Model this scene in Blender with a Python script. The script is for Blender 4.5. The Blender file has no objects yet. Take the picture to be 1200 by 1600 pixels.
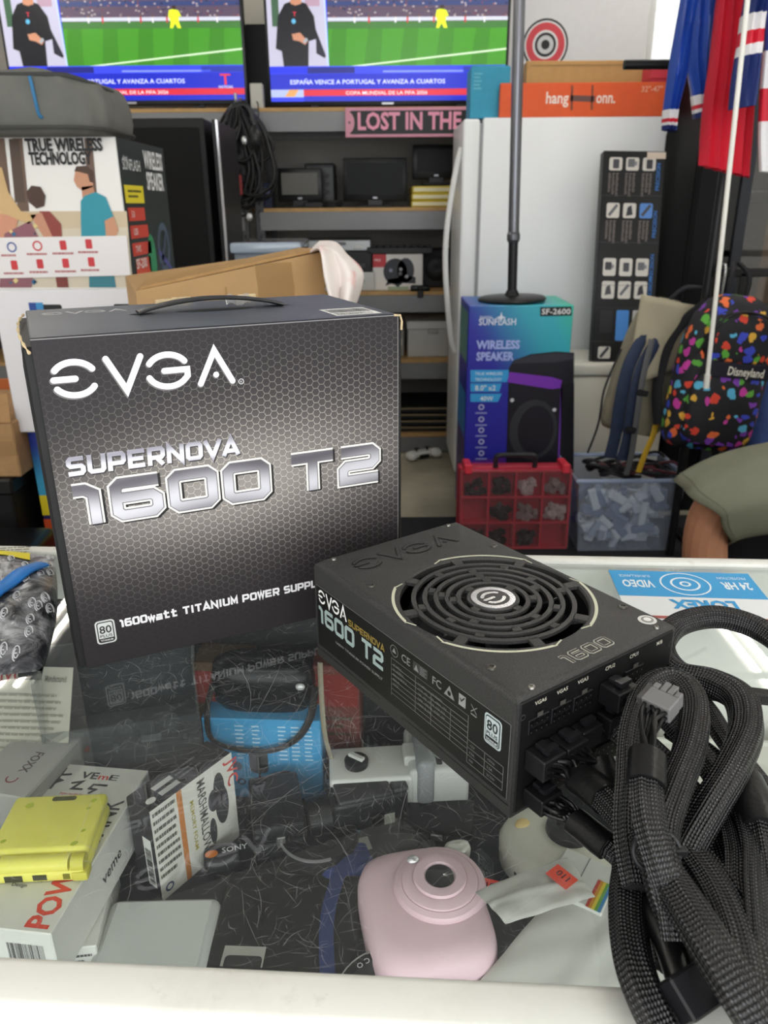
import bpy, bmesh, math, random
from math import sin, cos, pi, radians, sqrt, atan2
from mathutils import Vector, Matrix, Euler

random.seed(7)
SC = bpy.context.scene
COL = SC.collection

# ------------------------------------------------------------------ camera, world, lights, exposure
PITCH, ROLL, FPX = radians(21.7), -0.0075, 1208.0
CAM = Vector((0, 0, 1.317))
CT = 0.97                       # height of the counter glass
_fw = Vector((0, cos(PITCH), -sin(PITCH)))
_up0 = Vector((0, sin(PITCH), cos(PITCH)))
_rt0 = Vector((1, 0, 0))
_rt = _rt0 * cos(ROLL) + _up0 * sin(ROLL)
_up = _up0 * cos(ROLL) - _rt0 * sin(ROLL)
cd = bpy.data.cameras.new('camera')
cam = bpy.data.objects.new('camera', cd)
COL.objects.link(cam)
cam.matrix_world = Matrix(((_rt.x, _up.x, -_fw.x, CAM.x), (_rt.y, _up.y, -_fw.y, CAM.y), (_rt.z, _up.z, -_fw.z, CAM.z), (0, 0, 0, 1)))
cd.sensor_fit = 'VERTICAL'
cd.sensor_height = 36.0
cd.lens = 36.0 * FPX / 1600.0
cd.clip_start = 0.02
cd.dof.use_dof = True
cd.dof.focus_distance = 0.56
cd.dof.aperture_fstop = 14.0
SC.camera = cam

def W(x, y, Y):                 # photograph pixel -> point at a given distance into the room
    d = _fw + _rt * ((x - 600) / FPX) + _up * ((800 - y) / FPX)
    return CAM + d * (Y / d.y)
def G(x, y, z):                 # photograph pixel -> point at a given height
    d = _fw + _rt * ((x - 600) / FPX) + _up * ((800 - y) / FPX)
    return CAM + d * ((z - CAM.z) / d.z)

wd = bpy.data.worlds.new('sky'); SC.world = wd; wd.use_nodes = True
bg = wd.node_tree.nodes['Background']
bg.inputs[0].default_value = (0.86, 0.93, 1.0, 1); bg.inputs[1].default_value = 1.0
def area(name, loc, rot, sx, sy, power, color=(1, 1, 1)):
    l = bpy.data.lights.new(name, 'AREA'); l.shape = 'RECTANGLE'; l.size = sx; l.size_y = sy; l.energy = power; l.color = color
    o = bpy.data.objects.new(name, l); COL.objects.link(o); o.location = loc; o.rotation_euler = rot
    return o
area('daylight_storefront', (0.3, -2.35, 1.55), (radians(90), 0, 0), 5.2, 2.7, 95, (1.0, 1.0, 0.99))
SC.view_settings.view_transform = 'Standard'
SC.view_settings.look = 'None'
SC.view_settings.gamma = 1.0
SC.view_settings.use_curve_mapping = False
SC.view_settings.exposure = 0.30
SC.cycles.use_denoising = True
SC.cycles.max_bounces = 8
SC.cycles.transparent_max_bounces = 16
SC.cycles.sample_clamp_indirect = 6.0
SC.cycles.caustics_reflective = False
SC.cycles.caustics_refractive = False

# ------------------------------------------------------------------ materials
def lin(h):
    h = h.lstrip('#')
    out = []
    for i in (0, 2, 4):
        c = int(h[i:i + 2], 16) / 255.0
        out.append(c / 12.92 if c <= 0.04045 else ((c + 0.055) / 1.055) ** 2.4)
    return (out[0], out[1], out[2], 1.0)
_mc = {}
def M(h, rough=0.5, metal=0.0, emit=0.0, var=0.0, scale=30.0, bump=0.0, bscale=200.0, alpha=1.0, spec=0.32, coat=0.0):
    key = (h, rough, metal, emit, var, scale, bump, bscale, alpha, spec, coat)
    if key in _mc: return _mc[key]
    m = bpy.data.materials.new('m_' + h.strip('#') + '_%d' % len(_mc)); m.use_nodes = True
    nt = m.node_tree; b = nt.nodes['Principled BSDF']
    b.inputs['Base Color'].default_value = lin(h)
    b.inputs['Roughness'].default_value = rough
    b.inputs['Metallic'].default_value = metal
    b.inputs['Specular IOR Level'].default_value = spec
    b.inputs['Coat Weight'].default_value = coat
    b.inputs['Alpha'].default_value = alpha
    if emit:
        b.inputs['Emission Color'].default_value = lin(h); b.inputs['Emission Strength'].default_value = emit
    if var or bump:
        tc = nt.nodes.new('ShaderNodeTexCoord')
    if var:
        n = nt.nodes.new('ShaderNodeTexNoise'); n.inputs['Scale'].default_value = scale; n.inputs['Detail'].default_value = 5
        nt.links.new(tc.outputs['Object'], n.inputs['Vector'])
        mp = nt.nodes.new('ShaderNodeMapRange'); mp.inputs['From Min'].default_value = 0.3; mp.inputs['From Max'].default_value = 0.7
        mp.inputs['To Min'].default_value = 1 - var; mp.inputs['To Max'].default_value = 1 + var
        nt.links.new(n.outputs['Fac'], mp.inputs['Value'])
        mx = nt.nodes.new('ShaderNodeVectorMath'); mx.operation = 'SCALE'; mx.inputs[0].default_value = lin(h)[:3]
        nt.links.new(mp.outputs['Result'], mx.inputs['Scale'])
        nt.links.new(mx.outputs['Vector'], b.inputs['Base Color'])
    if bump:
        n2 = nt.nodes.new('ShaderNodeTexNoise'); n2.inputs['Scale'].default_value = bscale; n2.inputs['Detail'].default_value = 3
        nt.links.new(tc.outputs['Object'], n2.inputs['Vector'])
        bp = nt.nodes.new('ShaderNodeBump'); bp.inputs['Strength'].default_value = bump; bp.inputs['Distance'].default_value = 0.002
        nt.links.new(n2.outputs['Fac'], bp.inputs['Height']); nt.links.new(bp.outputs['Normal'], b.inputs['Normal'])
    _mc[key] = m
    return m
class X:                        # tiny arithmetic on shader sockets
    nt = None
    def __init__(s, v): s.v = v
    @staticmethod
    def op(o, *a):
        n = X.nt.nodes.new('ShaderNodeMath'); n.operation = o
        for i, q in enumerate(a):
            q = q.v if isinstance(q, X) else q
            if isinstance(q, (int, float)): n.inputs[i].default_value = q
            else: X.nt.links.new(q, n.inputs[i])
        return X(n.outputs[0])
    def __add__(s, o): return X.op('ADD', s, o)
    __radd__ = __add__
    def __sub__(s, o): return X.op('SUBTRACT', s, o)
    def __rsub__(s, o): return X.op('SUBTRACT', o, s)
    def __mul__(s, o): return X.op('MULTIPLY', s, o)
    __rmul__ = __mul__
    def __truediv__(s, o): return X.op('DIVIDE', s, o)
    def abs(s): return X.op('ABSOLUTE', s)
    def mod(s, o): return X.op('FLOORED_MODULO', s, o)
    def max(s, o): return X.op('MAXIMUM', s, o)
    def min(s, o): return X.op('MINIMUM', s, o)
    def lt(s, o): return X.op('LESS_THAN', s, o)
    def gt(s, o): return X.op('GREATER_THAN', s, o)
    def sin(s): return X.op('SINE', s)
    def exp(s): return X.op('EXPONENT', s)
    def sqrt(s): return X.op('SQRT', s)
    def floor(s): return X.op('FLOOR', s)
    def step(s, a, b):
        n = X.nt.nodes.new('ShaderNodeMapRange'); n.interpolation_type = 'SMOOTHSTEP'
        n.inputs['From Min'].default_value = a; n.inputs['From Max'].default_value = b
        X.nt.links.new(s.v, n.inputs['Value']); return X(n.outputs['Result'])
def newmat(name, rough=0.5, metal=0.0):
    m = bpy.data.materials.new(name); m.use_nodes = True; X.nt = m.node_tree
    b = m.node_tree.nodes['Principled BSDF']; b.inputs['Roughness'].default_value = rough; b.inputs['Metallic'].default_value = metal
    return m, m.node_tree, b
def coords(nt, kind='Object'):
    tc = nt.nodes.new('ShaderNodeTexCoord'); sp = nt.nodes.new('ShaderNodeSeparateXYZ')
    nt.links.new(tc.outputs[kind], sp.inputs[0])
    return tc.outputs[kind], X(sp.outputs[0]), X(sp.outputs[1]), X(sp.outputs[2])
def noise(nt, vec, scale, detail=4, rough=0.5, dist=0.0):
    n = nt.nodes.new('ShaderNodeTexNoise'); n.inputs['Scale'].default_value = scale; n.inputs['Detail'].default_value = detail
    n.inputs['Roughness'].default_value = rough; n.inputs['Distortion'].default_value = dist
    nt.links.new(vec, n.inputs['Vector']); return X(n.outputs['Fac'])
def mixc(nt, f, a, b):
    n = nt.nodes.new('ShaderNodeMix'); n.data_type = 'RGBA'
    for i, q in ((0, f), (6, a), (7, b)):
        q = q.v if isinstance(q, X) else q
        if isinstance(q, str): n.inputs[i].default_value = lin(q)
        elif isinstance(q, (int, float)): n.inputs[i].default_value = q
        else: nt.links.new(q, n.inputs[i])
    return n.outputs[2]
def bumpn(nt, b, h, strength=0.3, dist=0.001):
    n = nt.nodes.new('ShaderNodeBump'); n.inputs['Strength'].default_value = strength; n.inputs['Distance'].default_value = dist
    nt.links.new(h.v, n.inputs['Height']); nt.links.new(n.outputs['Normal'], b.inputs['Normal'])
def fade(h0, h1, axis, a, b, rough=0.5, extra=None):       # printed colour gradient along a local axis
    m, nt, bs = newmat('print_gradient', rough)
    v, x, y, z = coords(nt); q = (x, y, z)[axis]
    nt.links.new(mixc(nt, q.step(a, b), h0, h1), bs.inputs['Base Color'])
    return m
def glassmat(name, tint='#ffffff', rough=0.02, refl=1.0, haze=0.0, hazec='#c8ccd0'):
    m = bpy.data.materials.new(name); m.use_nodes = True; nt = m.node_tree; nt.nodes.clear()
    out = nt.nodes.new('ShaderNodeOutputMaterial')
    tr = nt.nodes.new('ShaderNodeBsdfTransparent'); tr.inputs[0].default_value = lin(tint)
    gl = nt.nodes.new('ShaderNodeBsdfGlossy'); gl.inputs['Roughness'].default_value = rough
    lw = nt.nodes.new('ShaderNodeFresnel'); lw.inputs['IOR'].default_value = 1.5
    f = nt.nodes.new('ShaderNodeMath'); f.operation = 'MULTIPLY'; f.inputs[1].default_value = refl; f.use_clamp = True
    ge = nt.nodes.new('ShaderNodeNewGeometry'); iv = nt.nodes.new('ShaderNodeMath'); iv.operation = 'SUBTRACT'; iv.inputs[0].default_value = 1.0
    nt.links.new(ge.outputs['Backfacing'], iv.inputs[1])          # thin pane: only the outer side mirrors
    f2 = nt.nodes.new('ShaderNodeMath'); f2.operation = 'MULTIPLY'
    nt.links.new(lw.outputs[0], f2.inputs[0]); nt.links.new(iv.outputs[0], f2.inputs[1]); nt.links.new(f2.outputs[0], f.inputs[0])
    base = tr.outputs[0]
    if haze:
        df = nt.nodes.new('ShaderNodeBsdfDiffuse'); df.inputs[0].default_value = lin(hazec)
        mh = nt.nodes.new('ShaderNodeMixShader'); mh.inputs[0].default_value = haze
        nt.links.new(tr.outputs[0], mh.inputs[1]); nt.links.new(df.outputs[0], mh.inputs[2]); base = mh.outputs[0]
    mx = nt.nodes.new('ShaderNodeMixShader')
    nt.links.new(f.outputs[0], mx.inputs[0]); nt.links.new(base, mx.inputs[1]); nt.links.new(gl.outputs[0], mx.inputs[2])
    nt.links.new(mx.outputs[0], out.inputs[0])
    return m

# ------------------------------------------------------------------ objects
def tag(o, label, cat, group=None, kind=None):
    o['label'] = label
    if cat: o['category'] = cat
    if group: o['group'] = group
    if kind: o['kind'] = kind
    return o
def thing(name, label, cat, loc=(0, 0, 0), rotz=0.0, group=None, rot=None):
    o = bpy.data.objects.new(name, None); COL.objects.link(o); o.empty_display_size = 0.05
    o.location = loc; o.rotation_euler = rot if rot else (0, 0, rotz)
    return tag(o, label, cat, group)
def rsm(pts, n=8, closed=False):                    # Catmull-Rom resampling
    P = [Vector(p) for p in pts]; out = []
    k = len(P)
    rng = range(k) if closed else range(k - 1)
    for i in rng:
        if closed: a, b, c, d = P[(i - 1) % k], P[i], P[(i + 1) % k], P[(i + 2) % k]
        else: a, b, c, d = P[max(i - 1, 0)], P[i], P[i + 1], P[min(i + 2, k - 1)]
        for j in range(n):
            t = j / n
            out.append(0.5 * ((2 * b) + (c - a) * t + (2 * a - 5 * b + 4 * c - d) * t * t + (3 * b - a - 3 * c + d) * t ** 3))
    if not closed: out.append(P[-1])
    return out
class MB:
    def __init__(s): s.V = []; s.F = []; s.UV = {}
    def add(s, V, F, T=None):
        k = len(s.V)
        for v in V: s.V.append(tuple(T @ Vector(v)) if T else tuple(v))
        for f in F: s.F.append(tuple(i + k for i in f))
        return s
    def box(s, x0, x1, y0, y1, z0, z1, T=None):
        V = [(x, y, z) for z in (z0, z1) for y in (y0, y1) for x in (x0, x1)]
        return s.add(V, [(0, 2, 3, 1), (4, 5, 7, 6), (0, 1, 5, 4), (2, 6, 7, 3), (0, 4, 6, 2), (1, 3, 7, 5)], T)
    def rbox(s, x0, x1, y0, y1, z0, z1, r, seg=2, T=None):
        bm = bmesh.new(); bmesh.ops.create_cube(bm, size=1)
        for v in bm.verts:
            v.co = ((x0 + x1) / 2 + v.co.x * (x1 - x0), (y0 + y1) / 2 + v.co.y * (y1 - y0), (z0 + z1) / 2 + v.co.z * (z1 - z0))
        bmesh.ops.bevel(bm, geom=list(bm.edges), offset=r, segments=seg, profile=0.5, affect='EDGES')
        bm.verts.index_update()
        s.add([v.co for v in bm.verts], [[v.index for v in f.verts] for f in bm.faces], T); bm.free()
        return s
    def prism(s, poly, z0, z1, T=None):
        n = len(poly)
        V = [(p[0], p[1], z0) for p in poly] + [(p[0], p[1], z1) for p in poly]
        F = [tuple(reversed(range(n))), tuple(range(n, 2 * n))] + [(i, (i + 1) % n, n + (i + 1) % n, n + i) for i in range(n)]
        return s.add(V, F, T)
    def lathe(s, prof, n=32, T=None, a0=0.0, a1=2 * pi):
        full = abs(a1 - a0 - 2 * pi) < 1e-6
        m = n if full else n + 1
        V = []
        for i in range(m):
            a = a0 + (a1 - a0) * i / n
            for (r, z) in prof: V.append((r * cos(a), r * sin(a), z))
        k = len(prof); F = []
        for i in range(n):
            j = (i + 1) % m
            for q in range(k - 1): F.append((i * k + q, j * k + q, j * k + q + 1, i * k + q + 1))
        return s.add(V, F, T)
    def ring(s, c, r0, r1, z0, z1, n=48, a0=0.0, a1=2 * pi):   # solid annulus (sector)
        T = Matrix.Translation(c)
        full = abs(a1 - a0 - 2 * pi) < 1e-6
        prof = [(r0, z0), (r1, z0), (r1, z1), (r0, z1), (r0, z0)]
        s.lathe(prof, n, T, a0, a1)
        if not full:
            for a in (a0, a1):
                s.add([(r * cos(a), r * sin(a), z) for r, z in prof[:4]], [(0, 1, 2, 3)], T)
        return s
    def cyl(s, p0, p1, r0, r1=None, n=16):
        r1 = r0 if r1 is None else r1
        p0 = Vector(p0); p1 = Vector(p1); d = (p1 - p0).normalized()
        u = d.orthogonal().normalized(); v = d.cross(u)
        V = [p0 + (u * cos(2 * pi * i / n) + v * sin(2 * pi * i / n)) * r0 for i in range(n)]
        V += [p1 + (u * cos(2 * pi * i / n) + v * sin(2 * pi * i / n)) * r1 for i in range(n)]
        F = [(i, (i + 1) % n, n + (i + 1) % n, n + i) for i in range(n)] + [tuple(reversed(range(n))), tuple(range(n, 2 * n))]
        return s.add(V, F)
    def tube(s, path, r, n=10, flat=1.0, rib=0, ribd=0.0, closed=False, up=None, uvs=False, twist=0.0):
        P = [Vector(p) for p in path]; K = len(P)
        R = r if callable(r) else (lambda t: r)
        k0 = len(s.V); N = None; L = 0.0
        for i in range(K):
            t = (P[(i + 1) % K] - P[i - 1]) if closed else (P[min(i + 1, K - 1)] - P[max(i - 1, 0)])
            t.normalize()
            if N is None:
                N = (up.copy() if up else t.orthogonal()); N = (N - t * N.dot(t)).normalized()
            else:
                N = (N - t * N.dot(t)).normalized()
            B = t.cross(N)
            if i: L += (P[i] - P[i - 1]).length
            rr = R(i / (K - 1))
            for j in range(n):
                a = 2 * pi * j / n + twist * L
                q = rr * (1 + (ribd * cos(rib * 2 * pi * j / n) if rib else 0))
                s.V.append(tuple(P[i] + N * (cos(a) * q * flat) + B * (sin(a) * q)))
            s.UV[i + k0] = L
        lens = [s.UV.pop(i + k0) for i in range(K)]
        seg = K if closed else K - 1
        for i in range(seg):
            i2 = (i + 1) % K
            for j in range(n):
                j2 = (j + 1) % n
                s.F.append((k0 + i * n + j, k0 + i * n + j2, k0 + i2 * n + j2, k0 + i2 * n + j))
                if uvs: s.UV[len(s.F) - 1] = ((j / n, lens[i]), ((j + 1) / n, lens[i]), ((j + 1) / n, lens[i2]), (j / n, lens[i2]))
        if not closed:
            s.F.append(tuple(k0 + j for j in reversed(range(n)))); s.F.append(tuple(k0 + (K - 1) * n + j for j in range(n)))
        return s
    def ball(s, c, rx, ry=None, rz=None, nu=16, nv=10, T=None):
        ry = rx if ry is None else ry; rz = rx if rz is None else rz
        V = [(c[0], c[1], c[2] - rz)]
        for i in range(1, nv):
            a = -pi / 2 + pi * i / nv
            for j in range(nu):
                b = 2 * pi * j / nu
                V.append((c[0] + rx * cos(a) * cos(b), c[1] + ry * cos(a) * sin(b), c[2] + rz * sin(a)))
        V.append((c[0], c[1], c[2] + rz)); e = len(V) - 1
        F = [(0, 1 + (j + 1) % nu, 1 + j) for j in range(nu)]
        for i in range(nv - 2):
            for j in range(nu):
                a = 1 + i * nu; b = a + nu
                F.append((a + j, a + (j + 1) % nu, b + (j + 1) % nu, b + j))
        a = 1 + (nv - 2) * nu
        F += [(a + j, a + (j + 1) % nu, e) for j in range(nu)]
        return s.add(V, F, T)
    def grid(s, fn, nu, nv, thick=0.0):
        V = [fn(i / nu, j / nv) for j in range(nv + 1) for i in range(nu + 1)]
        F = [(j * (nu + 1) + i, j * (nu + 1) + i + 1, (j + 1) * (nu + 1) + i + 1, (j + 1) * (nu + 1) + i) for j in range(nv) for i in range(nu)]
        return s.add(V, F)
    def build(s, name, mat, parent=None, smooth=None, label=None, solid=0.0, sub=0):
        me = bpy.data.meshes.new(name); me.from_pydata(s.V, [], s.F)
        if s.UV:
            uv = me.uv_layers.new(name='UVMap')
            for p in me.polygons:
                u = s.UV.get(p.index)
                if u:
                    for k, li in enumerate(p.loop_indices): uv.data[li].uv = u[k % len(u)]
        if isinstance(mat, (list, tuple)):
            for m in mat: me.materials.append(m)
        else: me.materials.append(mat)
        o = bpy.data.objects.new(name, me); COL.objects.link(o)
        if parent is not None: o.parent = parent
        if smooth is not None:
            for p in me.polygons: p.use_smooth = True
            me.set_sharp_from_angle(angle=radians(smooth))
        if solid:
            md = o.modifiers.new('thickness', 'SOLIDIFY'); md.thickness = solid; md.offset = 0
        if sub:
            md = o.modifiers.new('smooth', 'SUBSURF'); md.levels = sub; md.render_levels = sub
        if label: o['label'] = label
        return o
def struct(o): o['kind'] = 'structure'; return o
def frameM(o, u, v):            # matrix whose x, y axes are u, v and z their normal
    u = Vector(u).normalized(); v = Vector(v); v = (v - u * v.dot(u)).normalized(); n = u.cross(v); o = Vector(o)
    return Matrix(((u.x, v.x, n.x, o.x), (u.y, v.y, n.y, o.y), (u.z, v.z, n.z, o.z), (0, 0, 0, 1)))

# ------------------------------------------------------------------ flat print (lettering, pictures)
_tc = {}
def text_geo(st, bold=0.0):
    if (st, bold) not in _tc:
        c = bpy.data.curves.new('t', 'FONT'); c.body = st; c.size = 1.0; c.resolution_u = 2; c.offset = bold
        o = bpy.data.objects.new('t', c); me = o.to_mesh()
        V = [(v.co.x, v.co.y) for v in me.vertices]; F = [tuple(p.vertices) for p in me.polygons]
        o.to_mesh_clear(); bpy.data.objects.remove(o); bpy.data.curves.remove(c)
        _tc[(st, bold)] = (V, F)
    return _tc[(st, bold)]
GL = {'1': [[(0, .86), (.22, .86), (.38, .74), (.38, 0)]],
      '6': [[(.95, .89), (.2, .89), (.1, .79), (.1, .21), (.2, .11), (.8, .11), (.9, .21), (.9, .44), (.8, .54), (.5, .54)], [(.5, .54), (.1, .54)]],
      '0': [[(.5, .11), (.8, .11), (.9, .21), (.9, .79), (.8, .89), (.2, .89), (.1, .79), (.1, .21), (.2, .11), (.5, .11)]],
      'T': [[(0, .89), (1, .89)], [(.5, .89), (.5, 0)]],
      '2': [[(.05, .89), (.8, .89), (.9, .79), (.9, .6), (.8, .5), (.2, .5), (.1, .4), (.1, .11), (.98, .11)]],
      'S': [[(.95, .89), (.2, .89), (.1, .79), (.1, .6), (.2, .5), (.8, .5), (.9, .4), (.9, .21), (.8, .11), (.04, .11)]],
      'U': [[(.1, 1), (.1, .21), (.2, .11), (.8, .11), (.9, .21), (.9, 1)]],
      'P': [[(.1, 0), (.1, .89), (.8, .89), (.9, .79), (.9, .5), (.8, .4), (.5, .4)], [(.5, .4), (.1, .4)]],
      'R': [[(.1, 0), (.1, .89), (.8, .89), (.9, .79), (.9, .52), (.8, .42), (.5, .42)], [(.5, .42), (.1, .42)], [(.5, .42), (.9, 0)]],
      'E': [[(.98, .89), (.1, .89), (.1, .11), (.98, .11)], [(.1, .5), (.9, .5)]],
      'N': [[(.1, 0), (.1, .92), (.9, .08), (.9, 1)]],
      'V': [[(.02, 1), (.5, .06), (.98, 1)]],
      'A': [[(.02, 0), (.5, .94), (.98, 0)], [(.2, .26), (.8, .26)]],
      'I': [[(.5, 0), (.5, 1)]],
      'M': [[(.1, 0), (.1, .9), (.5, .3), (.9, .9), (.9, 0)]],
      'O': None, 'W': [[(.02, 1), (.26, .08), (.5, .9), (.74, .08), (.98, 1)]],
      'L': [[(.1, 1), (.1, .11), (.95, .11)]], 'Y': [[(.02, 1), (.5, .45), (.98, 1)], [(.5, .45), (.5, 0)]],
      'w': [[(.02, .7), (.26, .08), (.5, .65), (.74, .08), (.98, .7)]],
      'a': [[(.1, .62), (.85, .62), (.85, .08), (.12, .08), (.12, .34), (.85, .34)]],
      't': [[(.35, 1), (.35, .1), (.95, .1)], [(0, .65), (.9, .65)]],
      'X': [[(.03, 0), (.97, 1)], [(.03, 1), (.97, 0)]], 'C': [[(.97, .89), (.2, .89), (.1, .79), (.1, .21), (.2, .11), (.97, .11)]],
      'F': [[(.1, 0), (.1, .89), (.97, .89)], [(.1, .48), (.85, .48)]]}
GL['O'] = GL['0']
def ell(cx, cy, rx, ry, a0, a1, n=14):
    return [(cx + rx * cos(radians(a0 + (a1 - a0) * i / n)), cy + ry * sin(radians(a0 + (a1 - a0) * i / n))) for i in range(n + 1)]
EVGA = [ell(.6, .5, .56, .44, 146, 32), [(.08, .5), (.62, .5)], ell(.6, .5, .56, .44, 214, 328),
        [(1.45, .95), (1.9, .06), (2.35, .95)],
        ell(3.05, .5, .56, .44, 150, 32), [(2.95, .5), (3.58, .5), (3.58, .32)] + ell(3.05, .5, .56, .44, 333, 202)[1:],
        [(3.92, .05), (4.38, .95), (4.84, .05)]]
class Print:
    LV = 0.00022
    def __init__(s, o, u, v, lv=None):
        s.T = frameM(o, u, v); s.V = []; s.F = []; s.mi = []; s.mats = []; s.lv = lv or Print.LV
    def _m(s, c):
        m = M(c, 0.45) if isinstance(c, str) else c
        if m not in s.mats: s.mats.append(m)
        return s.mats.index(m)
    def raw(s, V, F, c, lv=1):
        k = len(s.V); i = s._m(c)
        s.V += [tuple(s.T @ Vector((v[0], v[1], lv * s.lv))) for v in V]
        for f in F: s.F.append(tuple(q + k for q in f)); s.mi.append(i)
        return s
    def poly(s, pts, c, lv=1): return s.raw(pts, [tuple(range(len(pts)))], c, lv)
    def rect(s, x0, y0, x1, y1, c, lv=1): return s.poly([(x0, y0), (x1, y0), (x1, y1), (x0, y1)], c, lv)
    def rrect(s, x0, y0, x1, y1, r, c, lv=1):
        p = []
        for cx, cy, a in ((x1 - r, y0 + r, -90), (x1 - r, y1 - r, 0), (x0 + r, y1 - r, 90), (x0 + r, y0 + r, 180)): p += ell(cx, cy, r, r, a, a + 90, 5)
        return s.poly(p, c, lv)
    def disc(s, cx, cy, rx, c, lv=1, ry=None, rin=0.0, a0=0, a1=360, n=28, rot=0.0):
        ry = ry or rx
        V = []; F = []
        ca, sa = cos(rot), sin(rot)
        for i in range(n + 1):
            a = radians(a0 + (a1 - a0) * i / n)
            for k in (rin, 1.0):
                x, y = rx * k * cos(a), ry * k * sin(a)
                V.append((cx + x * ca - y * sa, cy + x * sa + y * ca))
        for i in range(n): F.append((2 * i, 2 * i + 1, 2 * i + 3, 2 * i + 2))
        return s.raw(V, F, c, lv)
    def line(s, pts, w, c, lv=1, rnd=False):
        P = [Vector((p[0], p[1])) for p in pts]; V = []; n = len(P)
        for i in range(n):
            d0 = (P[i] - P[i - 1]).normalized() if i else (P[1] - P[0]).normalized()
            d1 = (P[i + 1] - P[i]).normalized() if i < n - 1 else d0
            n0 = Vector((-d0.y, d0.x)); n1 = Vector((-d1.y, d1.x)); m = (n0 + n1)
            m = m.normalized() if m.length > 1e-6 else n0
            k = w / 2 / max(m.dot(n1), 0.35)
            V += [P[i] + m * k, P[i] - m * k]
        s.raw(V, [(2 * i, 2 * i + 1, 2 * i + 3, 2 * i + 2) for i in range(n - 1)], c, lv)
        if rnd:
            for p, q in ((P[0], P[1]), (P[-1], P[-2])):
                a = math.degrees(atan2(p.y - q.y, p.x - q.x)); s.disc(p.x, p.y, w / 2, c, lv, n=10, a0=a - 90, a1=a + 90)
        return s
    def text(s, st, x, y, size, c, lv=1, align='L', xs=1.0, rot=0.0, width=None, shear=0.0, bold=0.012):
        V, F = text_geo(st, bold)
        if not V: return s
        x0 = min(v[0] for v in V); x1 = max(v[0] for v in V); w = x1 - x0
        if width: xs = width / (w * size)
        ox = {'L': 0, 'C': -w / 2, 'R': -w}[align]
        ca, sa = cos(rot), sin(rot); out = []
        for v in V:
            a = (v[0] - x0 + ox + shear * v[1]) * size * xs; b = v[1] * size
            out.append((x + a * ca - b * sa, y + a * sa + b * ca))
        return s.raw(out, F, c, lv)
    def tech(s, st, x, y, w, h, t, c, lv=1, gap=0.18, space=0.5, shear=0.0):  # wide square display letters filling width w
        adv = []
        for ch in st: adv.append(space if ch == ' ' else (0.36 if ch == 'I' else (0.56 if ch == '1' else 1.0)))
        tot = sum(adv) + gap * (len(st) - 1); k = w / tot; cx = 0.0
        for ch, a in zip(st, adv):
            if ch != ' ':
                ox = cx - (0.32 if ch == 'I' else 0)
                for i, pl in enumerate(GL[ch]): s.line([(x + (ox + p[0]) * k + shear * p[1] * h, y + p[1] * h) for p in pl], t * h, c, lv + .15 * i)
            cx += a + gap
        return s
    def evga(s, x, y, w, h, t, c, lv=1):
        kx = w / 4.92
        for pl in EVGA: s.line([(x + p[0] * kx, y + p[1] * h) for p in pl], t * h, c, lv, rnd=True)
        s.disc(x + 4.38 * kx, y + .27 * h, t * h * .5, c, lv)
        return s
    def bars(s, x0, y0, x1, y1, c, lv=1, seed=1, n=26, vert=True):      # bar code
        r = random.Random(seed); q = 0.0
        while q < 0.97:
            w = r.choice((.01, .018, .028)); a = q; b = min(1, q + w)
            if vert: s.rect(x0 + (x1 - x0) * a, y0, x0 + (x1 - x0) * b, y1, c, lv)
            else: s.rect(x0, y0 + (y1 - y0) * a, x1, y0 + (y1 - y0) * b, c, lv)
            q += w + r.choice((.01, .016, .024))
        return s
    def lines(s, x0, y0, x1, y1, n, c, lv=1, seed=1, fill=0.42, words=True):   # rows of print too small to read
        r = random.Random(seed); dy = (y1 - y0) / n
        for i in range(n):
            yb = y1 - (i + 1) * dy + dy * .25; x = x0; end = x1 - (x1 - x0) * r.choice((0, .05, .12, .3))
            while x < end:
                w = (x1 - x0) * r.uniform(.05, .16) if words else end - x
                s.rect(x, yb, min(x + w, end), yb + dy * fill, c, lv); x += w + (x1 - x0) * .018
        return s
    def build(s, name, parent=None, label=None):
        me = bpy.data.meshes.new(name); me.from_pydata(s.V, [], s.F)
        for m in s.mats: me.materials.append(m)
        for p, i in zip(me.polygons, s.mi): p.material_index = i
        o = bpy.data.objects.new(name, me); COL.objects.link(o)
        if parent is not None: o.parent = parent
        if label: o['label'] = label
        return o

BLACK = M('#111112', 0.5)

# ================================================================== the room
def concrete():
    m, nt, b = newmat('concrete', 0.7)
    v, x, y, z = coords(nt)
    n = noise(nt, v, 2.2, 8, 0.6)
    nt.links.new(mixc(nt, n.step(.3, .7), '#8d8775', '#b0aa98'), b.inputs['Base Color'])
    bumpn(nt, b, noise(nt, v, 60, 6), 0.15)
    return m
def plaster(h0, h1):
    m, nt, b = newmat('painted_wall', 0.75)
    v, x, y, z = coords(nt)
    nt.links.new(mixc(nt, noise(nt, v, 1.5, 6).step(.3, .7), h0, h1), b.inputs['Base Color'])
    bumpn(nt, b, noise(nt, v, 180, 3), 0.08)
    return m
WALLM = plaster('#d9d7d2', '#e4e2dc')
WALL_SHADE = plaster('#7b7975', '#868480')  # back wall: shade behind the shelving put into a greyer paint
RX0, RX1, RY0, RY1, RZ = -3.2, 3.4, -2.5, 4.8, 3.0
struct(MB().box(RX0, RX1, RY0, RY1, -0.1, 0).build('floor', concrete()))
struct(MB().box(RX0, RX1, RY0, RY1, RZ, RZ + .1).build('ceiling', plaster('#dcdbd8', '#e6e5e2')))
struct(MB().box(RX0, RX1, RY1, RY1 + .12, 0, RZ).build('wall_back', WALL_SHADE))
struct(MB().box(RX0 - .12, RX0, RY0, RY1, 0, RZ).build('wall_left', WALLM))
struct(MB().box(RX1, RX1 + .12, RY0, RY1, 0, RZ).build('wall_right', WALLM))
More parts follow.
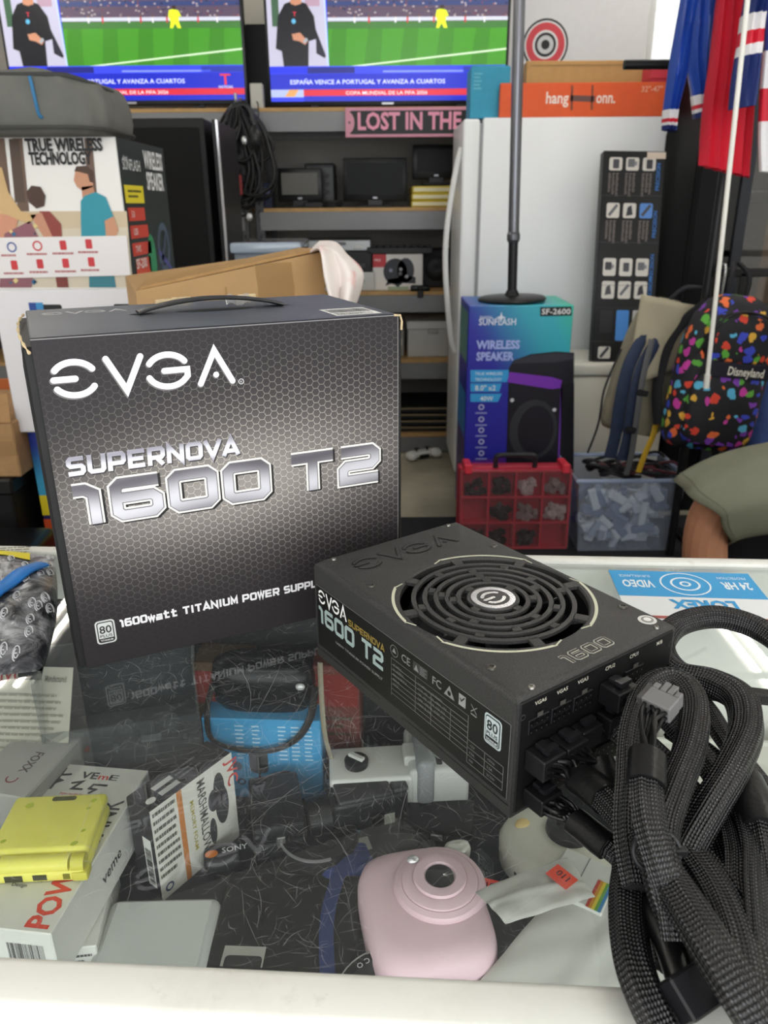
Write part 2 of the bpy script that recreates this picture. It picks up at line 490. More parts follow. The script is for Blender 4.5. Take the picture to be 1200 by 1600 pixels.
# storefront: open roller door behind the camera, with a lintel and two piers
struct(MB().box(RX0, RX1, RY0 - .12, RY0, 2.9, RZ).box(RX0, -2.4, RY0 - .12, RY0, 0, 2.9).box(2.9, RX1, RY0 - .12, RY0, 0, 2.9).build('wall_front', WALLM))
# ceiling lamps: twin tube battens
def batten(x, y, label, rz=0.0, power=26, w=1.3):
    t = thing('ceiling_lamp', label, 'lamp', (x, y, RZ), rz, 'twin tube ceiling lamps')
    MB().rbox(-w / 2, w / 2, -.09, .09, -.07, 0, .01).build('housing', M('#e8e8e6', .5), t)
    for s in (-1, 1):
        MB().cyl((-w / 2 + .03, s * .045, -.085), (w / 2 - .03, s * .045, -.085), .014).build('tube', M('#fffaf0', .4, emit=26.0), t, smooth=40)
    return t
batten(-2.5, 1.4, 'white twin tube ceiling lamp above the left side of the counter', pi / 2)
batten(0.3, -0.7, 'white twin tube ceiling lamp above the customer side of the counter', 0)
batten(2.5, 1.5, 'white twin tube ceiling lamp above the seated person', pi / 2)
batten(-1.95, 4.0, 'white twin tube ceiling lamp above the left television', pi / 2)
batten(2.0, 3.8, 'white twin tube ceiling lamp above the glass cabinet', pi / 2)
batten(0.75, 3.0, 'white twin tube ceiling lamp in front of the refrigerator', pi / 2)
# bright slatted window high on the back wall, right of the board
wx0, wx1, wz0, wz1 = 1.45, 2.9, 1.72, 2.8
w1 = bpy.data.objects.new('window_1', None); COL.objects.link(w1); struct(w1); w1.location = (0, RY1, 0)
MB().box(wx0 - .05, wx1 + .05, -.05, 0, wz0 - .05, wz0).box(wx0 - .05, wx1 + .05, -.05, 0, wz1, wz1 + .05).box(wx0 - .05, wx0, -.05, 0, wz0, wz1).box(wx1, wx1 + .05, -.05, 0, wz0, wz1).build('window_frame', M('#e9e9e7', .5), w1)
MB().box(wx0, wx1, -.012, -.004, wz0, wz1).build('daylit_pane', M('#f4f8ff', .4, emit=1.15), w1)
BLIND, _nt, _b = newmat('backlit_blind', .6); _b.inputs['Base Color'].default_value = lin('#fdfdfb')
_tl = _nt.nodes.new('ShaderNodeBsdfTranslucent'); _tl.inputs[0].default_value = lin('#fdfdfb'); _mx = _nt.nodes.new('ShaderNodeMixShader'); _mx.inputs[0].default_value = .5
_nt.links.new(_b.outputs[0], _mx.inputs[1]); _nt.links.new(_tl.outputs[0], _mx.inputs[2]); _nt.links.new(_mx.outputs[0], _nt.nodes['Material Output'].inputs[0])
nsl = 12; hs = (wz1 - wz0) / nsl
slat_me = MB().rbox(wx0, wx1, -.034, -.030, -.006, hs + .002, .0015, 1)
for i in range(nsl):
    if i == 0: o0 = slat_me.build('blind_slat', BLIND, w1)
    else:
        o0 = o0.copy(); COL.objects.link(o0); o0.parent = w1
    o0.location = (0, 0, wz0 + i * hs)
# rubber mat behind the counter
tag(MB().rbox(-.6, 2.3, 1.25, 3.22, 0.0, 0.012, .004, 1).build('floor_mat', M('#26262a', .8, bump=.3, bscale=300)), 'black rubber mat on the concrete floor behind the counter', 'mat')

# ================================================================== glass display case
CY = -0.06
case = thing('display_case', 'glass topped display counter with white edges in the foreground', 'display case', (0, 0, 0), CY)
GF, GB = 0.2651, 0.7326
def whitetrim():
    m, nt, b = newmat('worn_white_laminate', 0.45)
    v, x, y, z = coords(nt)
    d = noise(nt, v, 9, 9, .7) ; e = noise(nt, v, 70, 6, .6)
    f = (d.step(.45, .75) * .35 + e.step(.6, .75) * .35)
    nt.links.new(mixc(nt, f, '#e4e4de', '#b4b0a2'), b.inputs['Base Color'])
    bumpn(nt, b, e, .15, .0008)
    return m
TRIM = whitetrim()
GLASS = glassmat('counter_glass', '#fafcfb', 0.015, 1.25, 0.015)
CX0, CX1 = -1.15, 1.25
gt = MB().box(CX0 + .03, CX1 - .03, GF, GB, CT - .006, CT).build('glass_top', GLASS, case)
MB().rbox(CX0, CX1, .2375, GF, CT - .055, CT + .002, .005, 3).build('front_edge', TRIM, case, smooth=40)
MB().rbox(CX0, CX1, GB, .747, CT - .055, CT + .004, .003, 2).build('rear_edge', TRIM, case, smooth=40)
for q, nm in ((CX0, 'side_edge'), (CX1 - .03, 'side_edge')):
    MB().rbox(q, q + .03, GF, GB, CT - .055, CT + .002, .003, 2).build(nm, TRIM, case)
MB().box(CX0 + .01, CX1 - .01, .243, .248, .42, CT - .055).build('front_pane', GLASS, case)
def cloth_dark():
    m, nt, b = newmat('dark_shelf_cloth', 0.85)
    v, x, y, z = coords(nt)
    nt.links.new(mixc(nt, noise(nt, v, 25, 6), '#17181b', '#2c2d31'), b.inputs['Base Color'])
    return m
SZ = 0.72
MB().box(CX0 + .01, CX1 - .01, .25, .728, SZ - .015, SZ).build('shelf', cloth_dark(), case)
MB().box(CX0 + .01, .06, .729, .74, .42, CT - .055).build('rear_door', M('#3a3a3c', .5, var=.2, scale=8), case)
MB().box(.05, CX1 - .01, .7405, .7445, .42, CT - .055).build('rear_door', M('#dddcd6', .5), case)
MB().box(CX0, CX1, .24, .745, 0.0, .42).build('base_cabinet', M('#d8d6cf', .6, var=.05), case)
for q in (CX0, CX1 - .012): MB().box(q, q + .012, .243, .745, .42, CT - .055).build('side_panel', M('#d8d6cf', .6), case)
# hair-fine scratches in the glass
def scratches():
    r = random.Random(3); mb = MB(); T = Matrix.Rotation(0, 4, 'Z')
    def one(x, y, a, L, w, k):
        n = 6; pts = []
        for i in range(n + 1):
            pts.append((x, y)); x += cos(a) * L / n; y += sin(a) * L / n; a += k / n
        V = []
        for i, p in enumerate(pts):
            q = pts[min(i + 1, n)]; o = pts[max(i - 1, 0)]
            d = Vector((q[0] - o[0], q[1] - o[1])); d = d.normalized() if d.length else Vector((1, 0))
            ww = w * (1 - abs(2 * i / n - 1) * .7)
            V += [(p[0] - d.y * ww, p[1] + d.x * ww, CT + .00012), (p[0] + d.y * ww, p[1] - d.x * ww, CT + .00012)]
        for v in V:
            if not (GF < v[1] < GB): return
        mb.add(V, [(2 * i, 2 * i + 1, 2 * i + 3, 2 * i + 2) for i in range(n)])
    for _ in range(7500):
        x = r.gauss(-.02, .24); y = r.uniform(GF, GB)
        if y > .56 and r.random() < .5: continue
        one(x, y, r.uniform(0, 2 * pi), r.lognormvariate(-4.75, .6), r.uniform(.00002, .000055), r.uniform(-1.6, 1.6))
    for _ in range(26):
        one(r.uniform(-.22, .2), r.uniform(.3, .5), r.uniform(-.5, .5) + r.choice((0, pi / 2)), r.uniform(.04, .1), .00007, r.uniform(-.9, .9))
    return mb
m = bpy.data.materials.new('scratched_glass'); m.use_nodes = True; nt = m.node_tree; nt.nodes.clear()
_o = nt.nodes.new('ShaderNodeOutputMaterial'); _t = nt.nodes.new('ShaderNodeBsdfTransparent'); _d = nt.nodes.new('ShaderNodeBsdfDiffuse'); _x = nt.nodes.new('ShaderNodeMixShader')
_d.inputs[0].default_value = lin('#d8d8d4'); _x.inputs[0].default_value = .72
nt.links.new(_t.outputs[0], _x.inputs[1]); nt.links.new(_d.outputs[0], _x.inputs[2]); nt.links.new(_x.outputs[0], _o.inputs[0])
so = scratches().build('scratches', m, gt); so['kind'] = 'stuff'
def inv_case(p):                # world -> display case frame
    c, s = cos(-CY), sin(-CY); return Vector((p.x * c - p.y * s, p.x * s + p.y * c, p.z))

# ================================================================== power supply
L_, W_, H_ = .227, .1454, .0859
PSUR = radians(-54.9)
psu = thing('power_supply', 'black modular computer power supply with round fan grille lying on the glass', 'power supply', (-.0557, .5524, CT), PSUR)
PT = Matrix.Translation((-.0557, .5524, CT)) @ Matrix.Rotation(PSUR, 4, 'Z')
FC = (.1285, .0722)             # fan centre
def powder():
    m, nt, b = newmat('black_powder_coat', 0.5)
    v, x, y, z = coords(nt)
    n = noise(nt, v, 1500, 2); k = noise(nt, v, 12, 6)
    nt.links.new(mixc(nt, n.step(.35, .75), '#232323', '#41403f'), b.inputs['Base Color'])
    r = k * .2 + .42; nt.links.new(r.v, b.inputs['Roughness'])
    bumpn(nt, b, n, .5, .0004)
    return m
POW = powder()
PLAST = M('#131315', .42)
PLAST2 = M('#1b1b1e', .35)
def shell():
    mb = MB(); R = .0665; r = .0045; N = 96
    angs = [2 * pi * i / N for i in range(N)]
    for cxy in ((0, 0), (L_, 0), (L_, W_), (0, W_)): angs.append(atan2(cxy[1] - FC[1], cxy[0] - FC[0]) % (2 * pi))
    angs = sorted(set(round(a, 6) for a in angs)); n = len(angs)
    def rect(a, i):
        dx, dy = cos(a), sin(a)
        ts = []
        if dx > 1e-9: ts.append((L_ - i - FC[0]) / dx)
        if dx < -1e-9: ts.append((i - FC[0]) / dx)
        if dy > 1e-9: ts.append((W_ - i - FC[1]) / dy)
        if dy < -1e-9: ts.append((i - FC[1]) / dy)
        t = min(ts); return (FC[0] + dx * t, FC[1] + dy * t)
    loops = [[(FC[0] + R * cos(a), FC[1] + R * sin(a), H_ - .006) for a in angs], [(FC[0] + R * cos(a), FC[1] + R * sin(a), H_ - .0012) for a in angs], [(FC[0] + (R + .0012) * cos(a), FC[1] + (R + .0012) * sin(a), H_) for a in angs]]
    for k in range(4):
        q = k / 3 * pi / 2
        loops.append([rect(a, r * (1 - sin(q))) + (H_ - r * (1 - cos(q)),) for a in angs])
    loops.append([rect(a, 0) + (0.0005,) for a in angs])
    V = [p for l in loops for p in l]; F = []
    for k in range(len(loops) - 1):
        for i in range(n): F.append((k * n + i, k * n + (i + 1) % n, (k + 1) * n + (i + 1) % n, (k + 1) * n + i))
    k = len(loops) - 1
    F.append(tuple(k * n + i for i in range(n)))
    return mb.add(V, F)
shell().build('case', POW, psu, smooth=35)
# fan grille: concentric bars joined by staggered bridges
gr = MB(); cz = (FC[0], FC[1], 0)
radii = [(.0150, .0186), (.0230, .0264), (.0310, .0344), (.0390, .0424), (.0470, .0504), (.0550, .0584)]
gr.ring(cz, 0, .0186, H_ - .0022, H_, 40)
for a, b in radii[1:]: gr.ring(cz, a, b, H_ - .0026, H_, 72)
edges = [.0184] + [q for ab in radii[1:] for q in ab] + [.0668]
for g in range(6):
    r0, r1 = edges[2 * g], edges[2 * g + 1]
    nb = (4, 4, 5, 6, 6, 8)[g]
    for k in range(nb):
        a = 2 * pi * (k + (.5 if g % 2 else 0) + .13) / nb; hw = .0062 / ((r0 + r1) / 2) * (1.2 if g == 5 else 1)
        gr.ring(cz, r0 - .0006, r1 + .0006, H_ - .0026, H_, 4, a - hw / 2, a + hw / 2)
gr.build('fan_grille', POW, psu, smooth=35)
cap = MB().ring(cz, .0118, .0158, H_, H_ + .0006, 48).build('hub_badge', M('#d7d6da', .25, .8), psu, smooth=35)
hp = Print((FC[0], FC[1], H_ + .0002), (0, 1, 0), (-1, 0, 0))
hp.disc(0, 0, .0119, '#3a393a', 1)
for pl in EVGA[:3]: hp.line([((p[0] - .6) * .0145, (p[1] - .5) * .0165) for p in pl], .0026, M('#e4e3e6', .25, .8), 2, rnd=True)
hp.build('hub_emblem', psu)
fan = MB()
fan.cyl((FC[0], FC[1], H_ - .03), (FC[0], FC[1], H_ - .007), .019, n=32)
fan.build('fan_hub', PLAST2, psu, smooth=40)
bl = MB()
for k in range(9):
    a = 2 * pi * k / 9
    def f(u, v, a=a):
        rr = .018 + .045 * u; t = a + (v - .5) * .62 + u * .25
        return (FC[0] + rr * cos(t), FC[1] + rr * sin(t), H_ - .0105 - .013 * v)
    if k == 0: pass
    b1 = MB().grid(f, 6, 6).build('fan_blade', PLAST2, psu, smooth=60, solid=.0012)
MB().box(.004, L_ - .004, .004, W_ - .004, H_ - .042, H_ - .04).build('dark_floor_plate', M('#0c0d0c', .6), psu)  # black plate added for the darkness inside the case
MB().rbox(FC[0] - .045, FC[0] - .035, FC[1] - .03, FC[1] - .018, H_ - .039, H_ - .022, .001).build('transformer', M('#b7912f', .5), psu)
# cream inlays around the grille
inl = M('#c9cab4', .5)
for a0, a1 in ((-138, -96), (-68, -8), (22, 76), (118, 174)):
    a0 -= 2; r0, r1 = .0702, .0724
    pr = Print((FC[0], FC[1], H_), (1, 0, 0), (0, 1, 0))
    pts_o = ell(0, 0, r1, r1, a0, a1, 24); pts_i = ell(0, 0, r0, r0, a1 - 2.5, a0 + 2.5, 24)
    n = 24
    V = ell(0, 0, r0, r0, a0 + 2.5, a1 - 2.5, n) + ell(0, 0, r1, r1, a0, a1, n)
    pr.raw(V, [(i, i + 1, n + 2 + i, n + 1 + i) for i in range(n)], inl, 1)
    for aa, s in ((a0, 1), (a1, -1)):
        pr.line([(.0715 * cos(radians(aa + s)), .0715 * sin(radians(aa + s))), (.0680 * cos(radians(aa - s * 5)), .0680 * sin(radians(aa - s * 5)))], .0012, inl, 1)
    pr.build('inlay_arc', psu)
# stamped lettering, screws, sticker
em = Print((.037, .020, H_), (0, 1, 0), (-1, 0, 0))
em.evga(0, 0, .098, .0185, .21, M('#100f0f', .6), 1); em.evga(.0004, .0003, .098, .0182, .13, POW, 2)
em.build('stamped_lettering', psu, 'stamped maker lettering on the top cover')
nm = Print((.2195, .0515, H_), (0, 1, 0), (-1, 0, 0))
nm.tech('1600', 0, 0, .042, .0105, .27, '#c3c3b6', 1); nm.tech('1600', .0, 0, .042, .0105, .15, POW, 2)
nm.build('outline_lettering', psu)
for (x, y, rr) in ((.0615, .0129, .0034), (.0622, .1346, .0034), (.1909, .1362, .0034), (.1938, .0107, .0034), (.0065, .0145, .0022), (.0065, .132, .0022), (.2225, .0155, .0024), (.2225, .131, .0018)):
    sc = MB().lathe([(0, .0004), (rr * .4, .0004), (rr * .45, .0011), (rr * .8, .001), (rr, .0002), (rr, -.0003)], 20, Matrix.Translation((x, y, H_))).build('screw', M('#55534f', .35, .8) if rr > .003 else M('#8d8b86', .35, .9), psu, smooth=40)
sk = Print((.2125, .1345, H_), (0, 1, 0), (-1, 0, 0))
sk.disc(0, 0, .0062, '#d5d5d2', 1); sk.disc(0, 0, .0042, '#8d8c8a', 2); sk.disc(0, 0, .0026, '#e4e4e2', 3); sk.build('round_sticker', psu)
# label on the long side
lb = Print((0, 0, 0), (1, 0, 0), (0, 0, 1))
lb.rect(.0028, .0125, .2235, .0668, M('#161616', .4), 1)
GRY = '#7f7f7d'
lb.line([(.003, .0668), (.2235, .0668), (.2235, .0125)], .0004, GRY, 2)
lb.evga(.006, .0530, .041, .0115, .15, '#f2f2f0', 2)
lb.tech('1600 T2', .0055, .0345, .0895, .0155, .215, '#9fb0ae', 2, gap=.16)
lb.tech('SUPERNOVA', .0495, .0515, .047, .0055, .2, '#8f7a3c', 2)
lb.text('1600W TITANIUM POWER SUPPLY', .030, .0262, .0032, '#8f8f8d', 2, width=.064)
lb.line([(.105, .0205), (.105, .0515), (.187, .0515), (.187, .0225), (.105, .0205)][:4], .0004, GRY, 2)
for i, z in enumerate((.0515, .0465, .0425, .0385, .0345, .0305, .0265, .0225)):
    lb.line([(.105, z), (.187, z)], .00035, GRY, 2)
for x in (.133, .150, .170): lb.line([(x, .0225), (x, .0465 if x > .14 else .0515)], .00035, GRY, 2)
lb.line([(.105, .0225), (.105, .0515)], .00035, GRY, 2)
for x in (.187, .203, .2195): lb.line([(x, .0165), (x, .034)], .00035, GRY, 2)
for z in (.034, .0282, .0224, .0165): lb.line([(.187, z), (.2195, z)], .00035, GRY, 2)
for i, (a, b) in enumerate((('AC INPUT', '115-240Vac 15-10A 50-60Hz'), ('DC OUTPUT', '+3.3V  +5V   +12V   +5Vsb  -12V'), ('MAX OUTPUT A', '24A   24A   133.3A   5.5A  0.5A'), ('MAX W', '120W   1599.6W   27.5W   6W'), ('TOTAL', '1600W @ +50C'))):
    z = .0475 - i * .004
    lb.text(a, .107, z - .001, .0022, '#777775', 2); lb.text(b, .136, z - .001, .0022, '#777775', 2)
for i in range(3):
    for j in range(2): lb.text(('-12V', '+5Vsb', '0.5A', '5.5A', '6W', '27.5W')[i * 2 + j], .189 + j * .0165, .030 - i * .0058, .0026, '#777775', 2)
lb.disc(.1085, .0585, .0046, GRY, 2, rin=.9); lb.poly([(.106, .057), (.111, .057), (.1085, .0612)], GRY, 2)
lb.text('CE', .117, .0555, .0085, GRY, 2)
lb.rect(.130, .0548, .146, .0625, '#3a3a3a', 2); lb.poly([(.1315, .056), (.1365, .056), (.134, .0608)], GRY, 3); lb.lines(.138, .0552, .1455, .062, 5, GRY, 3)
lb.text('FC', .151, .0555, .0085, GRY, 2)
lb.poly([(.163, .0545), (.1735, .0545), (.1683, .0632)], GRY, 2); lb.disc(.1683, .0575, .0017, '#161616', 3)
lb.rect(.1775, .0548, .184, .0632, '#8f8f8d', 2); lb.line([(.1787, .0602), (.1802, .0585), (.183, .0622)], .0008, '#161616', 3)
lb.line([(.189, .0615), (.1945, .0562)], .0006, GRY, 2); lb.line([(.1945, .0615), (.189, .0562)], .0006, GRY, 2); lb.rect(.189, .0542, .1945, .0552, GRY, 2)
lb.rrect(.2015, .0425, .2165, .0640, .0028, '#b9c4c4', 2); lb.rrect(.2026, .0436, .2154, .0629, .0022, '#22282a', 3); lb.rrect(.2032, .0442, .2148, .0623, .0018, '#b9c4c4', 4)
lb.text('80', .209, .0535, .0098, '#1b1f20', 5, 'C'); lb.text('PLUS', .209, .0497, .0036, '#1b1f20', 5, 'C', width=.0095); lb.rect(.2036, .0452, .2144, .0488, '#1b1f20', 5); lb.text('TITANIUM', .209, .0459, .0024, '#d9e0e0', 6, 'C', width=.0095)
lb.build('side_label', psu, 'printed rating label with efficiency badge')
sm = Print((0, 0, 0), (1, 0, 0), (0, 0, 1))
for pl in ([(0, .0088), (.0895, .0088), (.0895, .0062)], [(.118, .0062), (.118, .0088), (L_ - .001, .0088)]): sm.line(pl, .0006, '#050505', 1)
sm.rect(L_ - .0016, .002, L_ - .0003, H_ - .004, '#3c3b3a', 1)  # lighter strip: highlight painted along the case rim
sm.build('seam_rim_highlight', psu)
# connector face
MB().rbox(L_ - .0012, L_ + .0009, .0022, W_ - .0022, .003, H_ - .0032, .0008, 1).build('connector_panel', M('#0e0e0f', .5), psu)
cp = Print((L_ + .001, 0, 0), (0, 1, 0), (0, 0, 1))
for i, (tx, y) in enumerate((('VGA6', .018), ('VGA5', .036), ('VGA3', .054), ('CPU2', .079), ('CPU1', .102), ('M/B', .128))):
    cp.text(tx, y, .0772, .0038, '#bdb9ac', 1, 'C')
for y in (.004, .1405): cp.disc(y, .073, .0022, '#2f2f31', 1); cp.disc(y, .073, .0012, '#0b0b0b', 2)
cp.build('panel_lettering', psu)
def socket(y0, y1, z0, z1, cols):
    o = MB().rbox(L_, L_ + .0022, y0, y1, z0, z1, .0004, 1).build('socket', M('#17171a', .4), psu)
    p = Print((L_ + .0023, y0, z0), (0, 1, 0), (0, 0, 1)); dw = (y1 - y0) / cols; dh = (z1 - z0) / 2
    for c in range(cols):
        for r in range(2):
            cx, cy = (c + .5) * dw, (r + .5) * dh
            p.rrect(cx - dw * .36, cy - dh * .36, cx + dw * .36, cy + dh * .36, dw * .12, '#030303', 1); p.disc(cx - dw * .1, cy - dh * .12, dw * .15, M('#8a8a88', .3, .9), 2, n=8)
    p.rect((y1 - y0) * .36, z1 - z0 + .0004, (y1 - y0) * .64, z1 - z0 + .0035, '#4a4743', 1)
    p.build('pin_hole', o)
for (y0, y1, z0, z1, c) in ((.0085, .0255, .0585, .0690, 4), (.0275, .0445, .0585, .0690, 4), (.0465, .0635, .0585, .0690, 4), (.0945, .1125, .0585, .0690, 4), (.032, .049, .0085, .019, 4), (.052, .069, .0085, .019, 4), (.074, .110, .0085, .019, 8)):
    socket(y0, y1, z0, z1, c)

# ================================================================== retail box
BW, BH, BD = .278, .2633, .172
BR = radians(24.17)
rb = thing('retail_box', 'dark grey power supply retail box with silver lettering standing on the glass', 'box', (-.2406, .534, CT), BR)
def hexprint():
    m, nt, b = newmat('printed_honeycomb', 0.45)
    b.inputs['Specular IOR Level'].default_value = .25
    v, x, y, z = coords(nt)
    R = .0034; s = 1.0 / (sqrt(3) * R)
    px, py = z * s, x * s
    def cell(qx, qy): return qx.mod(1.0) - .5, qy.mod(sqrt(3)) - sqrt(3) / 2
    ax, ay = cell(px, py); bx, by = cell(px - .5, py - sqrt(3) / 2)
    c = (ax * ax + ay * ay).lt(bx * bx + by * by)
    gx = ax * c + bx * (1 - c); gy = ay * c + by * (1 - c)
    d = gx.abs().max(gx.abs() * .5 + gy.abs() * .8660254)
    edge = d.step(.425, .465)
    low = edge * (gx * -1 + .25).step(0, .6)
    # printed glow behind the number, fading to the corners
    u = (x - .125) / .13; w = (z - .140 - (x - .14) * .06) / .040
    glow = ((u * u + w * w) * -1.0).exp()
    wide = (((x - .165) / .135) * ((x - .165) / .135) + ((z - .148 - (x - .14) * .10) / .062) * ((z - .148 - (x - .14) * .10) / .062)); wide = (wide * -.9).exp()
    base0 = mixc(nt, wide, '#262225', '#3c3739')
    base1 = mixc(nt, glow * .9, base0, '#948e8a')
    hl = (low * .85 + edge * .15) * (wide * .90 + glow * .5 + .0)
    hl = hl.min(1.0)
    c1 = mixc(nt, hl, base1, '#d2ccc2')
    dark = edge * (1 - low) * (wide * .5 + .02)
    nt.links.new(mixc(nt, dark, c1, '#262326'), b.inputs['Base Color'])
    bumpn(nt, b, noise(nt, v, 900, 2), .08, .0003)
    return m
BOXD = M('#3c3b3e', .38, var=.12, scale=25)
BOX_SKYTOP = M('#585c65', .35, var=.12, scale=18)  # top panel: sky reflection put into a lighter blue-grey
BOXB = M('#161617', .5, var=.15)
MB().rbox(-.0065, BW + .005, .004, BD, 0, BH - .006, .0015, 1).build('inner_carton', BOXB, rb)
MB().box(0, BW, 0, .004, 0.0005, BH).build('front_panel', hexprint(), rb)
MB().rbox(0, BW, .0005, BD, BH - .005, BH, .001, 1).build('top_panel', BOX_SKYTOP, rb)
MB().box(-.0073, -.0065, .012, BD - .01, .004, BH - .02).build('tuck_flap', BOXB, rb)
kraft = M('#c9b48f', .8, var=.15, scale=200)
r5 = random.Random(5); tl = []
for i in range(9): tl.append((-.0045 - r5.uniform(0, .0035), .004 + .019 * i / 8 * 1.0, BH - .022 + .02 * i / 8))
MB().tube(rsm([(-.0015, -.001, BH - .010), (-.0045, .004, BH - .004), (-.0065, .03, BH - .001), (-.0068, .07, BH), (-.0052, .11, BH), (-.002, .15, BH - .001)], 5), lambda t: .0009 + .0005 * sin(t * 40), 6).build('torn_edge', kraft, rb)
MB().tube([(BW - .004, .0, BH - .0005), (BW + .002, .001, BH - .001), (BW + .004, .002, BH - .006), (BW + .004, .003, BH - .013)], .001, 6).build('torn_edge', kraft, rb)
ws = Print((0, 0, 0), (1, 0, 0), (0, 0, 1))
ws.line([(0, BH - .0006), (BW, BH - .0006)], .0008, '#7d7c7e', 1); ws.line([(BW - .0006, 0), (BW - .0006, BH)], .0005, '#8a8886', 1)
SIL = M('#dedde6', .3, .25)
ws.evga(.0077, .2195, .131, .0272, .17, M('#6c6a68', .5), 1); ws.evga(.0085, .2205, .1305, .0268, .165, SIL, 2)
ws.disc(.1435, .2207, .0022, '#c9c8cc', 2, rin=.75); ws.text('R', .1435, .2198, .0022, '#c9c8cc', 2, 'C')
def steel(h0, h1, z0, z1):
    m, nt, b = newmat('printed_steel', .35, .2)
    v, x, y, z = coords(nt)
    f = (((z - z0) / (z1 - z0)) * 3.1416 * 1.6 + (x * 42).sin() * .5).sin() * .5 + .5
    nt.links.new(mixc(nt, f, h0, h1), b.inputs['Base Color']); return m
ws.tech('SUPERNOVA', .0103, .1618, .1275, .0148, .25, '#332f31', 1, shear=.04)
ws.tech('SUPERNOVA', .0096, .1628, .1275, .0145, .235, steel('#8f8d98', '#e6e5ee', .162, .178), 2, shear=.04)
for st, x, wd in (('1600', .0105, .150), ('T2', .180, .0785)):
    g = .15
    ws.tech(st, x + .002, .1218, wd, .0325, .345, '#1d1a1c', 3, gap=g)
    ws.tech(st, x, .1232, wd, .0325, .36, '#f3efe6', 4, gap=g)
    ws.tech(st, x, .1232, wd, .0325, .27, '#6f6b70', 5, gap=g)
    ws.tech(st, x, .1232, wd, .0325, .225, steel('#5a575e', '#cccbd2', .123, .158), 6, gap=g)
ws.tech('1600watt', .0298, .0310, .0455, .0072, .24, '#e4e3e6', 1, gap=.22)
ws.tech('TITANIUM', .0800, .0310, .0460, .0072, .24, '#e4e3e6', 1, gap=.22)
ws.tech('POWER', .1305, .0310, .0325, .0072, .24, '#e4e3e6', 1, gap=.22)
ws.tech('SUPPLY', .1675, .0310, .0365, .0072, .24, '#e4e3e6', 1, gap=.22)
ws.rrect(.0107, .0195, .0258, .0405, .003, '#c9ccca', 1); ws.rrect(.0119, .0207, .0246, .0393, .0022, '#2a2829', 2); ws.rrect(.0127, .0215, .0238, .0385, .0016, '#c9ccca', 3)
ws.text('80', .01825, .0292, .0096, '#262425', 4, 'C'); ws.text('PLUS', .01825, .0257, .0034, '#262425', 4, 'C', width=.0092); ws.rect(.0127, .0215, .0238, .0247, '#262425', 4); ws.text('TITANIUM', .01825, .0222, .0022, '#e0e0e0', 5, 'C', width=.0094)
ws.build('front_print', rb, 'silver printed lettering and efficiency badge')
tp = Print((0, 0, BH), (1, 0, 0), (0, 1, 0))
tp.evga(.012, .128, .068, .017, .17, '#c4c3c6', 1)
tq_ = Print((0, 0, BH), (1, 0, 0), (0, 1, 0)); tq_.rect(.2290, .012, .2690, .056, '#f4f4f0', 1); tq_.bars(.231, .03, .267, .05, '#55545a', 2, 4); tq_.lines(.231, .015, .267, .027, 3, '#77767a', 2); tq_.build('bar_code_sticker', rb)
for cx_, cy_, rx_, ry_ in ((.088, .100, .010, .003), (.206, .104, .012, .003), (.150, .100, .034, .009)): Print((0, 0, BH), (1, 0, 0), (0, 1, 0)).poly(ell(cx_, cy_, rx_, ry_, 0, 360), '#0a0a0a', 1).build('handle_slot', rb)
tp.build('top_print', rb)
hd = []
for i in range(13):
    t = i / 12; hd.append((.085 + .125 * t, .100 + .003 * t, BH + .0015 + .0085 * sin(pi * t) ** .8))
MB().tube(hd, .0105, 12, flat=.16, up=Vector((0, 0, 1))).build('carry_handle', M('#2b2c2f', .4), rb, smooth=50)
MB().grid(lambda u, v: (.165 + .022 * u + .004 * v, .120 + .02 * v, BH + .001 + .006 * v + .002 * sin(9 * u)), 8, 4).build('loose_tape', glassmat('tape_film', '#f5f5f5', .15, 1.5, .25, '#e8e8e8'), rb, smooth=60)
for (x, y, a) in ((.118, .162, .3), (.135, .172, -.1), (.196, .168, .1)):
    MB().rbox(-.009, .009, -.002, .002, 0, .0045, .0006, 1, Matrix.Translation((x, y, BH)) @ Matrix.Rotation(a, 4, 'Z')).build('torn_flap', kraft, rb)

# ================================================================== cables of the power supply
def braid():
    m, nt, b = newmat('braided_sleeve', 0.27)
    tc = nt.nodes.new('ShaderNodeUVMap'); sp = nt.nodes.new('ShaderNodeSeparateXYZ'); nt.links.new(tc.outputs[0], sp.inputs[0])
    u, v = X(sp.outputs[0]), X(sp.outputs[1])
    a = (u * 17 + v * 230) * 6.28318; c = (u * 17 - v * 230) * 6.28318
    s = a.sin() * c.sin()
    f = s.step(.25, .75)
    n = noise(nt, tc.outputs[0], 25, 2)
    k = (v * 3.0).sin() * 0 + f * (n.step(.3, .7) * .8 + .2)
    nt.links.new(mixc(nt, k, '#060607', '#59585d'), b.inputs['Base Color'])
    bumpn(nt, b, s, .6, .0008)
    return m
BRAID = braid()
SHRINK = M('#131314', .33, bump=.15, bscale=400)
WIRE = M('#0c0c0d', .3)
def cpt(x, y, z): return G(x, y, CT + z)
def cable(label, pts, r=.0095, rib=7, flat=.72, shrink=None, name='modular_cable', n=28, sm=8, up=None):
    """pts: pixel x, pixel y, height over the glass of points along the sleeve"""
    P = [cpt(*p) for p in pts]
    t = thing(name, label, 'cable', (P[0].x, P[0].y, CT)); off = Vector((P[0].x, P[0].y, CT))
    Q = rsm([p - off for p in P], sm)
    MB().tube(Q, r, n, flat=flat, rib=rib, ribd=.085, uvs=True, up=up or Vector((.4, -.6, .7)), twist=2.0).build('braided_sleeve', BRAID, t, smooth=60)
    return t, off, Q
def shrinkwrap(t, Q, i0, i1, r, name='heat_shrink'):
    MB().tube(Q[i0:i1], r * 1.13, 18, flat=.85, up=Vector((.4, -.6, .7))).build(name, SHRINK, t, smooth=50)
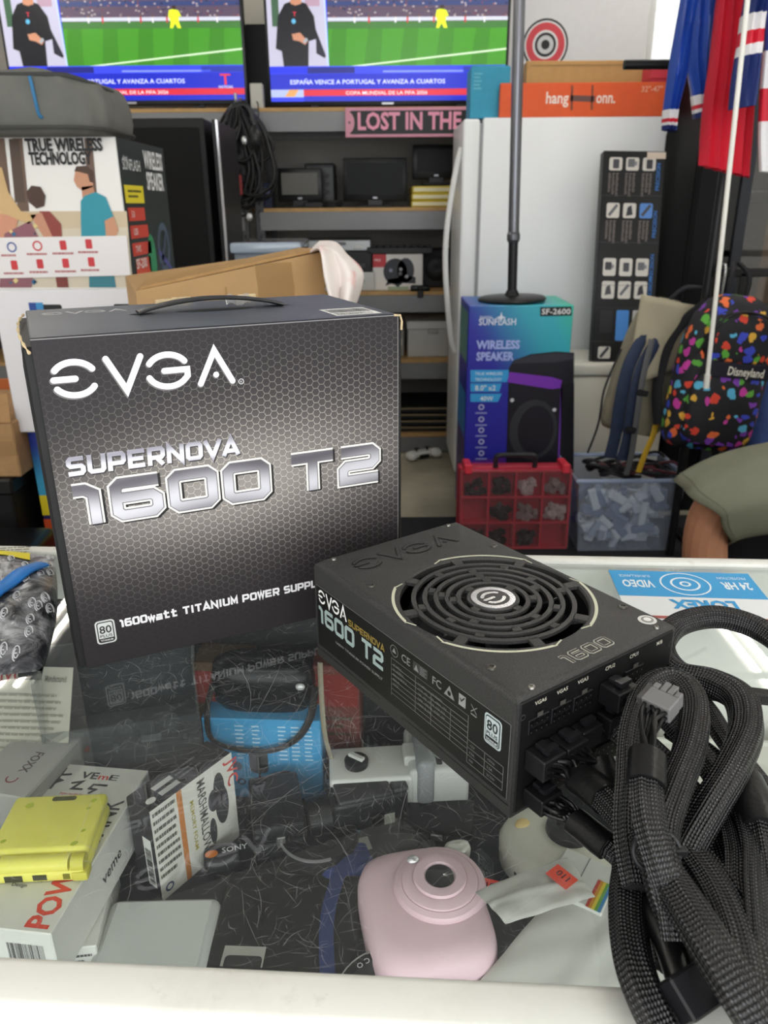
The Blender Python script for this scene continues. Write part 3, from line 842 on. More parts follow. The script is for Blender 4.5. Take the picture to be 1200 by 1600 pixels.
def wires(t, off, a_pts, b, n=6, r=.0011, spread=.004, mid=None):
    """n single wires running from the plug points to the mouth of the sleeve"""
    for i in range(n):
        a = a_pts[i % len(a_pts)]
        e = b + Vector((random.uniform(-1, 1), random.uniform(-1, 1), random.uniform(-1, 1))) * spread * .6
        d = (e - a)
        m1 = a + d * .35 + Vector((random.uniform(-1, 1), random.uniform(-1, 1), random.uniform(0, 1))) * spread
        m2 = a + d * .7 + Vector((random.uniform(-1, 1), random.uniform(-1, 1), random.uniform(0, .6))) * spread
        MB().tube([q - off for q in rsm([a, m1, m2, e], 5)], r, 7).build('wire', WIRE, t, smooth=60)
def plug(t, off, y0, y1, z0, z1, depth=.017):
    """keyed plug pushed into the connector face; returns wire exit points in world space"""
    c = PT @ Vector((L_ + .002, (y0 + y1) / 2, (z0 + z1) / 2))
    T = Matrix.Translation(-off) @ PT
    mb = MB().rbox(L_ + .0012, L_ + depth, y0, y1, z0, z1, .0008, 1, T)
    o = mb.build('plug', PLAST, t)
    ym = (y0 + y1) / 2
    MB().rbox(L_ + .003, L_ + depth - .003, ym - .0035, ym + .0035, z1, z1 + .0032, .0006, 1, T).box(L_ + depth - .007, L_ + depth - .003, ym - .005, ym + .005, z1 + .0015, z1 + .0045, T).build('latch', PLAST2, o)
    pts = []
    for k in range(4):
        for z in (.3, .7): pts.append(PT @ Vector((L_ + depth - .001, y0 + (y1 - y0) * (k + .5) / 4, z0 + (z1 - z0) * z)))
    return pts
# first plug of the middle row
t, off, Q = cable('thick braided cable from the nearest middle-row plug, sweeping across the front edge', [(905, 1215, .030), (950, 1250, .034), (995, 1300, .040), (1035, 1360, .046), (1078, 1425, .050), (1120, 1490, .050), (1165, 1560, .045), (1215, 1640, .035)], .0098, flat=.8)
shrinkwrap(t, Q, 0, 9, .0098); wires(t, off, plug(t, off, .0075, .0265, .0345, .0490), Q[0] + off, 8, .0016, .0035)
t, off, Q = cable('braided cable from the second middle-row plug, diving behind the first cable', [(935, 1190, .030), (955, 1235, .022), (985, 1290, .016), (1015, 1350, .014), (1030, 1420, .014), (1060, 1490, .012), (1085, 1560, .004)], .0085, flat=.75)
shrinkwrap(t, Q, 0, 9, .0092); wires(t, off, plug(t, off, .0275, .0455, .0345, .0490), Q[0] + off, 8, .0015, .0035)
t, off, Q = cable('braided ribbon from the third middle-row plug running right under the loops', [(945, 1118, .043), (985, 1150, .034), (1035, 1195, .022), (1080, 1250, .018), (1125, 1320, .018), (1150, 1400, .020), (1172, 1480, .020), (1195, 1580, .012)], .0105, flat=.55, rib=9)
plug(t, off, .0465, .0645, .0345, .0490, .012)
t, off, Q = cable('lower braided cable leaving the bottom-row plug close to the glass', [(898, 1282, .010), (935, 1312, .010), (975, 1345, .009), (1010, 1395, .008), (1030, 1450, .008), (1045, 1510, .008)], .0068, flat=.8)
shrinkwrap(t, Q, 0, 12, .0078); wires(t, off, plug(t, off, .0085, .0265, .0085, .0200), Q[0] + off, 8, .0015, .003)
t, off, Q = cable('braided cable from the processor socket passing under the big loop', [(1000, 1085, .050), (1030, 1110, .036), (1070, 1150, .026), (1110, 1200, .022), (1150, 1260, .020), (1185, 1330, .018), (1215, 1400, .018)], .009, flat=.6, rib=8)
wires(t, off, plug(t, off, .0700, .0885, .0560, .0700), Q[0] + off, 8, .0015, .003); plug(t, off, .0700, .0885, .0345, .0490, .013)
# the big S-shaped loop at the top right
t, off, Q = cable('thick braided cable looping high at the right over the blue sign', [(1290, 1075, .050), (1240, 1020, .056), (1180, 980, .060), (1115, 964, .062), (1055, 978, .058), (1032, 1015, .052), (1055, 1052, .050), (1110, 1066, .054), (1155, 1092, .056), (1166, 1140, .054), (1143, 1200, .050), (1105, 1265, .042), (1072, 1325, .032), (1050, 1385, .022)], .0098, flat=.8, rib=7)
# the hairpin with the loose grey plug in front of it
t, off, Q = cable('braided hairpin cable standing up in the middle of the bundle', [(1000, 1390, .030), (985, 1310, .040), (986, 1230, .050), (990, 1150, .058), (1012, 1085, .064), (1052, 1066, .066), (1082, 1100, .066), (1078, 1165, .064), (1052, 1235, .060), (1032, 1300, .056), (1036, 1370, .050), (1060, 1440, .040)], .0092, flat=.8, rib=7)
t, off, Q = cable('braided cable ending in a loose grey eight-pin plug pointing up', [(1012, 1180, .076), (1010, 1235, .070), (1016, 1290, .064), (1032, 1345, .056), (1050, 1400, .046), (1062, 1470, .034)], .0088, flat=.8, rib=7)
shrinkwrap(t, Q, 0, 8, .0092)
pc = cpt(1034, 1098, .082) - off
ax = (cpt(1046, 1058, .088) - cpt(1018, 1140, .079)).normalized(); sd = (cpt(1060, 1110, .082) - cpt(1006, 1085, .082)); nn = sd.cross(ax).normalized()
PM = frameM(pc, sd, ax)
gp = MB().rbox(-.0088, .0088, -.0075, .004, -.0055, .0055, .0008, 1, PM).build('loose_plug', M('#6f6e6e', .38), t)
for k in range(4):
    MB().rbox(-.0086 + k * .0044, -.0048 + k * .0044, .004, .0125 if k in (1, 2) else .009, -.0050, .0050, .0006, 1, PM).build('pin_housing', M('#6f6e6e', .38), gp)
MB().rbox(-.0125, -.009, -.006, .008, -.003, .003, .0006, 1, PM).build('plug_clip', M('#4c4b4b', .38), gp)
wires(t, off, [off + PM @ Vector((-.0065 + .0043 * k, -.007, q)) for k in range(4) for q in (-.002, .002)], Q[0] + off, 8, .0013, .0035)
# the vertical cable hanging over the front edge
t, off, Q = cable('braided cable running straight down over the white front edge', [(1000, 1300, .018), (990, 1345, .020), (982, 1400, .021), (983, 1455, .021), (992, 1510, .021), (1010, 1560, .019), (1040, 1620, .014)], .0102, flat=.78, rib=6)
t, off, Q = cable('braided ribbon cable fanning into ridges right of the front cable', [(1062, 1310, .030), (1098, 1350, .032), (1132, 1400, .034), (1158, 1460, .035), (1175, 1530, .033), (1190, 1620, .026)], .0115, flat=.5, rib=9)
t, off, Q = cable('ridged braided cable arching at the right rim of the bundle', [(1120, 1255, .020), (1142, 1290, .026), (1156, 1340, .030), (1160, 1395, .030), (1176, 1460, .026), (1205, 1530, .022)], .009, flat=.6, rib=8)
t, off, Q = cable('thin braided cable leaving the bundle towards the right', [(1070, 1068, .034), (1110, 1078, .030), (1150, 1084, .024), (1200, 1090, .014), (1260, 1095, .0065)], .0058, flat=.85, rib=5)
shrinkwrap(t, Q, 4, 14, .0066)
t, off, Q = cable('braided cable crossing low between the hairpin and the loop', [(1075, 1075, .026), (1105, 1110, .022), (1130, 1150, .020), (1160, 1190, .018), (1200, 1240, .014)], .0085, flat=.6, rib=8)
t, off, Q = cable('braided cable lying lowest on the glass in the middle of the tangle', [(975, 1150, .020), (1010, 1190, .012), (1050, 1230, .009), (1090, 1280, .008), (1110, 1340, .008), (1120, 1420, .008), (1125, 1500, .008)], .0085, flat=.6, rib=8)
t, off, Q = cable('braided cable under the tangle nearest the right rim', [(1050, 1140, .012), (1100, 1175, .010), (1150, 1220, .008), (1190, 1290, .008), (1215, 1370, .008)], .0088, flat=.6, rib=8)
t, off, Q = cable('short braided cable with a thick heat shrink at the right border', [(1150, 1195, .036), (1172, 1240, .038), (1190, 1290, .036), (1205, 1360, .030), (1215, 1440, .024)], .009, flat=.8)
shrinkwrap(t, Q, 5, 18, .0105)
t, off, Q = cable('thin cable with long heat shrink and a dangling black drive plug', [(1018, 1400, .020), (1030, 1440, .022), (1048, 1480, .022), (1062, 1520, .020), (1080, 1570, .018)], .0055, flat=.9, rib=0)
shrinkwrap(t, Q, 4, 30, .0072)
dp = cpt(1098, 1545, .026) - off
MB().rbox(-.016, .016, -.008, .010, -.006, .006, .001, 1, Matrix.Translation(dp) @ Matrix.Rotation(.5, 4, 'Z') @ Matrix.Rotation(.5, 4, 'X')).build('drive_plug', PLAST2, t)
t, off, Q = cable('flat ribbon of dark wires crossing the lower right corner', [(1165, 1270, .030), (1182, 1330, .034), (1186, 1400, .034), (1195, 1480, .032), (1210, 1580, .026)], .010, flat=.4, rib=10)
# cable tie around the hairpin
tt = thing('cable_tie', 'thin black plastic tie wrapped around the hairpin cables', 'cable tie', cpt(1030, 1305, .05))
c0 = cpt(1030, 1305, .066) - cpt(1030, 1305, .05)
MB().tube([Vector((.0115 * cos(a), .005 * sin(a), -.010 + .0085 * sin(a))) + c0 for a in [2 * pi * i / 24 for i in range(24)]], .0011, 6, closed=True).build('tie_strap', M('#1a1a1c', .35), tt, smooth=60)
MB().rbox(-.003, .003, -.002, .002, -.002, .002, .0005, 1, Matrix.Translation(c0 + Vector((.0115, 0, -.010)))).build('tie_head', M('#1a1a1c', .35), tt)

# ================================================================== things inside the display case
def qbox(name, label, cat, a, b, c, ztop, zbot, group=None, tilt=0.0):
    """box whose top face has its near-left corner over pixel a, near-right over b and depth reaching pixel c, all at height ztop"""
    A, B, C = G(*a, ztop), G(*b, ztop), G(*c, ztop)
    u = (B - A); w = u.length; u.normalize(); n = Vector((-u.y, u.x, 0)); d = (C - A).dot(n)
    t = thing(name, label, cat, (A.x, A.y, zbot), atan2(u.y, u.x), group)
    return t, w, d, ztop - zbot
def flatrot(a, b, z):
    p, q = G(*a, z), G(*b, z); return atan2(q.y - p.y, q.x - p.x)
WB = M('#d9d8d2', .5, var=.04); WB2 = M('#c9c9c4', .5)
# white box under the power bank
t, w, d, h = qbox('charger_box', 'flat white charger box under the power bank box', 'box', (20, 1493), (150, 1478), (135, 1350), SZ + .030, SZ)
MB().rbox(0, w, 0, d, 0, h, .001, 1).build('carton', WB, t)
p = Print((0, 0, h), (1, 0, 0), (0, 1, 0)); p.poly(ell(w * .78, d * .22, w * .12, w * .12, 20, 380, 8), '#c8433c', 1); p.lines(w * .70, d * .18, w * .86, d * .26, 3, '#e8d8d4', 2); p.disc(w * .8, d * .8, w * .13, '#2d2f3c', 1, rin=.7)
p.build('cover_print', t)
p = Print((0, 0, 0), (1, 0, 0), (0, 0, 1)); p.lines(w * .55, h * .2, w * .95, h * .8, 3, '#555555', 1); p.build('end_print', t)
# power bank box
t, w, d, h = qbox('power_bank_box', 'long white power bank box with red lettering under the yellow console', 'box', (-106, 1440), (79, 1460), (95, 1192), SZ + .085, SZ + .031)
MB().rbox(0, w, 0, d, 0, h, .001, 1).build('carton', WB, t)
p = Print((0, 0, h), (1, 0, 0), (0, 1, 0))
p.text('POWER', w * .945, d * .02, w * .27, '#d5402f', 1, rot=pi / 2, width=d * .44, bold=.03)
p.text('BANK', w * .945, d * .47, w * .27, '#3a3a3e', 1, rot=pi / 2, width=d * .30)
p.text('Sleek', w * .43, d * .28, w * .05, '#333333', 1); p.text('Two-Toned', w * .43, d * .245, w * .05, '#333333', 1); p.text('Design', w * .43, d * .21, w * .05, '#333333', 1)
p.text('VE', w * .36, d * .90, w * .13, '#3a3a3e', 1, width=w * .18, bold=.03); p.text('m', w * .55, d * .90, w * .11, '#d5402f', 1, width=w * .10); p.text('E', w * .66, d * .90, w * .11, '#3a3a3e', 1, width=w * .09)
p.line([(w * .12, d * .95), (w * .06, d * .90), (w * .20, d * .87), (w * .10, d * .83)], w * .035, '#2b2b30', 1, rnd=True); p.line([(w * .05, d * .90), (w * .25, d * .92)], w * .03, '#2b2b30', 1, rnd=True); p.line([(w * .16, d * .96), (w * .15, d * .81)], w * .03, '#2b2b30', 1, rnd=True)
p.line([(w * .33, d * .86), (w * .42, d * .875), (w * .36, d * .82), (w * .46, d * .82)], w * .028, '#2b2b30', 1, rnd=True); p.line([(w * .68, d * .86), (w * .55, d * .86), (w * .53, d * .83), (w * .60, d * .825), (w * .56, d * .80)], w * .028, '#2b2b30', 1, rnd=True)
p.text('Brighten Your Daily Charge Out and About', w * .28, d * .775, w * .04, '#c8433c', 1, width=w * .4); p.build('cover_print', t)
p = Print((0, 0, 0), (1, 0, 0), (0, 0, 1)); p.bars(w * .60, h * .35, w * .92, h * .75, '#2b2b30', 1, 8); p.lines(w * .60, h * .15, w * .92, h * .3, 1, '#555555', 1); p.build('end_print', t)
p = Print((w, 0, 0), (0, 1, 0), (0, 0, 1)); p.text('veme', d * .42, h * .35, h * .3, '#3a3a3e', 1); p.build('side_print', t)
# yellow handheld console (its printed cartoon is left out)
ZY = SZ + .086
t, w, d, h = qbox('handheld_console', 'closed yellow folding handheld game console on the white power bank box', 'game console', (-32, 1350), (128, 1342), (33, 1243), ZY + .024, ZY)
YEL = M('#e9e368', .35, var=.03); YEL2 = M('#d3cc50', .4)
MB().rbox(0, w, 0, d, 0, h * .5, .004, 3).build('base_half', YEL, t, smooth=40)
lid = MB().rbox(.0, w, .012, d, h * .54, h, .004, 3).build('lid', YEL, t, smooth=40)
MB().cyl((w * .16, .0065, h * .62), (w * .84, .0065, h * .62), .0068, n=24).build('hinge', YEL, t, smooth=40)
for s in (.0, .86): MB().cyl((w * s + w * .005, .0065, h * .62), (w * (s + .135), .0065, h * .62), .0068, n=24).build('hinge_end', YEL2, t, smooth=40)
p = Print((0, 0, h), (1, 0, 0), (0, 1, 0)); p.rrect(w * .42, d * .88, w * .68, d * .95, d * .03, '#4a4a1e', 1)
for x, y, r in ((.2, .83, .045), (.88, .86, .035), (.86, .74, .025), (.86, .22, .04), (.9, .4, .025), (.12, .3, .03)): p.disc(w * x, d * y, w * r, '#b9c42c', 1, ry=w * r * .7, rot=.6)
p.build('lid_print', lid)
p = Print((0, 0, 0), (1, 0, 0), (0, 0, 1)); p.rect(w * .20, h * .12, w * .38, h * .38, '#3b3b20', 1); p.rect(w * .48, h * .15, w * .62, h * .38, '#3b3b20', 1); p.rect(w * .78, h * .15, w * .85, h * .38, '#7d7a1e', 1); p.build('port', t)
MB().rbox(w * .86, w + .002, -.001, .012, .001, h * .42, .002, 2).build('shoulder_button', YEL2, t, smooth=40)
# grey slim box with the name on it
t, w, d, h = qbox('slim_box', 'slim pale grey box lying behind the yellow console', 'box', (-60, 1232), (40, 1248), (47, 1133), SZ + .10, SZ + .02)
MB().rbox(0, w, 0, d, 0, h, .0015, 1).build('carton', M('#a8a8a4', .5, var=.05), t)
p = Print((0, 0, h), (1, 0, 0), (0, 1, 0)); p.text('FOXX', w * .55, d * .62, w * .2, '#4b3a40', 1, rot=-pi / 2, width=d * .3); p.disc(w * .56, d * .22, w * .09, '#8c3a3f', 1, rin=.75, a0=-200, a1=20); p.build('cover_print', t)
MB().box(w * .1, w * .9, d * .1, d * .9, -.02, 0).build('inner_tray', M('#8a8a86', .6), t)
# paper card leaning on the rear door
A, B = G(10, 1062, .86), G(133, 1058, .86); cpos = inv_case(A)
t = thing('package_card', 'off-white package back card leaning behind the slim grey box', 'card', (A.x, A.y, SZ), CY)
cw = (B - A).length
MB().add([(0, -.10, 0), (cw, -.10, 0), (cw, -.012, .165), (cw * .62, -.012, .165), (cw * .60, -.018, .153), (cw * .3, -.018, .153), (cw * .28, -.012, .165), (0, -.012, .165)], [tuple(range(8))]).build('card_sheet', M('#b6b2a4', .7, var=.05), t, solid=.001)
p = Print((0, -.1011, .001), (1, 0, 0), (0, .088, .165), .0006); p.text('JVC', cw * .06, .172, .016, '#8e3038', 1); p.text('Manufactured', cw * .66, .172, .009, '#6d6a62', 1, width=cw * .27); p.lines(cw * .08, .02, cw * .92, .162, 22, '#8d897c', 1, 5, .3); p.build('card_print', t)
# headphone box standing on edge
zt = SZ + .105
t, d, w, h = qbox('headphone_box', 'black and white in-ear headphone box standing among the yellow console and silver pouch', 'box', (233, 1269), (361, 1175), (170, 1262), zt, SZ)
w = max(w, .03)
MB().rbox(0, d, 0, w, 0, h, .0015, 1).build('carton', M('#242427', .45, var=.15, scale=60), t)
p = Print((0, 0, 0), (1, 0, 0), (0, 0, 1)); p.rect(0, 0, d, h, '#d4d2ca', 1)
p.rect(d * .30, 0, d * .36, h, '#c07c45', 2); p.lines(d * .02, h * .22, d * .29, h * .98, 9, '#5f5d58', 2, 4, .45)
p.disc(d * .10, h * .10, d * .05, '#3a4a6a', 2, rin=.6)
p.text('MARSHMALLOW', d * .54, h * .95, h * .13, '#4a4a4a', 2, rot=-pi / 2, width=h * .8); p.text('MEMORY FOAM', d * .44, h * .80, h * .06, '#a79a3c', 2, rot=-pi / 2, width=h * .55)
p.text('JVC', d * .92, h * .95, h * .18, '#c0392f', 2, rot=-pi / 2, width=h * .3)
for cx, cy, rx, ry in ((.80, .72, .07, .17), (.72, .63, .07, .12), (.82, .52, .085, .22), (.68, .30, .045, .15)): p.disc(d * cx, h * cy, d * rx, '#3c3c3f', 2, ry=h * ry)
p.build('cover_print', t)
p = Print((0, w, 0), (0, -1, 0), (0, 0, 1)); p.rect(w * .52, h * .12, w * .86, h * .66, '#d9d9d4', 1); p.bars(w * .57, h * .16, w * .82, h * .56, '#222222', 2, 3, vert=False); p.build('end_print', t)
p = Print((0, 0, h), (1, 0, 0), (0, 1, 0)); p.disc(d * .10, w * .3, w * .15, '#d9d9d4', 1, ry=w * .11)
for y in (.2, .5): p.rect(d * .2, w * y, d * .42, w * (y + .18), '#c4c4c0', 1)
p.lines(d * .45, w * .3, d * .75, w * .8, 3, '#66666a', 1); p.build('top_print', t)
# small pouch with orange emblem
t, w, d, h = qbox('pouch', 'small dark camera pouch with an orange emblem beside the headphone box', 'pouch', (318, 1352), (378, 1340), (325, 1318), SZ + .02, SZ)
MB().rbox(0, w, 0, d, 0, h, .006, 3).build('pouch_body', M('#2a2a2d', .6), t, smooth=50)
p = Print((0, 0, h), (1, 0, 0), (0, 1, 0)); p.disc(w * .22, d * .45, w * .17, '#c9732d', 1, ry=w * .13); p.text('SONY', w * .5, d * .4, d * .35, '#c9c9c9', 1); p.build('pouch_print', t)
# silver tray
t, w, d, h = qbox('plastic_tray', 'pale grey plastic tray with rounded corner behind the front edge', 'tray', (120, 1545), (318, 1540), (190, 1400), SZ + .022, SZ)
MB().rbox(0, w, 0, d, 0, h, .010, 4).build('tray_body', M('#b9bbb8', .4, var=.06, scale=12), t, smooth=60)
MB().rbox(w * .08, w * .92, d * .08, d * .92, h - .001, h + .001, .0008, 1).build('tray_floor', M('#c3c5c2', .35), t)
# black laptop with label
t, w, d, h = qbox('tablet', 'closed black tablet with a grey paper label lying at the front', 'tablet', (300, 1560), (548, 1570), (285, 1355), SZ + .018, SZ)
MB().rbox(0, w, 0, d, 0, h, .006, 3).build('tablet_body', M('#121213', .5, var=.2, scale=30), t, smooth=50)
p = Print((0, 0, h), (1, 0, 0), (0, 1, 0)); p.rect(w * .12, d * .22, w * .40, d * .37, '#9c9b94', 1); p.rrect(w * .14, d * .12, w * .39, d * .30, w * .03, '#242424', 2); p.disc(w * .3, d * .13, w * .08, '#b98a78', 3, ry=w * .02); p.build('paper_label', t)
# lens with ring lettering and blue strap
c = G(610, 1560, SZ + .03)
t = thing('camera_lens', 'black camera lens with white ring lettering by the pink camera', 'lens', (c.x, c.y, SZ))
MB().lathe([(0, .018), (.026, .018), (.03, .024), (.036, .03), (.042, .03), (.044, .026), (.044, 0), (0, 0)], 40).build('barrel', M('#161618', .35), t, smooth=40)
MB().lathe([(.0425, .0302), (.0435, .0302), (.0435, .0306), (.0425, .0306), (.0425, .0302)], 48).build('rim_ring', M('#c9c9c7', .3, .7), t)
p = Print((0, 0, .0302), (-1, 0, 0), (0, -1, 0)); 
for i, ch in enumerate('OPTICAL CO'):
    a = radians(-148 + i * 11); p.text(ch, .039 * cos(a), .039 * sin(a), .0065, '#c9c9c7', 1, 'C', rot=a + pi / 2) if ch != ' ' else None
p.build('ring_lettering', t)
MB().lathe([(0, .0185), (.012, .0205), (.022, .0195), (.0255, .0182)], 32).build('front_element', M('#0a0a12', .05), t, smooth=60)
c = G(520, 1420, SZ)
t = thing('wrist_strap', 'blue nylon camera strap curling beside the pink camera', 'strap', (c.x, c.y, SZ))
pts = [G(*q) - Vector((c.x, c.y, SZ)) for q in ((575, 1335, SZ + .03), (540, 1350, SZ + .03), (520, 1395, SZ + .028), (510, 1450, SZ + .026), (512, 1530, SZ + .024))]
MB().tube(rsm(pts, 8), .0065, 10, flat=.25, up=Vector((0, 0, 1))).build('webbing', M('#24305c', .7, bump=.3, bscale=500), t, smooth=60)
t, w, d, h = qbox('camera_case', 'dark blue soft camera case lying behind the pink camera', 'case', (505, 1372), (590, 1352), (510, 1322), SZ + .022, SZ)
MB().rbox(0, w, 0, d, 0, h, .008, 3).build('case_body', M('#2a3a72', .7, var=.2), t, smooth=50)
MB().rbox(w * .1, w * .9, -.002, .002, h * .4, h * .55, .0008, 1).build('zip', M('#11141f', .4), t)

# ---- pink instant camera
PINK = M('#e2c2cb', .38, var=.02)
pz = SZ + .045
c = G(664, 1405, pz); rz = flatrot((600, 1420), (735, 1385), pz) - .10
t = thing('instant_camera', 'pale pink instant camera with a round lens lying on its back', 'camera', (c.x, c.y, SZ + .001), rz)
def sq(a, rx, ry, n=3.2):
    ca, sa = cos(a), sin(a); return (rx * math.copysign(abs(ca) ** (2 / n), ca), ry * math.copysign(abs(sa) ** (2 / n), sa))
def sup(mb, layers, N=56, cx=0, cy=0, n=3.2, cap=True):
    V = []; F = []
    for (rx, ry, z) in layers: V += [(cx + sq(2 * pi * i / N, rx, ry, n)[0], cy + sq(2 * pi * i / N, rx, ry, n)[1], z) for i in range(N)]
    for k in range(len(layers) - 1):
        for i in range(N): F.append((k * N + i, k * N + (i + 1) % N, (k + 1) * N + (i + 1) % N, (k + 1) * N + i))
    if cap: F.append(tuple(reversed(range(N)))); F.append(tuple((len(layers) - 1) * N + i for i in range(N)))
    return mb.add(V, F)
sup(MB(), [(.046, .056, 0), (.052, .062, .004), (.0545, .0655, .014), (.0545, .0655, .026), (.052, .063, .036), (.046, .057, .042), (.036, .046, .0445)], n=3.8).build('camera_body', PINK, t, smooth=70)
lx, ly = .016, .012
MB().lathe([(.0415, .034), (.0405, .045), (.0385, .0485), (.034, .0505), (.0332, .050), (.0325, .0515), (.029, .053), (.024, .0535), (.0235, .053), (0, .053)], 56, Matrix.Translation((lx, ly, 0))).build('lens_mount', PINK, t, smooth=35)
lensb = MB().lathe([(.0235, .0532), (.0225, .056), (.018, .0565), (.0142, .0562), (.0125, .053), (0, .0525)], 48, Matrix.Translation((lx, ly, 0))).build('lens_ring', PINK, t, smooth=35)
MB().lathe([(.0125, .0545), (.008, .0555), (0, .056)], 32, Matrix.Translation((lx, ly, 0))).build('lens_glass', M('#1e1f22', .08), t, smooth=60)
MB().ball((lx - .019, ly + .021, .0555), .0055, .0042, .003).build('selfie_mirror', M('#e6e6e8', .12, .6), t, smooth=60)
sup(MB(), [(.012, .0075, .034), (.0125, .008, .043), (.011, .0065, .0465), (.008, .004, .0475)], 32, .043, .050, 2.6).build('flash_window', M('#dcdad2', .12, .3), t, smooth=60)
sup(MB(), [(.0065, .0045, .036), (.0062, .0042, .0435)], 24, .018, .060, 4).build('viewfinder', M('#17171a', .1), t)
for q in (0, 1): MB().lathe([(0, .0475), (.0022, .0475), (.0024, .044)], 16, Matrix.Translation((.0535, .030 - q * .007, -.010))).build('sensor_window', M('#26262a', .15), t)
p = Print((.0535, .008, .0362), (cos(-.5), sin(-.5), 0), (sin(.5), cos(.5), 0)); p.rect(0, 0, .014, .012, '#ef4430', 1); p.text('10', .003, .002, .009, '#401310', 2); p.build('price_sticker', t)
MB().lathe([(0, .036), (.0058, .036), (.0062, .034)], 24, Matrix.Translation((-.044, -.012, 0))).build('shutter_button', M('#e6cdd4', .35), t)

# ---- pouches and striped box at the front right
t, w, d, h = qbox('film_box', 'white film box with a rainbow stripe behind the frosted sleeves', 'box', (850, 1385), (940, 1428), (905, 1332), SZ + .055, SZ)
MB().rbox(0, w, 0, d, 0, h, .001, 1).build('carton', M('#cfcfca', .5), t)
p = Print((0, 0, h), (1, 0, 0), (0, 1, 0))
for i, cc in enumerate(('#b5483c', '#c98a33', '#d6c23f', '#6ba04a', '#4a86b8')): p.rect(w * (.72 + i * .05), d * .0, w * (.77 + i * .05), d * .62, cc, 1)
p.line([(w * .45, d * .98), (w * .45, d * .02)], .0008, '#77777a', 1); p.build('cover_print', t)
FROST = glassmat('frosted_film', '#f8f7f5', .3, 1.2, .60, '#dedcd6')
def pouchy(name, label, corners, z0, z1, th=.012, seed=1):
    P = [G(*q[:2], q[2]) for q in corners]; c = sum(P, Vector()) / 4
    t = thing(name, label, 'sleeve', (c.x, c.y, z0)); r = random.Random(seed); ph = [r.uniform(0, 6) for _ in range(4)]
    off = Vector((c.x, c.y, z0))
    def f(u, v, s):
        a = P[0].lerp(P[1], u); b = P[3].lerp(P[2], u); q = a.lerp(b, v) - off
        e = (4 * u * (1 - u)) ** .45 * (4 * v * (1 - v)) ** .45
        q.z += s * th * e + .0007 * sin(11 * u + ph[0] + 5 * v) + .0005 * sin(17 * v + ph[1] - 7 * u) + .0022 * max(0, 1 - abs(u - .45 - .25 * v) * 9)
        return tuple(q)
    MB().grid(lambda u, v: f(u, v, 1), 26, 20).build('upper_film', FROST, t, smooth=60)
    MB().grid(lambda u, v: f(u, v, -.3), 26, 20).build('lower_film', M('#c0bfba', .5), t, smooth=60)
    return t, off
t, off = pouchy('film_sleeve', 'frosted plastic sleeve with an orange price sticker leaning on the white film box', [(742, 1393, SZ + .066), (790, 1443, SZ + .066), (930, 1402, SZ + .066), (886, 1338, SZ + .066)], SZ + .02, 0, .006, 2)
a, b, cc = G(852, 1365, SZ + .075), G(884, 1391, SZ + .075), G(874, 1352, SZ + .075)
p = Print(a - off, b - a, cc - a); pw = (b - a).length; ph_ = (cc - a).length
p.rect(0, 0, pw, ph_ * 1.0, '#f0492f', 1); p.text('110', pw * .5, ph_ * .78, ph_ * .55, '#3b120c', 2, 'C', rot=pi); p.build('price_sticker', t)
t, off = pouchy('document_sleeve', 'crumpled frosted plastic sleeve at the very front of the case', [(725, 1560, SZ + .02), (1060, 1575, SZ + .03), (1050, 1395, SZ + .050), (870, 1392, SZ + .050)], SZ + .01, 0, .010, 5)

# ---- devices in the middle and back of the case
bh = .102; w = .125
t = thing('package_box', 'bright blue gadget package with printed pictures under the visor headset', 'box', (-.192, .668, SZ), CY)
MB().rbox(0, w, 0, .05, 0, bh, .0012, 1).build('carton', M('#3f97c9', .5, var=.08), t)
p = Print((0, 0, 0), (1, 0, 0), (0, 0, 1), .0006)
for i, (x, n) in enumerate(((.64, 6), (.75, 6), (.86, 7), (.28, 4), (.42, 4))): p.lines(w * x, bh * .50, w * (x + .07), bh * .95, 9, '#bcdcec', 1, i + 3, .35)
p.rrect(w * .38, bh * .34, w * .54, bh * .66, .006, '#2c3238', 2); p.rect(w * .45, bh * .15, w * .47, bh * .34, '#2c3238', 2); p.disc(w * .27, bh * .42, w * .045, '#2c4258', 2); p.disc(w * .30, bh * .22, w * .035, '#2c4258', 2, rin=.6); p.rect(w * .04, bh * .12, w * .18, bh * .36, '#a9bcc6', 2)
p.build('cover_print', t)
# visor headset
t = thing('visor_headset', 'black visor headset with a rubber strap lying on the blue package', 'headset', (-.128, .693, SZ + bh), CY)
sup(MB(), [(.046, .016, 0), (.053, .021, .010), (.055, .022, .035), (.052, .020, .052), (.042, .015, .058)], 48, 0, 0, 3.0).build('visor_body', M('#17181a', .25), t, smooth=60)
st = [(-.052, -.01, .03), (-.056, -.028, .004), (-.048, -.034, -.026), (.0, -.034, -.036), (.034, -.034, -.022), (.052, -.030, .004), (.056, -.01, .03)]
MB().tube(rsm(st, 8), .0045, 10, flat=.45).build('head_strap', M('#141416', .5), t, smooth=60)
MB().ball((.042, -.020, .036), .005, .003, .004).build('side_lamp', M('#d8d8d6', .2, .3), t, smooth=60)
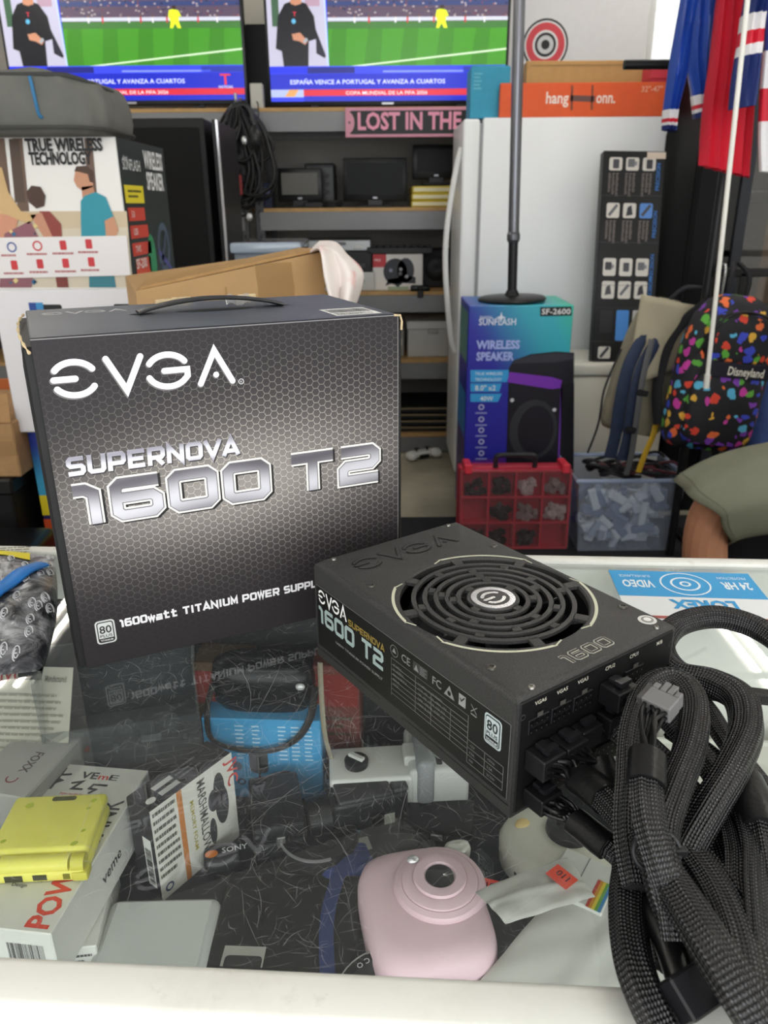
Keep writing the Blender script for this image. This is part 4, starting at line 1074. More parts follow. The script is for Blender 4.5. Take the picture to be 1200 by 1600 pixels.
# clear case with silver mechanism
c = G(250, 1150, SZ + .02)
q = Matrix.Rotation(CY, 4, 'Z') @ Vector((-.315, .665, SZ + .05))
t = thing('turntable_case', 'clear plastic lidded case with a grey deck behind the headphone box', 'case', q, .22)
MB().rbox(-.07, .07, -.03, .03, -.05, 0, .002, 1).build('plinth', M('#18181a', .6), t)
MB().rbox(-.075, .075, -.035, .035, 0, .03, .003, 2).build('deck', M('#6f7173', .4, .3), t, smooth=40)
MB().box(-.077, .077, .032, .035, .03, .12).box(-.077, -.074, -.035, .035, .03, .12).box(.074, .077, -.035, .035, .03, .12).box(-.077, .077, -.037, -.034, 0, .06).build('clear_lid', glassmat('clear_plastic', '#eceff0', .08, 1.4, .10, '#9a9da0'), t)
for x in (-.060, .0, .045): 
    MB().lathe([(0, .046), (.008, .046), (.0095, .042), (.0095, .032), (.013, .030), (0, .03)], 20, Matrix.Translation((x, -.015, 0))).build('clear_knob', glassmat('knob_plastic', '#e8e8e8', .05, 2.0, .2, '#d0d0d0'), t, smooth=50)
MB().rbox(.015, .035, -.03, -.02, .03, .032, .0004, 1).build('name_plate', M('#c4c6c6', .3, .5), t)
MB().rbox(-.045, -.036, -.032, -.026, .03, .033, .0005, 1).build('red_tab', M('#c8402f', .5), t)
for x in (-.06, -.01, .06): MB().lathe([(0, .033), (.002, .033), (.003, .03)], 12, Matrix.Translation((x, -.031, 0))).build('rivet', M('#b9bbbc', .3, .8), t)
# added blocks by the rear door, standing for faint reflections in the glass
for i, (px, py, ww, hh, cc, lab) in enumerate(((325, 1060, .06, .05, '#5a4632', 'added brown block standing for a faint reflection left of the headset'), (515, 1065, .05, .05, '#6a3a34', 'added dark red block standing for a faint reflection right of the headset'))):
    q = inv_case(G(px, py, .88)); 
    T = Matrix.Rotation(CY, 4, 'Z'); q.y = .705; q = T @ q
    t = thing('reflection_block', lab, 'box', (q.x, q.y, SZ), CY)
    MB().rbox(-ww / 2, ww / 2, -.02, .02, 0, .15, .001, 1).build('carton', M(cc, .6, var=.1), t)
    p = Print((-ww / 2, -.02, 0), (1, 0, 0), (0, 0, 1)); p.rect(.002, .10, ww - .002, .14, '#7d2f2a', 1); p.lines(.006, .06, ww - .006, .09, 3, '#4a3a2c', 1); p.build('carton_print', t)
# beige strap hanging
c = G(505, 1150, SZ + .06)
t = thing('neck_strap', 'beige braided camera neck strap hanging down beside the blue package', 'strap', (c.x, c.y, SZ))
q0 = Vector((c.x, c.y, SZ))
MB().tube(rsm([G(500, 1035, .90) - q0, G(503, 1100, .86) - q0, G(508, 1150, .82) - q0, G(520, 1190, .775) - q0, G(540, 1225, .745) - q0], 8), .0035, 10, flat=.5).build('strap_cord', M('#9c9380', .8, bump=.4, bscale=700), t, smooth=60)
# white compact camera with a dial
t, w, d, h = qbox('compact_camera', 'white compact camera with a mode dial behind the camcorder', 'camera', (515, 1222), (660, 1213), (522, 1168), SZ + .062, SZ)
MB().rbox(0, w, 0, d, h * .2, h, .004, 3).build('camera_body', M('#d9d9d4', .4), t, smooth=50)
MB().rbox(.002, w - .002, .001, d - .001, 0, h * .22, .003, 2).build('camera_base', M('#2a2a2c', .5), t)
dl = MB().lathe([(.012, h), (.0125, h + .006), (.010, h + .008), (0, h + .008)], 28, Matrix.Translation((w * .30, d * .45, 0))).build('mode_dial', M('#1d1d20', .5), t, smooth=40)
MB().rbox(-.003, .003, -.009, .009, h + .008, h + .012, .001, 1, Matrix.Translation((w * .30, d * .45, 0)) @ Matrix.Rotation(.9, 4, 'Z')).build('dial_lever', M('#d2d2ce', .4), dl)
MB().rbox(w * .82, w * .98, d * .3, d * .75, h, h + .012, .002, 2).build('viewfinder', M('#c9c9c4', .4), t)
# second camera near the power supply
t, w, d, h = qbox('film_camera', 'silver film camera with a grey pentaprism partly under the power supply', 'camera', (640, 1205), (735, 1200), (640, 1135), SZ + .07, SZ)
MB().rbox(0, w, 0, d, 0, h, .005, 3).build('camera_body', M('#c8c8c4', .4), t, smooth=50)
MB().rbox(w * .12, w * .42, -.004, d * .8, h * .4, h + .012, .006, 3).build('prism_housing', M('#8e9092', .4), t, smooth=50)
MB().lathe([(.02, 0), (.02, .014), (.016, .018), (.012, .016), (0, .013)], 32, Matrix.Translation((w * .72, d * .45, h))).build('lens_cover', M('#dcdcd6', .35), t, smooth=40)
p = Print((w * .46, d * .1, h), (1, 0, 0), (0, 1, 0)); p.rrect(0, 0, w * .10, d * .35, .002, '#3a3a3c', 1); p.build('window_print', t)
# camcorder
t, w, d, h = qbox('camcorder', 'black camcorder lying on its side in the middle of the case', 'camcorder', (520, 1262), (640, 1236), (518, 1212), SZ + .055, SZ)
MB().rbox(0, w, 0, d, 0, h, .006, 3).build('camcorder_body', M('#232325', .35), t, smooth=50)
MB().rbox(w * .08, w * .78, -.001, d * .9, h - .002, h + .004, .002, 2).build('screen_door', M('#3b3b3e', .3), t, smooth=50)
MB().rbox(w * .80, w * 1.0, .002, d * .95, h - .001, h + .003, .001, 1).build('battery', M('#4b4b4e', .4), t)
MB().cyl((-.022, d * .5, h * .5), (0, d * .5, h * .5), .020, .023, 28).build('lens_hood', M('#161617', .4), t, smooth=40)
MB().lathe([(0, .004), (.006, .004), (.007, 0)], 20, Matrix.Translation((w * .55, -.004, h * .6)) @ Matrix.Rotation(pi / 2, 4, 'X')).build('record_button', M('#111112', .3), t)
p = Print((0, -.0005, 0), (1, 0, 0), (0, 0, 1)); p.rect(w * .66, h * .25, w * .8, h * .6, '#a9a99e', 1); p.build('logo_plate', t)
# round binocular / lens ring
c = G(497, 1300, SZ + .03)
t = thing('headphones', 'black folded headphones with silver rim lying left of the camcorder', 'headphones', (c.x, c.y, SZ), .4)
MB().lathe([(.028, .004), (.037, .006), (.040, .018), (.037, .03), (.028, .032), (.022, .026), (0, .024)], 36).build('ear_cup', M('#1b1b1d', .45), t, smooth=50)
MB().ring((0, 0, 0), .0365, .0385, .030, .032, 36, radians(120), radians(270)).build('silver_rim', M('#a8a8a8', .3, .6), t)
MB().tube(rsm([(.03, .02, .02), (.05, .05, .03), (.03, .085, .035), (-.03, .09, .03), (-.06, .06, .02)], 8), .007, 10, flat=.5).build('head_band', M('#1f1f21', .5), t, smooth=60)
# grey remote / dark boxes filling the middle
for i, (a, b, cc, zt, zb, lab, colr) in enumerate((((545, 1345), (655, 1318), (540, 1285), SZ + .02, SZ, 'dark grey cable adapter box between the headphones and the pink camera', '#3a3b3d'), ((625, 1290), (740, 1300), (640, 1240), SZ + .03, SZ, 'black device box behind the pink camera', '#19191b'), ((395, 1300), (480, 1285), (385, 1215), SZ + .05, SZ, 'black leather lens case in front of the blue package', '#1c1c1e'))):
    t, w, d, h = qbox('device_box', lab, 'box', a, b, cc, zt, zb)
    MB().rbox(0, w, 0, d, 0, h * .62, .003, 2).build('lower_half', M(colr, .5, var=.15, scale=50), t, smooth=50)
    MB().rbox(.0005, w - .0005, .0005, d - .0005, h * .64, h, .003, 2).build('lid', M(colr, .45, var=.15, scale=50), t, smooth=50)
    MB().rbox(w * .42, w * .58, -.0015, .002, h * .52, h * .76, .0006, 1).build('clasp', M('#8a8a88', .3, .7), t)
    if i == 0:
        p = Print((0, 0, h), (1, 0, 0), (0, 1, 0)); p.rect(w * .15, d * .15, w * .36, d * .5, '#8c8d88', 1); p.disc(w * .25, d * .72, w * .05, '#2f5f74', 1); p.build('label_print', t)
# cream camera under the cables
c = G(868, 1310, SZ + .04)
t = thing('toy_camera', 'cream rounded camera under the cables at the power supply corner', 'camera', (c.x, c.y, SZ + .001), .5)
sup(MB(), [(.040, .042, 0), (.046, .048, .006), (.047, .049, .03), (.042, .044, .042), (.03, .032, .046)], 40, 0, 0, 2.8).build('camera_body', M('#d8d5c8', .4), t, smooth=70)
MB().lathe([(.022, .044), (.021, .052), (.012, .053), (.010, .049), (0, .049)], 32, Matrix.Translation((.012, -.004, 0))).build('lens_mount', M('#3a3a3c', .35), t, smooth=40)
MB().ball((-.02, .025, .045), .008, .006, .004).build('flash_window', M('#e0c48a', .3), t, smooth=60)
MB().tube(rsm([(-.045, .0, .02), (-.062, -.03, .012), (-.055, -.07, .006), (-.03, -.09, .004)], 8), .0022, 8).build('wrist_cord', M('#2a2a2c', .6), t, smooth=60)
# white tray and papers in the right half
q = Matrix.Rotation(CY, 4, 'Z') @ Vector((.24, .50, SZ)); w, d, h = .60, .215, .05
t = thing('paper_tray', 'wide white paper tray under the glass beneath the cables at the right', 'tray', q, CY)
MB().box(0, w, 0, d, 0, h * .9).build('tray_body', M('#e4e2da', .6, var=.05), t)
MB().box(0, w, 0, .004, h * .9, h).box(0, w, d - .004, d, h * .9, h).box(0, .004, 0, d, h * .9, h).box(w - .004, w, 0, d, h * .9, h).build('tray_rim', M('#d9d8d0', .5), t)

# ================================================================== on the glass: sign and antistatic bag
def onglass(px, py): return G(px, py, CT)
fl = onglass(1168, 899); fr = onglass(950, 893); nl = onglass(1212, 975)
o0 = Vector((fl.x, fl.y, CT))
t = thing('surveillance_sign', 'white and blue video surveillance notice lying upside down at the far edge of the glass', 'sign', o0)
u = (fr - fl); wS = u.length; u.normalize(); v = (nl - fl); vv = v - u * v.dot(u); hS = vv.length; vv.normalize()
TS = frameM((0, 0, 0), u, vv)          # x to our left, y towards us, letters read from the far side
MB().box(0, wS, 0, hS, .0001, .0016, TS).build('sign_sheet', M('#e9ecee', .35), t)
hb = .56 * hS
TQ = Print((0, 0, .0016), u, vv)
TQ.rect(0, 0, wS, hb, '#2d9bd8', 1)
TQ.text('24 HR', wS * .05, hb * .40, hb * .38, '#eef6fb', 2, width=wS * .20, bold=.03); TQ.text('PROTECTION', wS * .05, hb * .18, hb * .13, '#dcecf6', 2, width=wS * .20)
TQ.text('VIDEO', wS * .72, hb * .40, hb * .38, '#eef6fb', 2, width=wS * .22, bold=.03); TQ.text('SURVEILLANCE', wS * .72, hb * .18, hb * .13, '#dcecf6', 2, width=wS * .22)
TQ.disc(wS * .50, hb * .50, hb * .44, '#eef6fb', 2, rin=.93); TQ.disc(wS * .50, hb * .50, hb * .26, '#eef6fb', 2, rin=.85); TQ.disc(wS * .50, hb * .50, hb * .10, '#eef6fb', 2, rin=.6)
TQ.text('LOREX', wS * .24, hb * 1.12, hS * .24, '#2d9bd8', 2, width=wS * .44, bold=.045); TQ.rect(0, hS * .95, wS, hS, '#a9504a', 2)
TQ.build('sign_lettering', t)
# antistatic bag
c = onglass(40, 960)
t = thing('antistatic_bag', 'shiny antistatic bag with yellow warning label and blue strip left on the glass', 'bag', (c.x, c.y, CT), 0)
def bagmat():
    m, nt, b = newmat('antistatic_film', .22, .35)
    v, x, y, z = coords(nt)
    n = noise(nt, v, 22, 5, .6, 1.2)
    nt.links.new(mixc(nt, n.step(.38, .7), '#34353a', '#cfd1d6'), b.inputs['Base Color'])
    bumpn(nt, b, noise(nt, v, 40, 4, .6, 1.5), .6, .004)
    return m
K = [onglass(-140, 900), onglass(70, 1048), onglass(97, 935), onglass(78, 868), onglass(-120, 840)]
bl0, br0, tr0, tl0 = onglass(-170, 1075) - c, onglass(66, 1050) - c, onglass(84, 872) - c, onglass(-110, 868) - c
def bagf(u, v, s=1):
    q = bl0.lerp(br0, u).lerp(tl0.lerp(tr0, u), v)
    e = (4 * u * (1 - u)) ** .4 * (4 * v * (1 - v)) ** .4
    q.x += .008 * sin(pi * v) * u
    q.z = .0012 + (.020 * e + .0025 * e * sin(14 * u + 3 * v) * cos(11 * v)) * (1 if s > 0 else 0)
    return tuple(q)
MB().grid(lambda u, v: bagf(u, v), 40, 30).build('bag_film', bagmat(), t, smooth=60)
MB().grid(lambda u, v: bagf(u, v, -1), 4, 4).build('bag_back', M('#3a3b40', .4), t)
pr = Print((0, 0, 0), (1, 0, 0), (0, 1, 0))
def onbag(pts, c, lv, w=None):
    pass
r = random.Random(11); V = []; F = []
bp = MB()
for i in range(40):
    u0, v0 = r.uniform(.45, .98), r.uniform(.03, .97); s = .020
    for pl in ([(.5 + .45 * cos(a * .5), .5 + .45 * sin(a * .5)) for a in range(0, 10)], [(.5 + .28 * cos(a * .5 + 2), .5 + .28 * sin(a * .5 + 2)) for a in range(0, 9)], [(.3, .5), (.6, .5)]):
        P = [Vector(bagf(min(1, max(0, u0 + (q[0] - .5) * s * 2.6)), min(1, max(0, v0 + (q[1] - .5) * s * 4.2)))) + Vector((0, 0, .0006)) for q in pl]
        bp.tube(P, .00055, 4)
bpo = bp.build('printed_swirls', M('#d3d4d8', .4), t); bpo['kind'] = 'stuff'
MB().grid(lambda u, v: tuple(Vector(bagf(.46 + .36 * u, .85 + .14 * v)) + Vector((0, 0, .0008))), 8, 6).build('warning_label', M('#f3e21c', .45), t, smooth=60)
lab = Print((0, 0, 0), (1, 0, 0), (0, 1, 0)); lab.T = Matrix.Translation(Vector(bagf(.80, .985)) + Vector((0, 0, .0022))) @ Matrix.Rotation(pi + .1, 4, 'Z')
lab.text('ATTENTION', 0, 0, .010, '#2b2a12', 1, width=.055); lab.lines(0, -.014, .055, -.003, 2, '#5a5620', 1); lab.build('warning_print', t)
MB().tube([Vector(bagf(.50 + .40 * q / 12, .28 + .50 * (q / 12) ** .8)) + Vector((0, 0, .003)) for q in range(13)], .0095, 10, flat=.3, up=Vector((0, 0, 1))).build('blue_strip', M('#1f77c9', .4), t, smooth=60)

# ================================================================== back of the shop: shelving with televisions
SF = 4.22; SB = 4.72
def rack(label, x0, x1, levels):
    t = thing('shelving_unit', label, 'shelving', ((x0 + x1) / 2, (SF + SB) / 2, 0)); w = (x1 - x0) / 2; d = (SB - SF) / 2
    steel = M('#4a4b4e', .45, .3); beam = M('#77787a', .45, .2)
    for sx in (-1, 1):
        for sy in (-1, 1):
            o = MB().box(sx * w - .02, sx * w + .02, sy * d - .003, sy * d + .003, 0, 1.755).box(sx * w - .003 + sx * .017, sx * w + .003 + sx * .017, sy * d - .035 * (sy > 0), sy * d + .035 * (sy < 0), 0, 1.755).build('post', steel, t)
            if sy < 0:
                p = Print((sx * w, -d - .0034, 0), (1, 0, 0), (0, 0, 1), .0005)
                for k in range(43): p.poly([(-.006, .03 + k * .039), (.006, .03 + k * .039), (.004, .046 + k * .039), (-.004, .046 + k * .039)], '#141415', 1)
                p.build('keyhole_slots', o)
    for z in levels:
        MB().box(-w, w, -d - .004, -d + .02, z - .105, z - .018).build('beam', beam, t)
        MB().box(-w, w, d - .02, d + .004, z - .105, z - .018).build('beam', beam, t)
        MB().box(-w + .01, w - .01, -d - .002, d, z - .017, z).build('shelf_board', M('#b08d5c', .6, var=.12, scale=20), t)
    return t
LV = [.112, .530, .888, 1.302, 1.757]
rack('grey steel shelving with chipboard shelves between the left television and the refrigerator', -.62, .64, LV)
rack('grey steel shelving with chipboard shelves under the left television', -2.3, -.70, LV)

def televisn(label, x0, x1, zb, Y):
    w = x1 - x0; h = w * .5725
    t = thing('television', label, 'television', (x0, Y, 1.757))
    z0 = zb - 1.757
    MB().rbox(0, w, 0, .05, z0, z0 + h, .006, 2).build('housing', M('#17181a', .35), t, smooth=40)
    for s in (.2, .8): MB().rbox(w * s - .02, w * s + .02, -.09, .13, 0, .012, .004, 1).box(w * s - .012, w * s + .012, .01, .035, .01, z0 + .02).build('foot', M('#1c1c1e', .4), t)
    b = .014; sw = w - 2 * b; sh = (h - .016 - b) * .80; p = Print((b, 0, z0 + .020), (1, 0, 0), (0, 0, 1), .0006)
    E_ = lambda c, e=.55: M(c, .25, emit=e)
    R = lambda a, bq, c, d, col, lv: p.rect(a * sw, bq * sh, c * sw, d * sh, E_(col), lv)
    def PL(pts, col, lv): p.poly([(x * sw, y * sh) for x, y in pts], E_(col), lv)
    R(0, 0, 1, 1.24, '#2a3fd0', 1)
    R(.25, .295, 1, .64, '#3f8a22', 2); R(.25, .60, 1, .655, '#3d6f35', 3)
    for i in range(5): PL([(.25 + i * .15, .295), (.32 + i * .15, .295), (.33 + i * .15, .60), (.27 + i * .15, .60)], '#377c1e', 3)
    PL([(.34, .295), (.40, .295), (1, .42), (1, .435)], '#cfe6c4', 4)
    R(.25, .655, 1, 1.24, '#54465a', 2); R(.25, .66, 1, .69, '#c4c8d8', 3); R(.25, .78, 1, .82, '#34406e', 3); R(.25, .84, 1, .85, '#d8d8e4', 3); R(.4, .86, .75, .90, '#9aa2c4', 3)
    r = random.Random(4)
    for i in range(420):
        x, y = r.uniform(.25, .99), r.uniform(.69, 1.22); c = r.choice(('#8c5a5e', '#3a3a60', '#b0a4a8', '#6c3a44', '#2c2c44', '#a89c9c'))
        R(x, y, x + .008, y + .012, c, 4)
    for x, c in ((.36, '#d8d8e0'), (.42, '#b8343c'), (.53, '#d8d8e0'), (.58, '#b8343c'), (.63, '#d8d8e0'), (.69, '#b8343c'), (.82, '#b8343c'), (.90, '#d8d8e0')): R(x, .645, x + .007, .69, c, 5); p.disc((x + .0035) * sw, .70 * sh, .004 * sw, E_('#6a4a3c'), 5, n=8)
    PL([(.70, .70), (.705, .745), (.725, .755), (.745, .74), (.755, .69), (.745, .70), (.742, .65), (.75, .60), (.735, .60), (.726, .64), (.715, .60), (.703, .60), (.708, .65)], '#dcea2c', 6); p.disc(.727 * sw, .765 * sh, .009 * sw, E_('#3a2c24'), 6, n=10)
    # reporter
    PL([(0, .295), (.25, .295), (.235, 1.24), (0, 1.24)], '#b4b2c8', 5); PL([(.02, .62), (.05, .62), (.05, .86), (.02, .86)], '#3c5a44', 6); PL([(.20, .40), (.235, .36), (.24, .38), (.20, .60)], '#222230', 6); PL([(.16, .78), (.22, .78), (.22, 1), (.16, 1)], '#a88ca0', 6)
    PL([(.06, .295), (.055, .42), (.03, .44), (.045, .70), (.075, .80), (.12, .83), (.165, .80), (.195, .70), (.205, .52), (.17, .50), (.165, .295)], '#15151c', 7)
    PL([(.10, .80), (.10, .86), (.09, .92), (.098, 1.02), (.112, 1.12), (.14, 1.12), (.158, 1.02), (.155, .92), (.145, .86), (.145, .80), (.12, .785)], '#b98268', 8)
    PL([(.10, .56), (.135, .57), (.165, .50), (.155, .47), (.13, .50), (.105, .51)], '#b98268', 8); PL([(.145, .50), (.16, .53), (.168, .51), (.152, .48)], '#9aa0a8', 9)
    PL([(.095, .56), (.115, .56), (.118, .64), (.10, .66)], '#181820', 9); p.disc(.11 * sw, .66 * sh, .009 * sw, E_('#5aa8d0'), 10, n=12); p.text('T', .115 * sw, .70 * sh, .05 * sh, E_('#d83a4c'), 9, 'C')
    PL([(.245, .295), (.252, .295), (.238, 1.24), (.231, 1.24)], '#b8c8f0', 8)
    # lower third
    R(0, 0, 1, .295, '#1424b8', 6); R(0, .23, 1, .295, '#3040d8', 7); R(.16, .235, .36, .285, '#141c78', 8); R(.0, .235, .16, .285, '#1a2cd8', 8); R(.48, .24, .86, .255, '#7a8cf0', 8); R(.82, .235, 1, .285, '#2030a0', 8)
    p.text('ESPAÑA VENCE A PORTUGAL Y AVANZA A CUARTOS', .085 * sw, .145 * sh, .052 * sh, E_('#c4ccf4', .9), 8, width=.66 * sw)
    R(0, .045, 1, .10, '#c8243a', 7); R(0, .035, .14, .10, '#a8b4d8', 8); PL([(.06, .04), (.1, .04), (.12, .1), (.08, .1)], '#d89a5a', 9); R(0, 0, .14, .035, '#2438f0', 8)
    p.text('COPA MUNDIAL DE LA FIFA 2026', .32 * sw, .055 * sh, .04 * sh, E_('#f0c4cc', .9), 8, width=.35 * sw)
    p.text('T', .92 * sw, .13 * sh, .13 * sh, E_('#d8343c'), 8, 'C', xs=1.3); p.text('NOTICIAS', .92 * sw, .10 * sh, .03 * sh, E_('#e0e0f0'), 8, 'C')
    p.build('screen', t, 'lit screen showing a football broadcast')
    MB().rbox(w / 2 - .03, w / 2 + .03, -.004, .002, z0 + .004, z0 + .014, .001, 1).build('logo_bar', M('#a9abae', .3, .6), t)
    return t
a, b = W(424, 163, 4.33), W(788, 158, 4.33)
televisn('large flat television on the shelving top beside the refrigerator boxes', a.x - .012, b.x + .012, 1.775, 4.33)
a2, b2 = W(28, 155, 4.33), W(388, 157, 4.33)
televisn('large flat television at the left above the grey carry case', a2.x - .03, b2.x, 1.785, 4.33)
# white sheet and black board between the two televisions
a = W(385, 57, 4.70)
t = thing('wall_notice', 'white paper sheet on the wall between the two televisions', 'paper', (W(398, 30, 4.78).x, 4.795, 1.95))
MB().box(-.10, .10, -.003, 0, .12, .60).build('paper_sheet', M('#e6e2d4', .6), t)
p = Print((-.10, -.003, .12), (1, 0, 0), (0, 0, 1)); p.lines(.02, .3, .18, .45, 6, '#8a8678', 1); p.build('paper_print', t)
t = thing('display_stand', 'black display panel standing on the shelving between the televisions', 'panel', (W(398, 120, 4.6).x, 4.6, 1.757))
MB().rbox(-.13, .13, -.01, .01, 0, .42, .004, 1).build('panel_board', M('#0c0c0d', .5), t)
MB().box(-.10, .10, -.06, .06, 0, .01).build('panel_foot', M('#151516', .5), t)
t = thing('white_adapter', 'small white adapter box on the top shelf between the televisions', 'box', (W(402, 150, 4.28).x, 4.28, 1.757))
MB().rbox(-.03, .03, -.03, .03, 0, .11, .004, 2).build('adapter_body', M('#b4b2aa', .5), t)
MB().tube(rsm([(0, -.03, .03), (.01, -.06, .01), (.01, -.065, -.06), (.02, -.062, -.18)], 6), .003, 6).build('adapter_cord', M('#1a1a1b', .5), t, smooth=60)

# ---- street style sign
a, b = W(540, 215, 4.16), W(735, 215, 4.16); top = W(540, 168, 4.16)
sw = 1.02; sh = top.z - a.z
t = thing('street_sign', 'black street name sign with pink letters hung on the top shelf beam', 'sign', (a.x, 4.16, a.z))
PKF = M('#c98a9c', .45)
MB().rbox(0, sw, 0, .012, 0, sh, .004, 2).build('sign_plate', PKF, t)
p = Print((0, 0, 0), (1, 0, 0), (0, 0, 1), .0008)
p.rrect(.014, .014, sw - .014, sh - .014, .02, '#141416', 1); p.disc(.012, sh / 2, .032, '#c98a9c', 2, ry=sh * .36, a0=-90, a1=90); p.disc(.02, sh / 2, .006, '#5a4a50', 3)
p.text('LOST IN THE', .06, .035, sh * .80, '#dd92aa', 3, width=.50, bold=.03)
p.build('sign_print', t)
MB().box(.1, .12, .012, .05, sh * .4, sh * .95).box(.42, .44, .012, .05, sh * .4, sh * .95).build('hanger_hook', M('#88888a', .4, .6), t)

# ---- monitors and things on the shelves
def monitor(name, label, px0, px1, py0, Y, z, screen='#2a2b2d', deep=.05, foot=True, rz=0.0):
    a, b = W(px0, py0, Y), W(px1, py0, Y); w = b.x - a.x; h = a.z - z
    t = thing(name, label, 'monitor', ((a.x + b.x) / 2, Y, z), rz)
    MB().rbox(-w / 2, w / 2, 0, deep, .03, h, .006, 2).build('housing', M('#111214', .35), t, smooth=40)
    MB().box(-w / 2 + .022, w / 2 - .022, -.0015, .001, .065, h - .022).build('screen', M(screen, .4, spec=.12), t)
    MB().rbox(-.04, .04, .0, .04, .008, .04, .003, 1).rbox(-w * .3, w * .3, -.05, .09, 0, .012, .004, 1).build('stand', M('#151618', .4), t)
    MB().rbox(-.012, .012, -.003, .001, .042, .052, .001, 1).build('badge', M('#8a8c90', .3, .6), t)
    return t
monitor('small_monitor', 'small monitor with a grey screen on the second shelf near the hanging cables', 432, 502, 263, 4.34, 1.302, '#6a6a66')
monitor('flat_monitor', 'black flat monitor standing in the middle of the second shelf', 535, 636, 247, 4.36, 1.302, '#16181b')
t = monitor('wide_monitor', 'dark monitor on the yellow folders beside the refrigerator handle', 645, 720, 226, 4.45, 1.41, '#1b1c1f')
a, b = W(505, 262, 4.5), W(520, 320, 4.5)
t = thing('black_enclosure', 'tall black device case behind the small grey-screened monitor', 'device', (a.x - .02, 4.50, 1.302)); MB().rbox(-.08, .08, 0, .18, 0, .22, .008, 2).build('enclosure', M('#17181a', .45), t); MB().box(-.07, .07, -.002, 0, .02, .20).build('face_plate', M('#0e0f10', .3), t)
for i in range(3): MB().rbox(-.05, .05, -.005, -.001, .15 - i * .04, .165 - i * .04, .001, 1).build('drive_slot', M('#27282b', .4), t)
for i, (c, lab) in enumerate((('#c9b23c', 'bottom yellow folder of the pile on the second shelf'), ('#d8c24a', 'middle yellow folder of the pile on the second shelf'), ('#e0cc58', 'top yellow folder of the pile under the dark monitor'))):
    x = W(682, 310, 4.4).x
    t = thing('folder', lab, 'folder', (x + .003 * i, 4.30 + .002 * i, 1.302 + i * .034), .02 * i, 'yellow folders on the second shelf'); MB().rbox(-.135, .135, 0, .3, 0, .032, .004, 1).build('folder_cover', M(c, .55), t); MB().box(-.13, .13, -.0012, .002, .008, .024).build('folder_pages', M('#e6e2c4', .7), t)
t = thing('power_brick', 'black power brick with coiled cord in front of the small monitor', 'power brick', (W(490, 315, 4.27).x, 4.28, 1.302)); MB().rbox(-.05, .05, -.025, .025, 0, .03, .006, 2).build('brick', M('#121213', .45), t)
for k in range(3): MB().tube([(.09 + (.05 + .006 * k) * cos(q * .5), .0 + (.03 + .004 * k) * sin(q * .5), .008 + .011 * k) for q in range(13)], .0055, 6, closed=False).build('cord_loop', M('#0f0f10', .5), t, smooth=60)
t = thing('blue_charger', 'small dark blue battery charger beside the shelving post', 'charger', (W(418, 310, 4.27).x, 4.29, 1.302)); MB().rbox(-.02, .02, -.015, .015, 0, .12, .004, 2).build('charger_body', M('#1d2440', .45), t); MB().box(-.012, .012, -.0165, -.0145, .07, .10).build('charger_label', M('#6a7090', .5), t)
# third shelf
a, b = W(524, 380, 4.35), W(576, 380, 4.35)
t = thing('optical_player', 'silver disc player on top of the black one on the third shelf', 'disc player', ((a.x + b.x) / 2 - .06, 4.30, 1.09)); MB().rbox(-.22, .16, 0, .3, 0, .055, .005, 2).build('player_body', M('#a9abad', .35, .5), t); MB().box(-.12, .03, -.002, .001, .028, .044).build('disc_tray', M('#6a6c6e', .35), t); MB().rbox(.07, .12, -.004, .001, .012, .03, .002, 1).build('button', M('#d8d8d4', .3), t)
t = thing('tape_player', 'black tape player between the two silver players on the third shelf', 'tape player', ((a.x + b.x) / 2 - .06, 4.29, .985)); MB().rbox(-.22, .165, 0, .3, 0, .104, .005, 2).build('player_body', M('#151617', .35), t); MB().box(-.15, .03, -.002, .001, .05, .085).build('tape_door', M('#26282a', .2), t); MB().rbox(.07, .13, -.004, .001, .02, .045, .002, 1).build('button_row', M('#3a3c3e', .3), t)
t = thing('silver_player', 'silver player at the bottom of the stack on the third shelf', 'disc player', ((a.x + b.x) / 2 - .06, 4.28, .888)); MB().rbox(-.22, .18, 0, .3, 0, .096, .005, 2).build('player_body', M('#b4b4b0', .35, .4), t); MB().box(-.16, .02, -.002, .001, .02, .06).build('face_plate', M('#3a3c3e', .3), t); MB().lathe([(0, -.012), (.016, -.012), (.018, 0)], 20, Matrix.Translation((.11, 0, .05)) @ Matrix.Rotation(-pi / 2, 4, 'X')).build('volume_knob', M('#d8d8d6', .25, .6), t, smooth=40)
a, b, top = W(583, 454, 4.30), W(660, 454, 4.30), W(583, 397, 4.30)
w = b.x - a.x; h = top.z - .888
t = thing('game_wheel_box', 'white boxed game controller with a red corner on the third shelf', 'box', (a.x, 4.30, .888)); MB().rbox(0, w, 0, .22, 0, h, .002, 1).build('carton', M('#d9d6d2', .5), t)
p = Print((0, 0, 0), (1, 0, 0), (0, 0, 1), .0008); p.rect(.0, h * .64, w * .27, h, '#b83a40', 1); p.text('PRO', w * .03, h * .80, h * .1, '#f0dcdc', 2); p.rect(w * .3, .0, w * .72, h * .10, '#9aa88a', 1)
p.disc(w * .45, h * .52, w * .24, '#34363c', 2, ry=h * .36); p.disc(w * .66, h * .55, w * .17, '#3c3e44', 2, ry=h * .34); p.poly([(w * .3, h * .3), (w * .25, h * .12), (w * .4, h * .2), (w * .5, h * .08), (w * .6, h * .2), (w * .86, h * .18), (w * .86, h * .36), (w * .7, h * .4)], '#34363c', 2)
for x, y, c in ((.36, .55, '#8a90a8'), (.56, .58, '#8a8c90'), (.55, .46, '#6a6c70'), (.68, .38, '#a0a0a0')): p.disc(w * x, h * y, w * .035, c, 3)
p.build('cover_print', t)
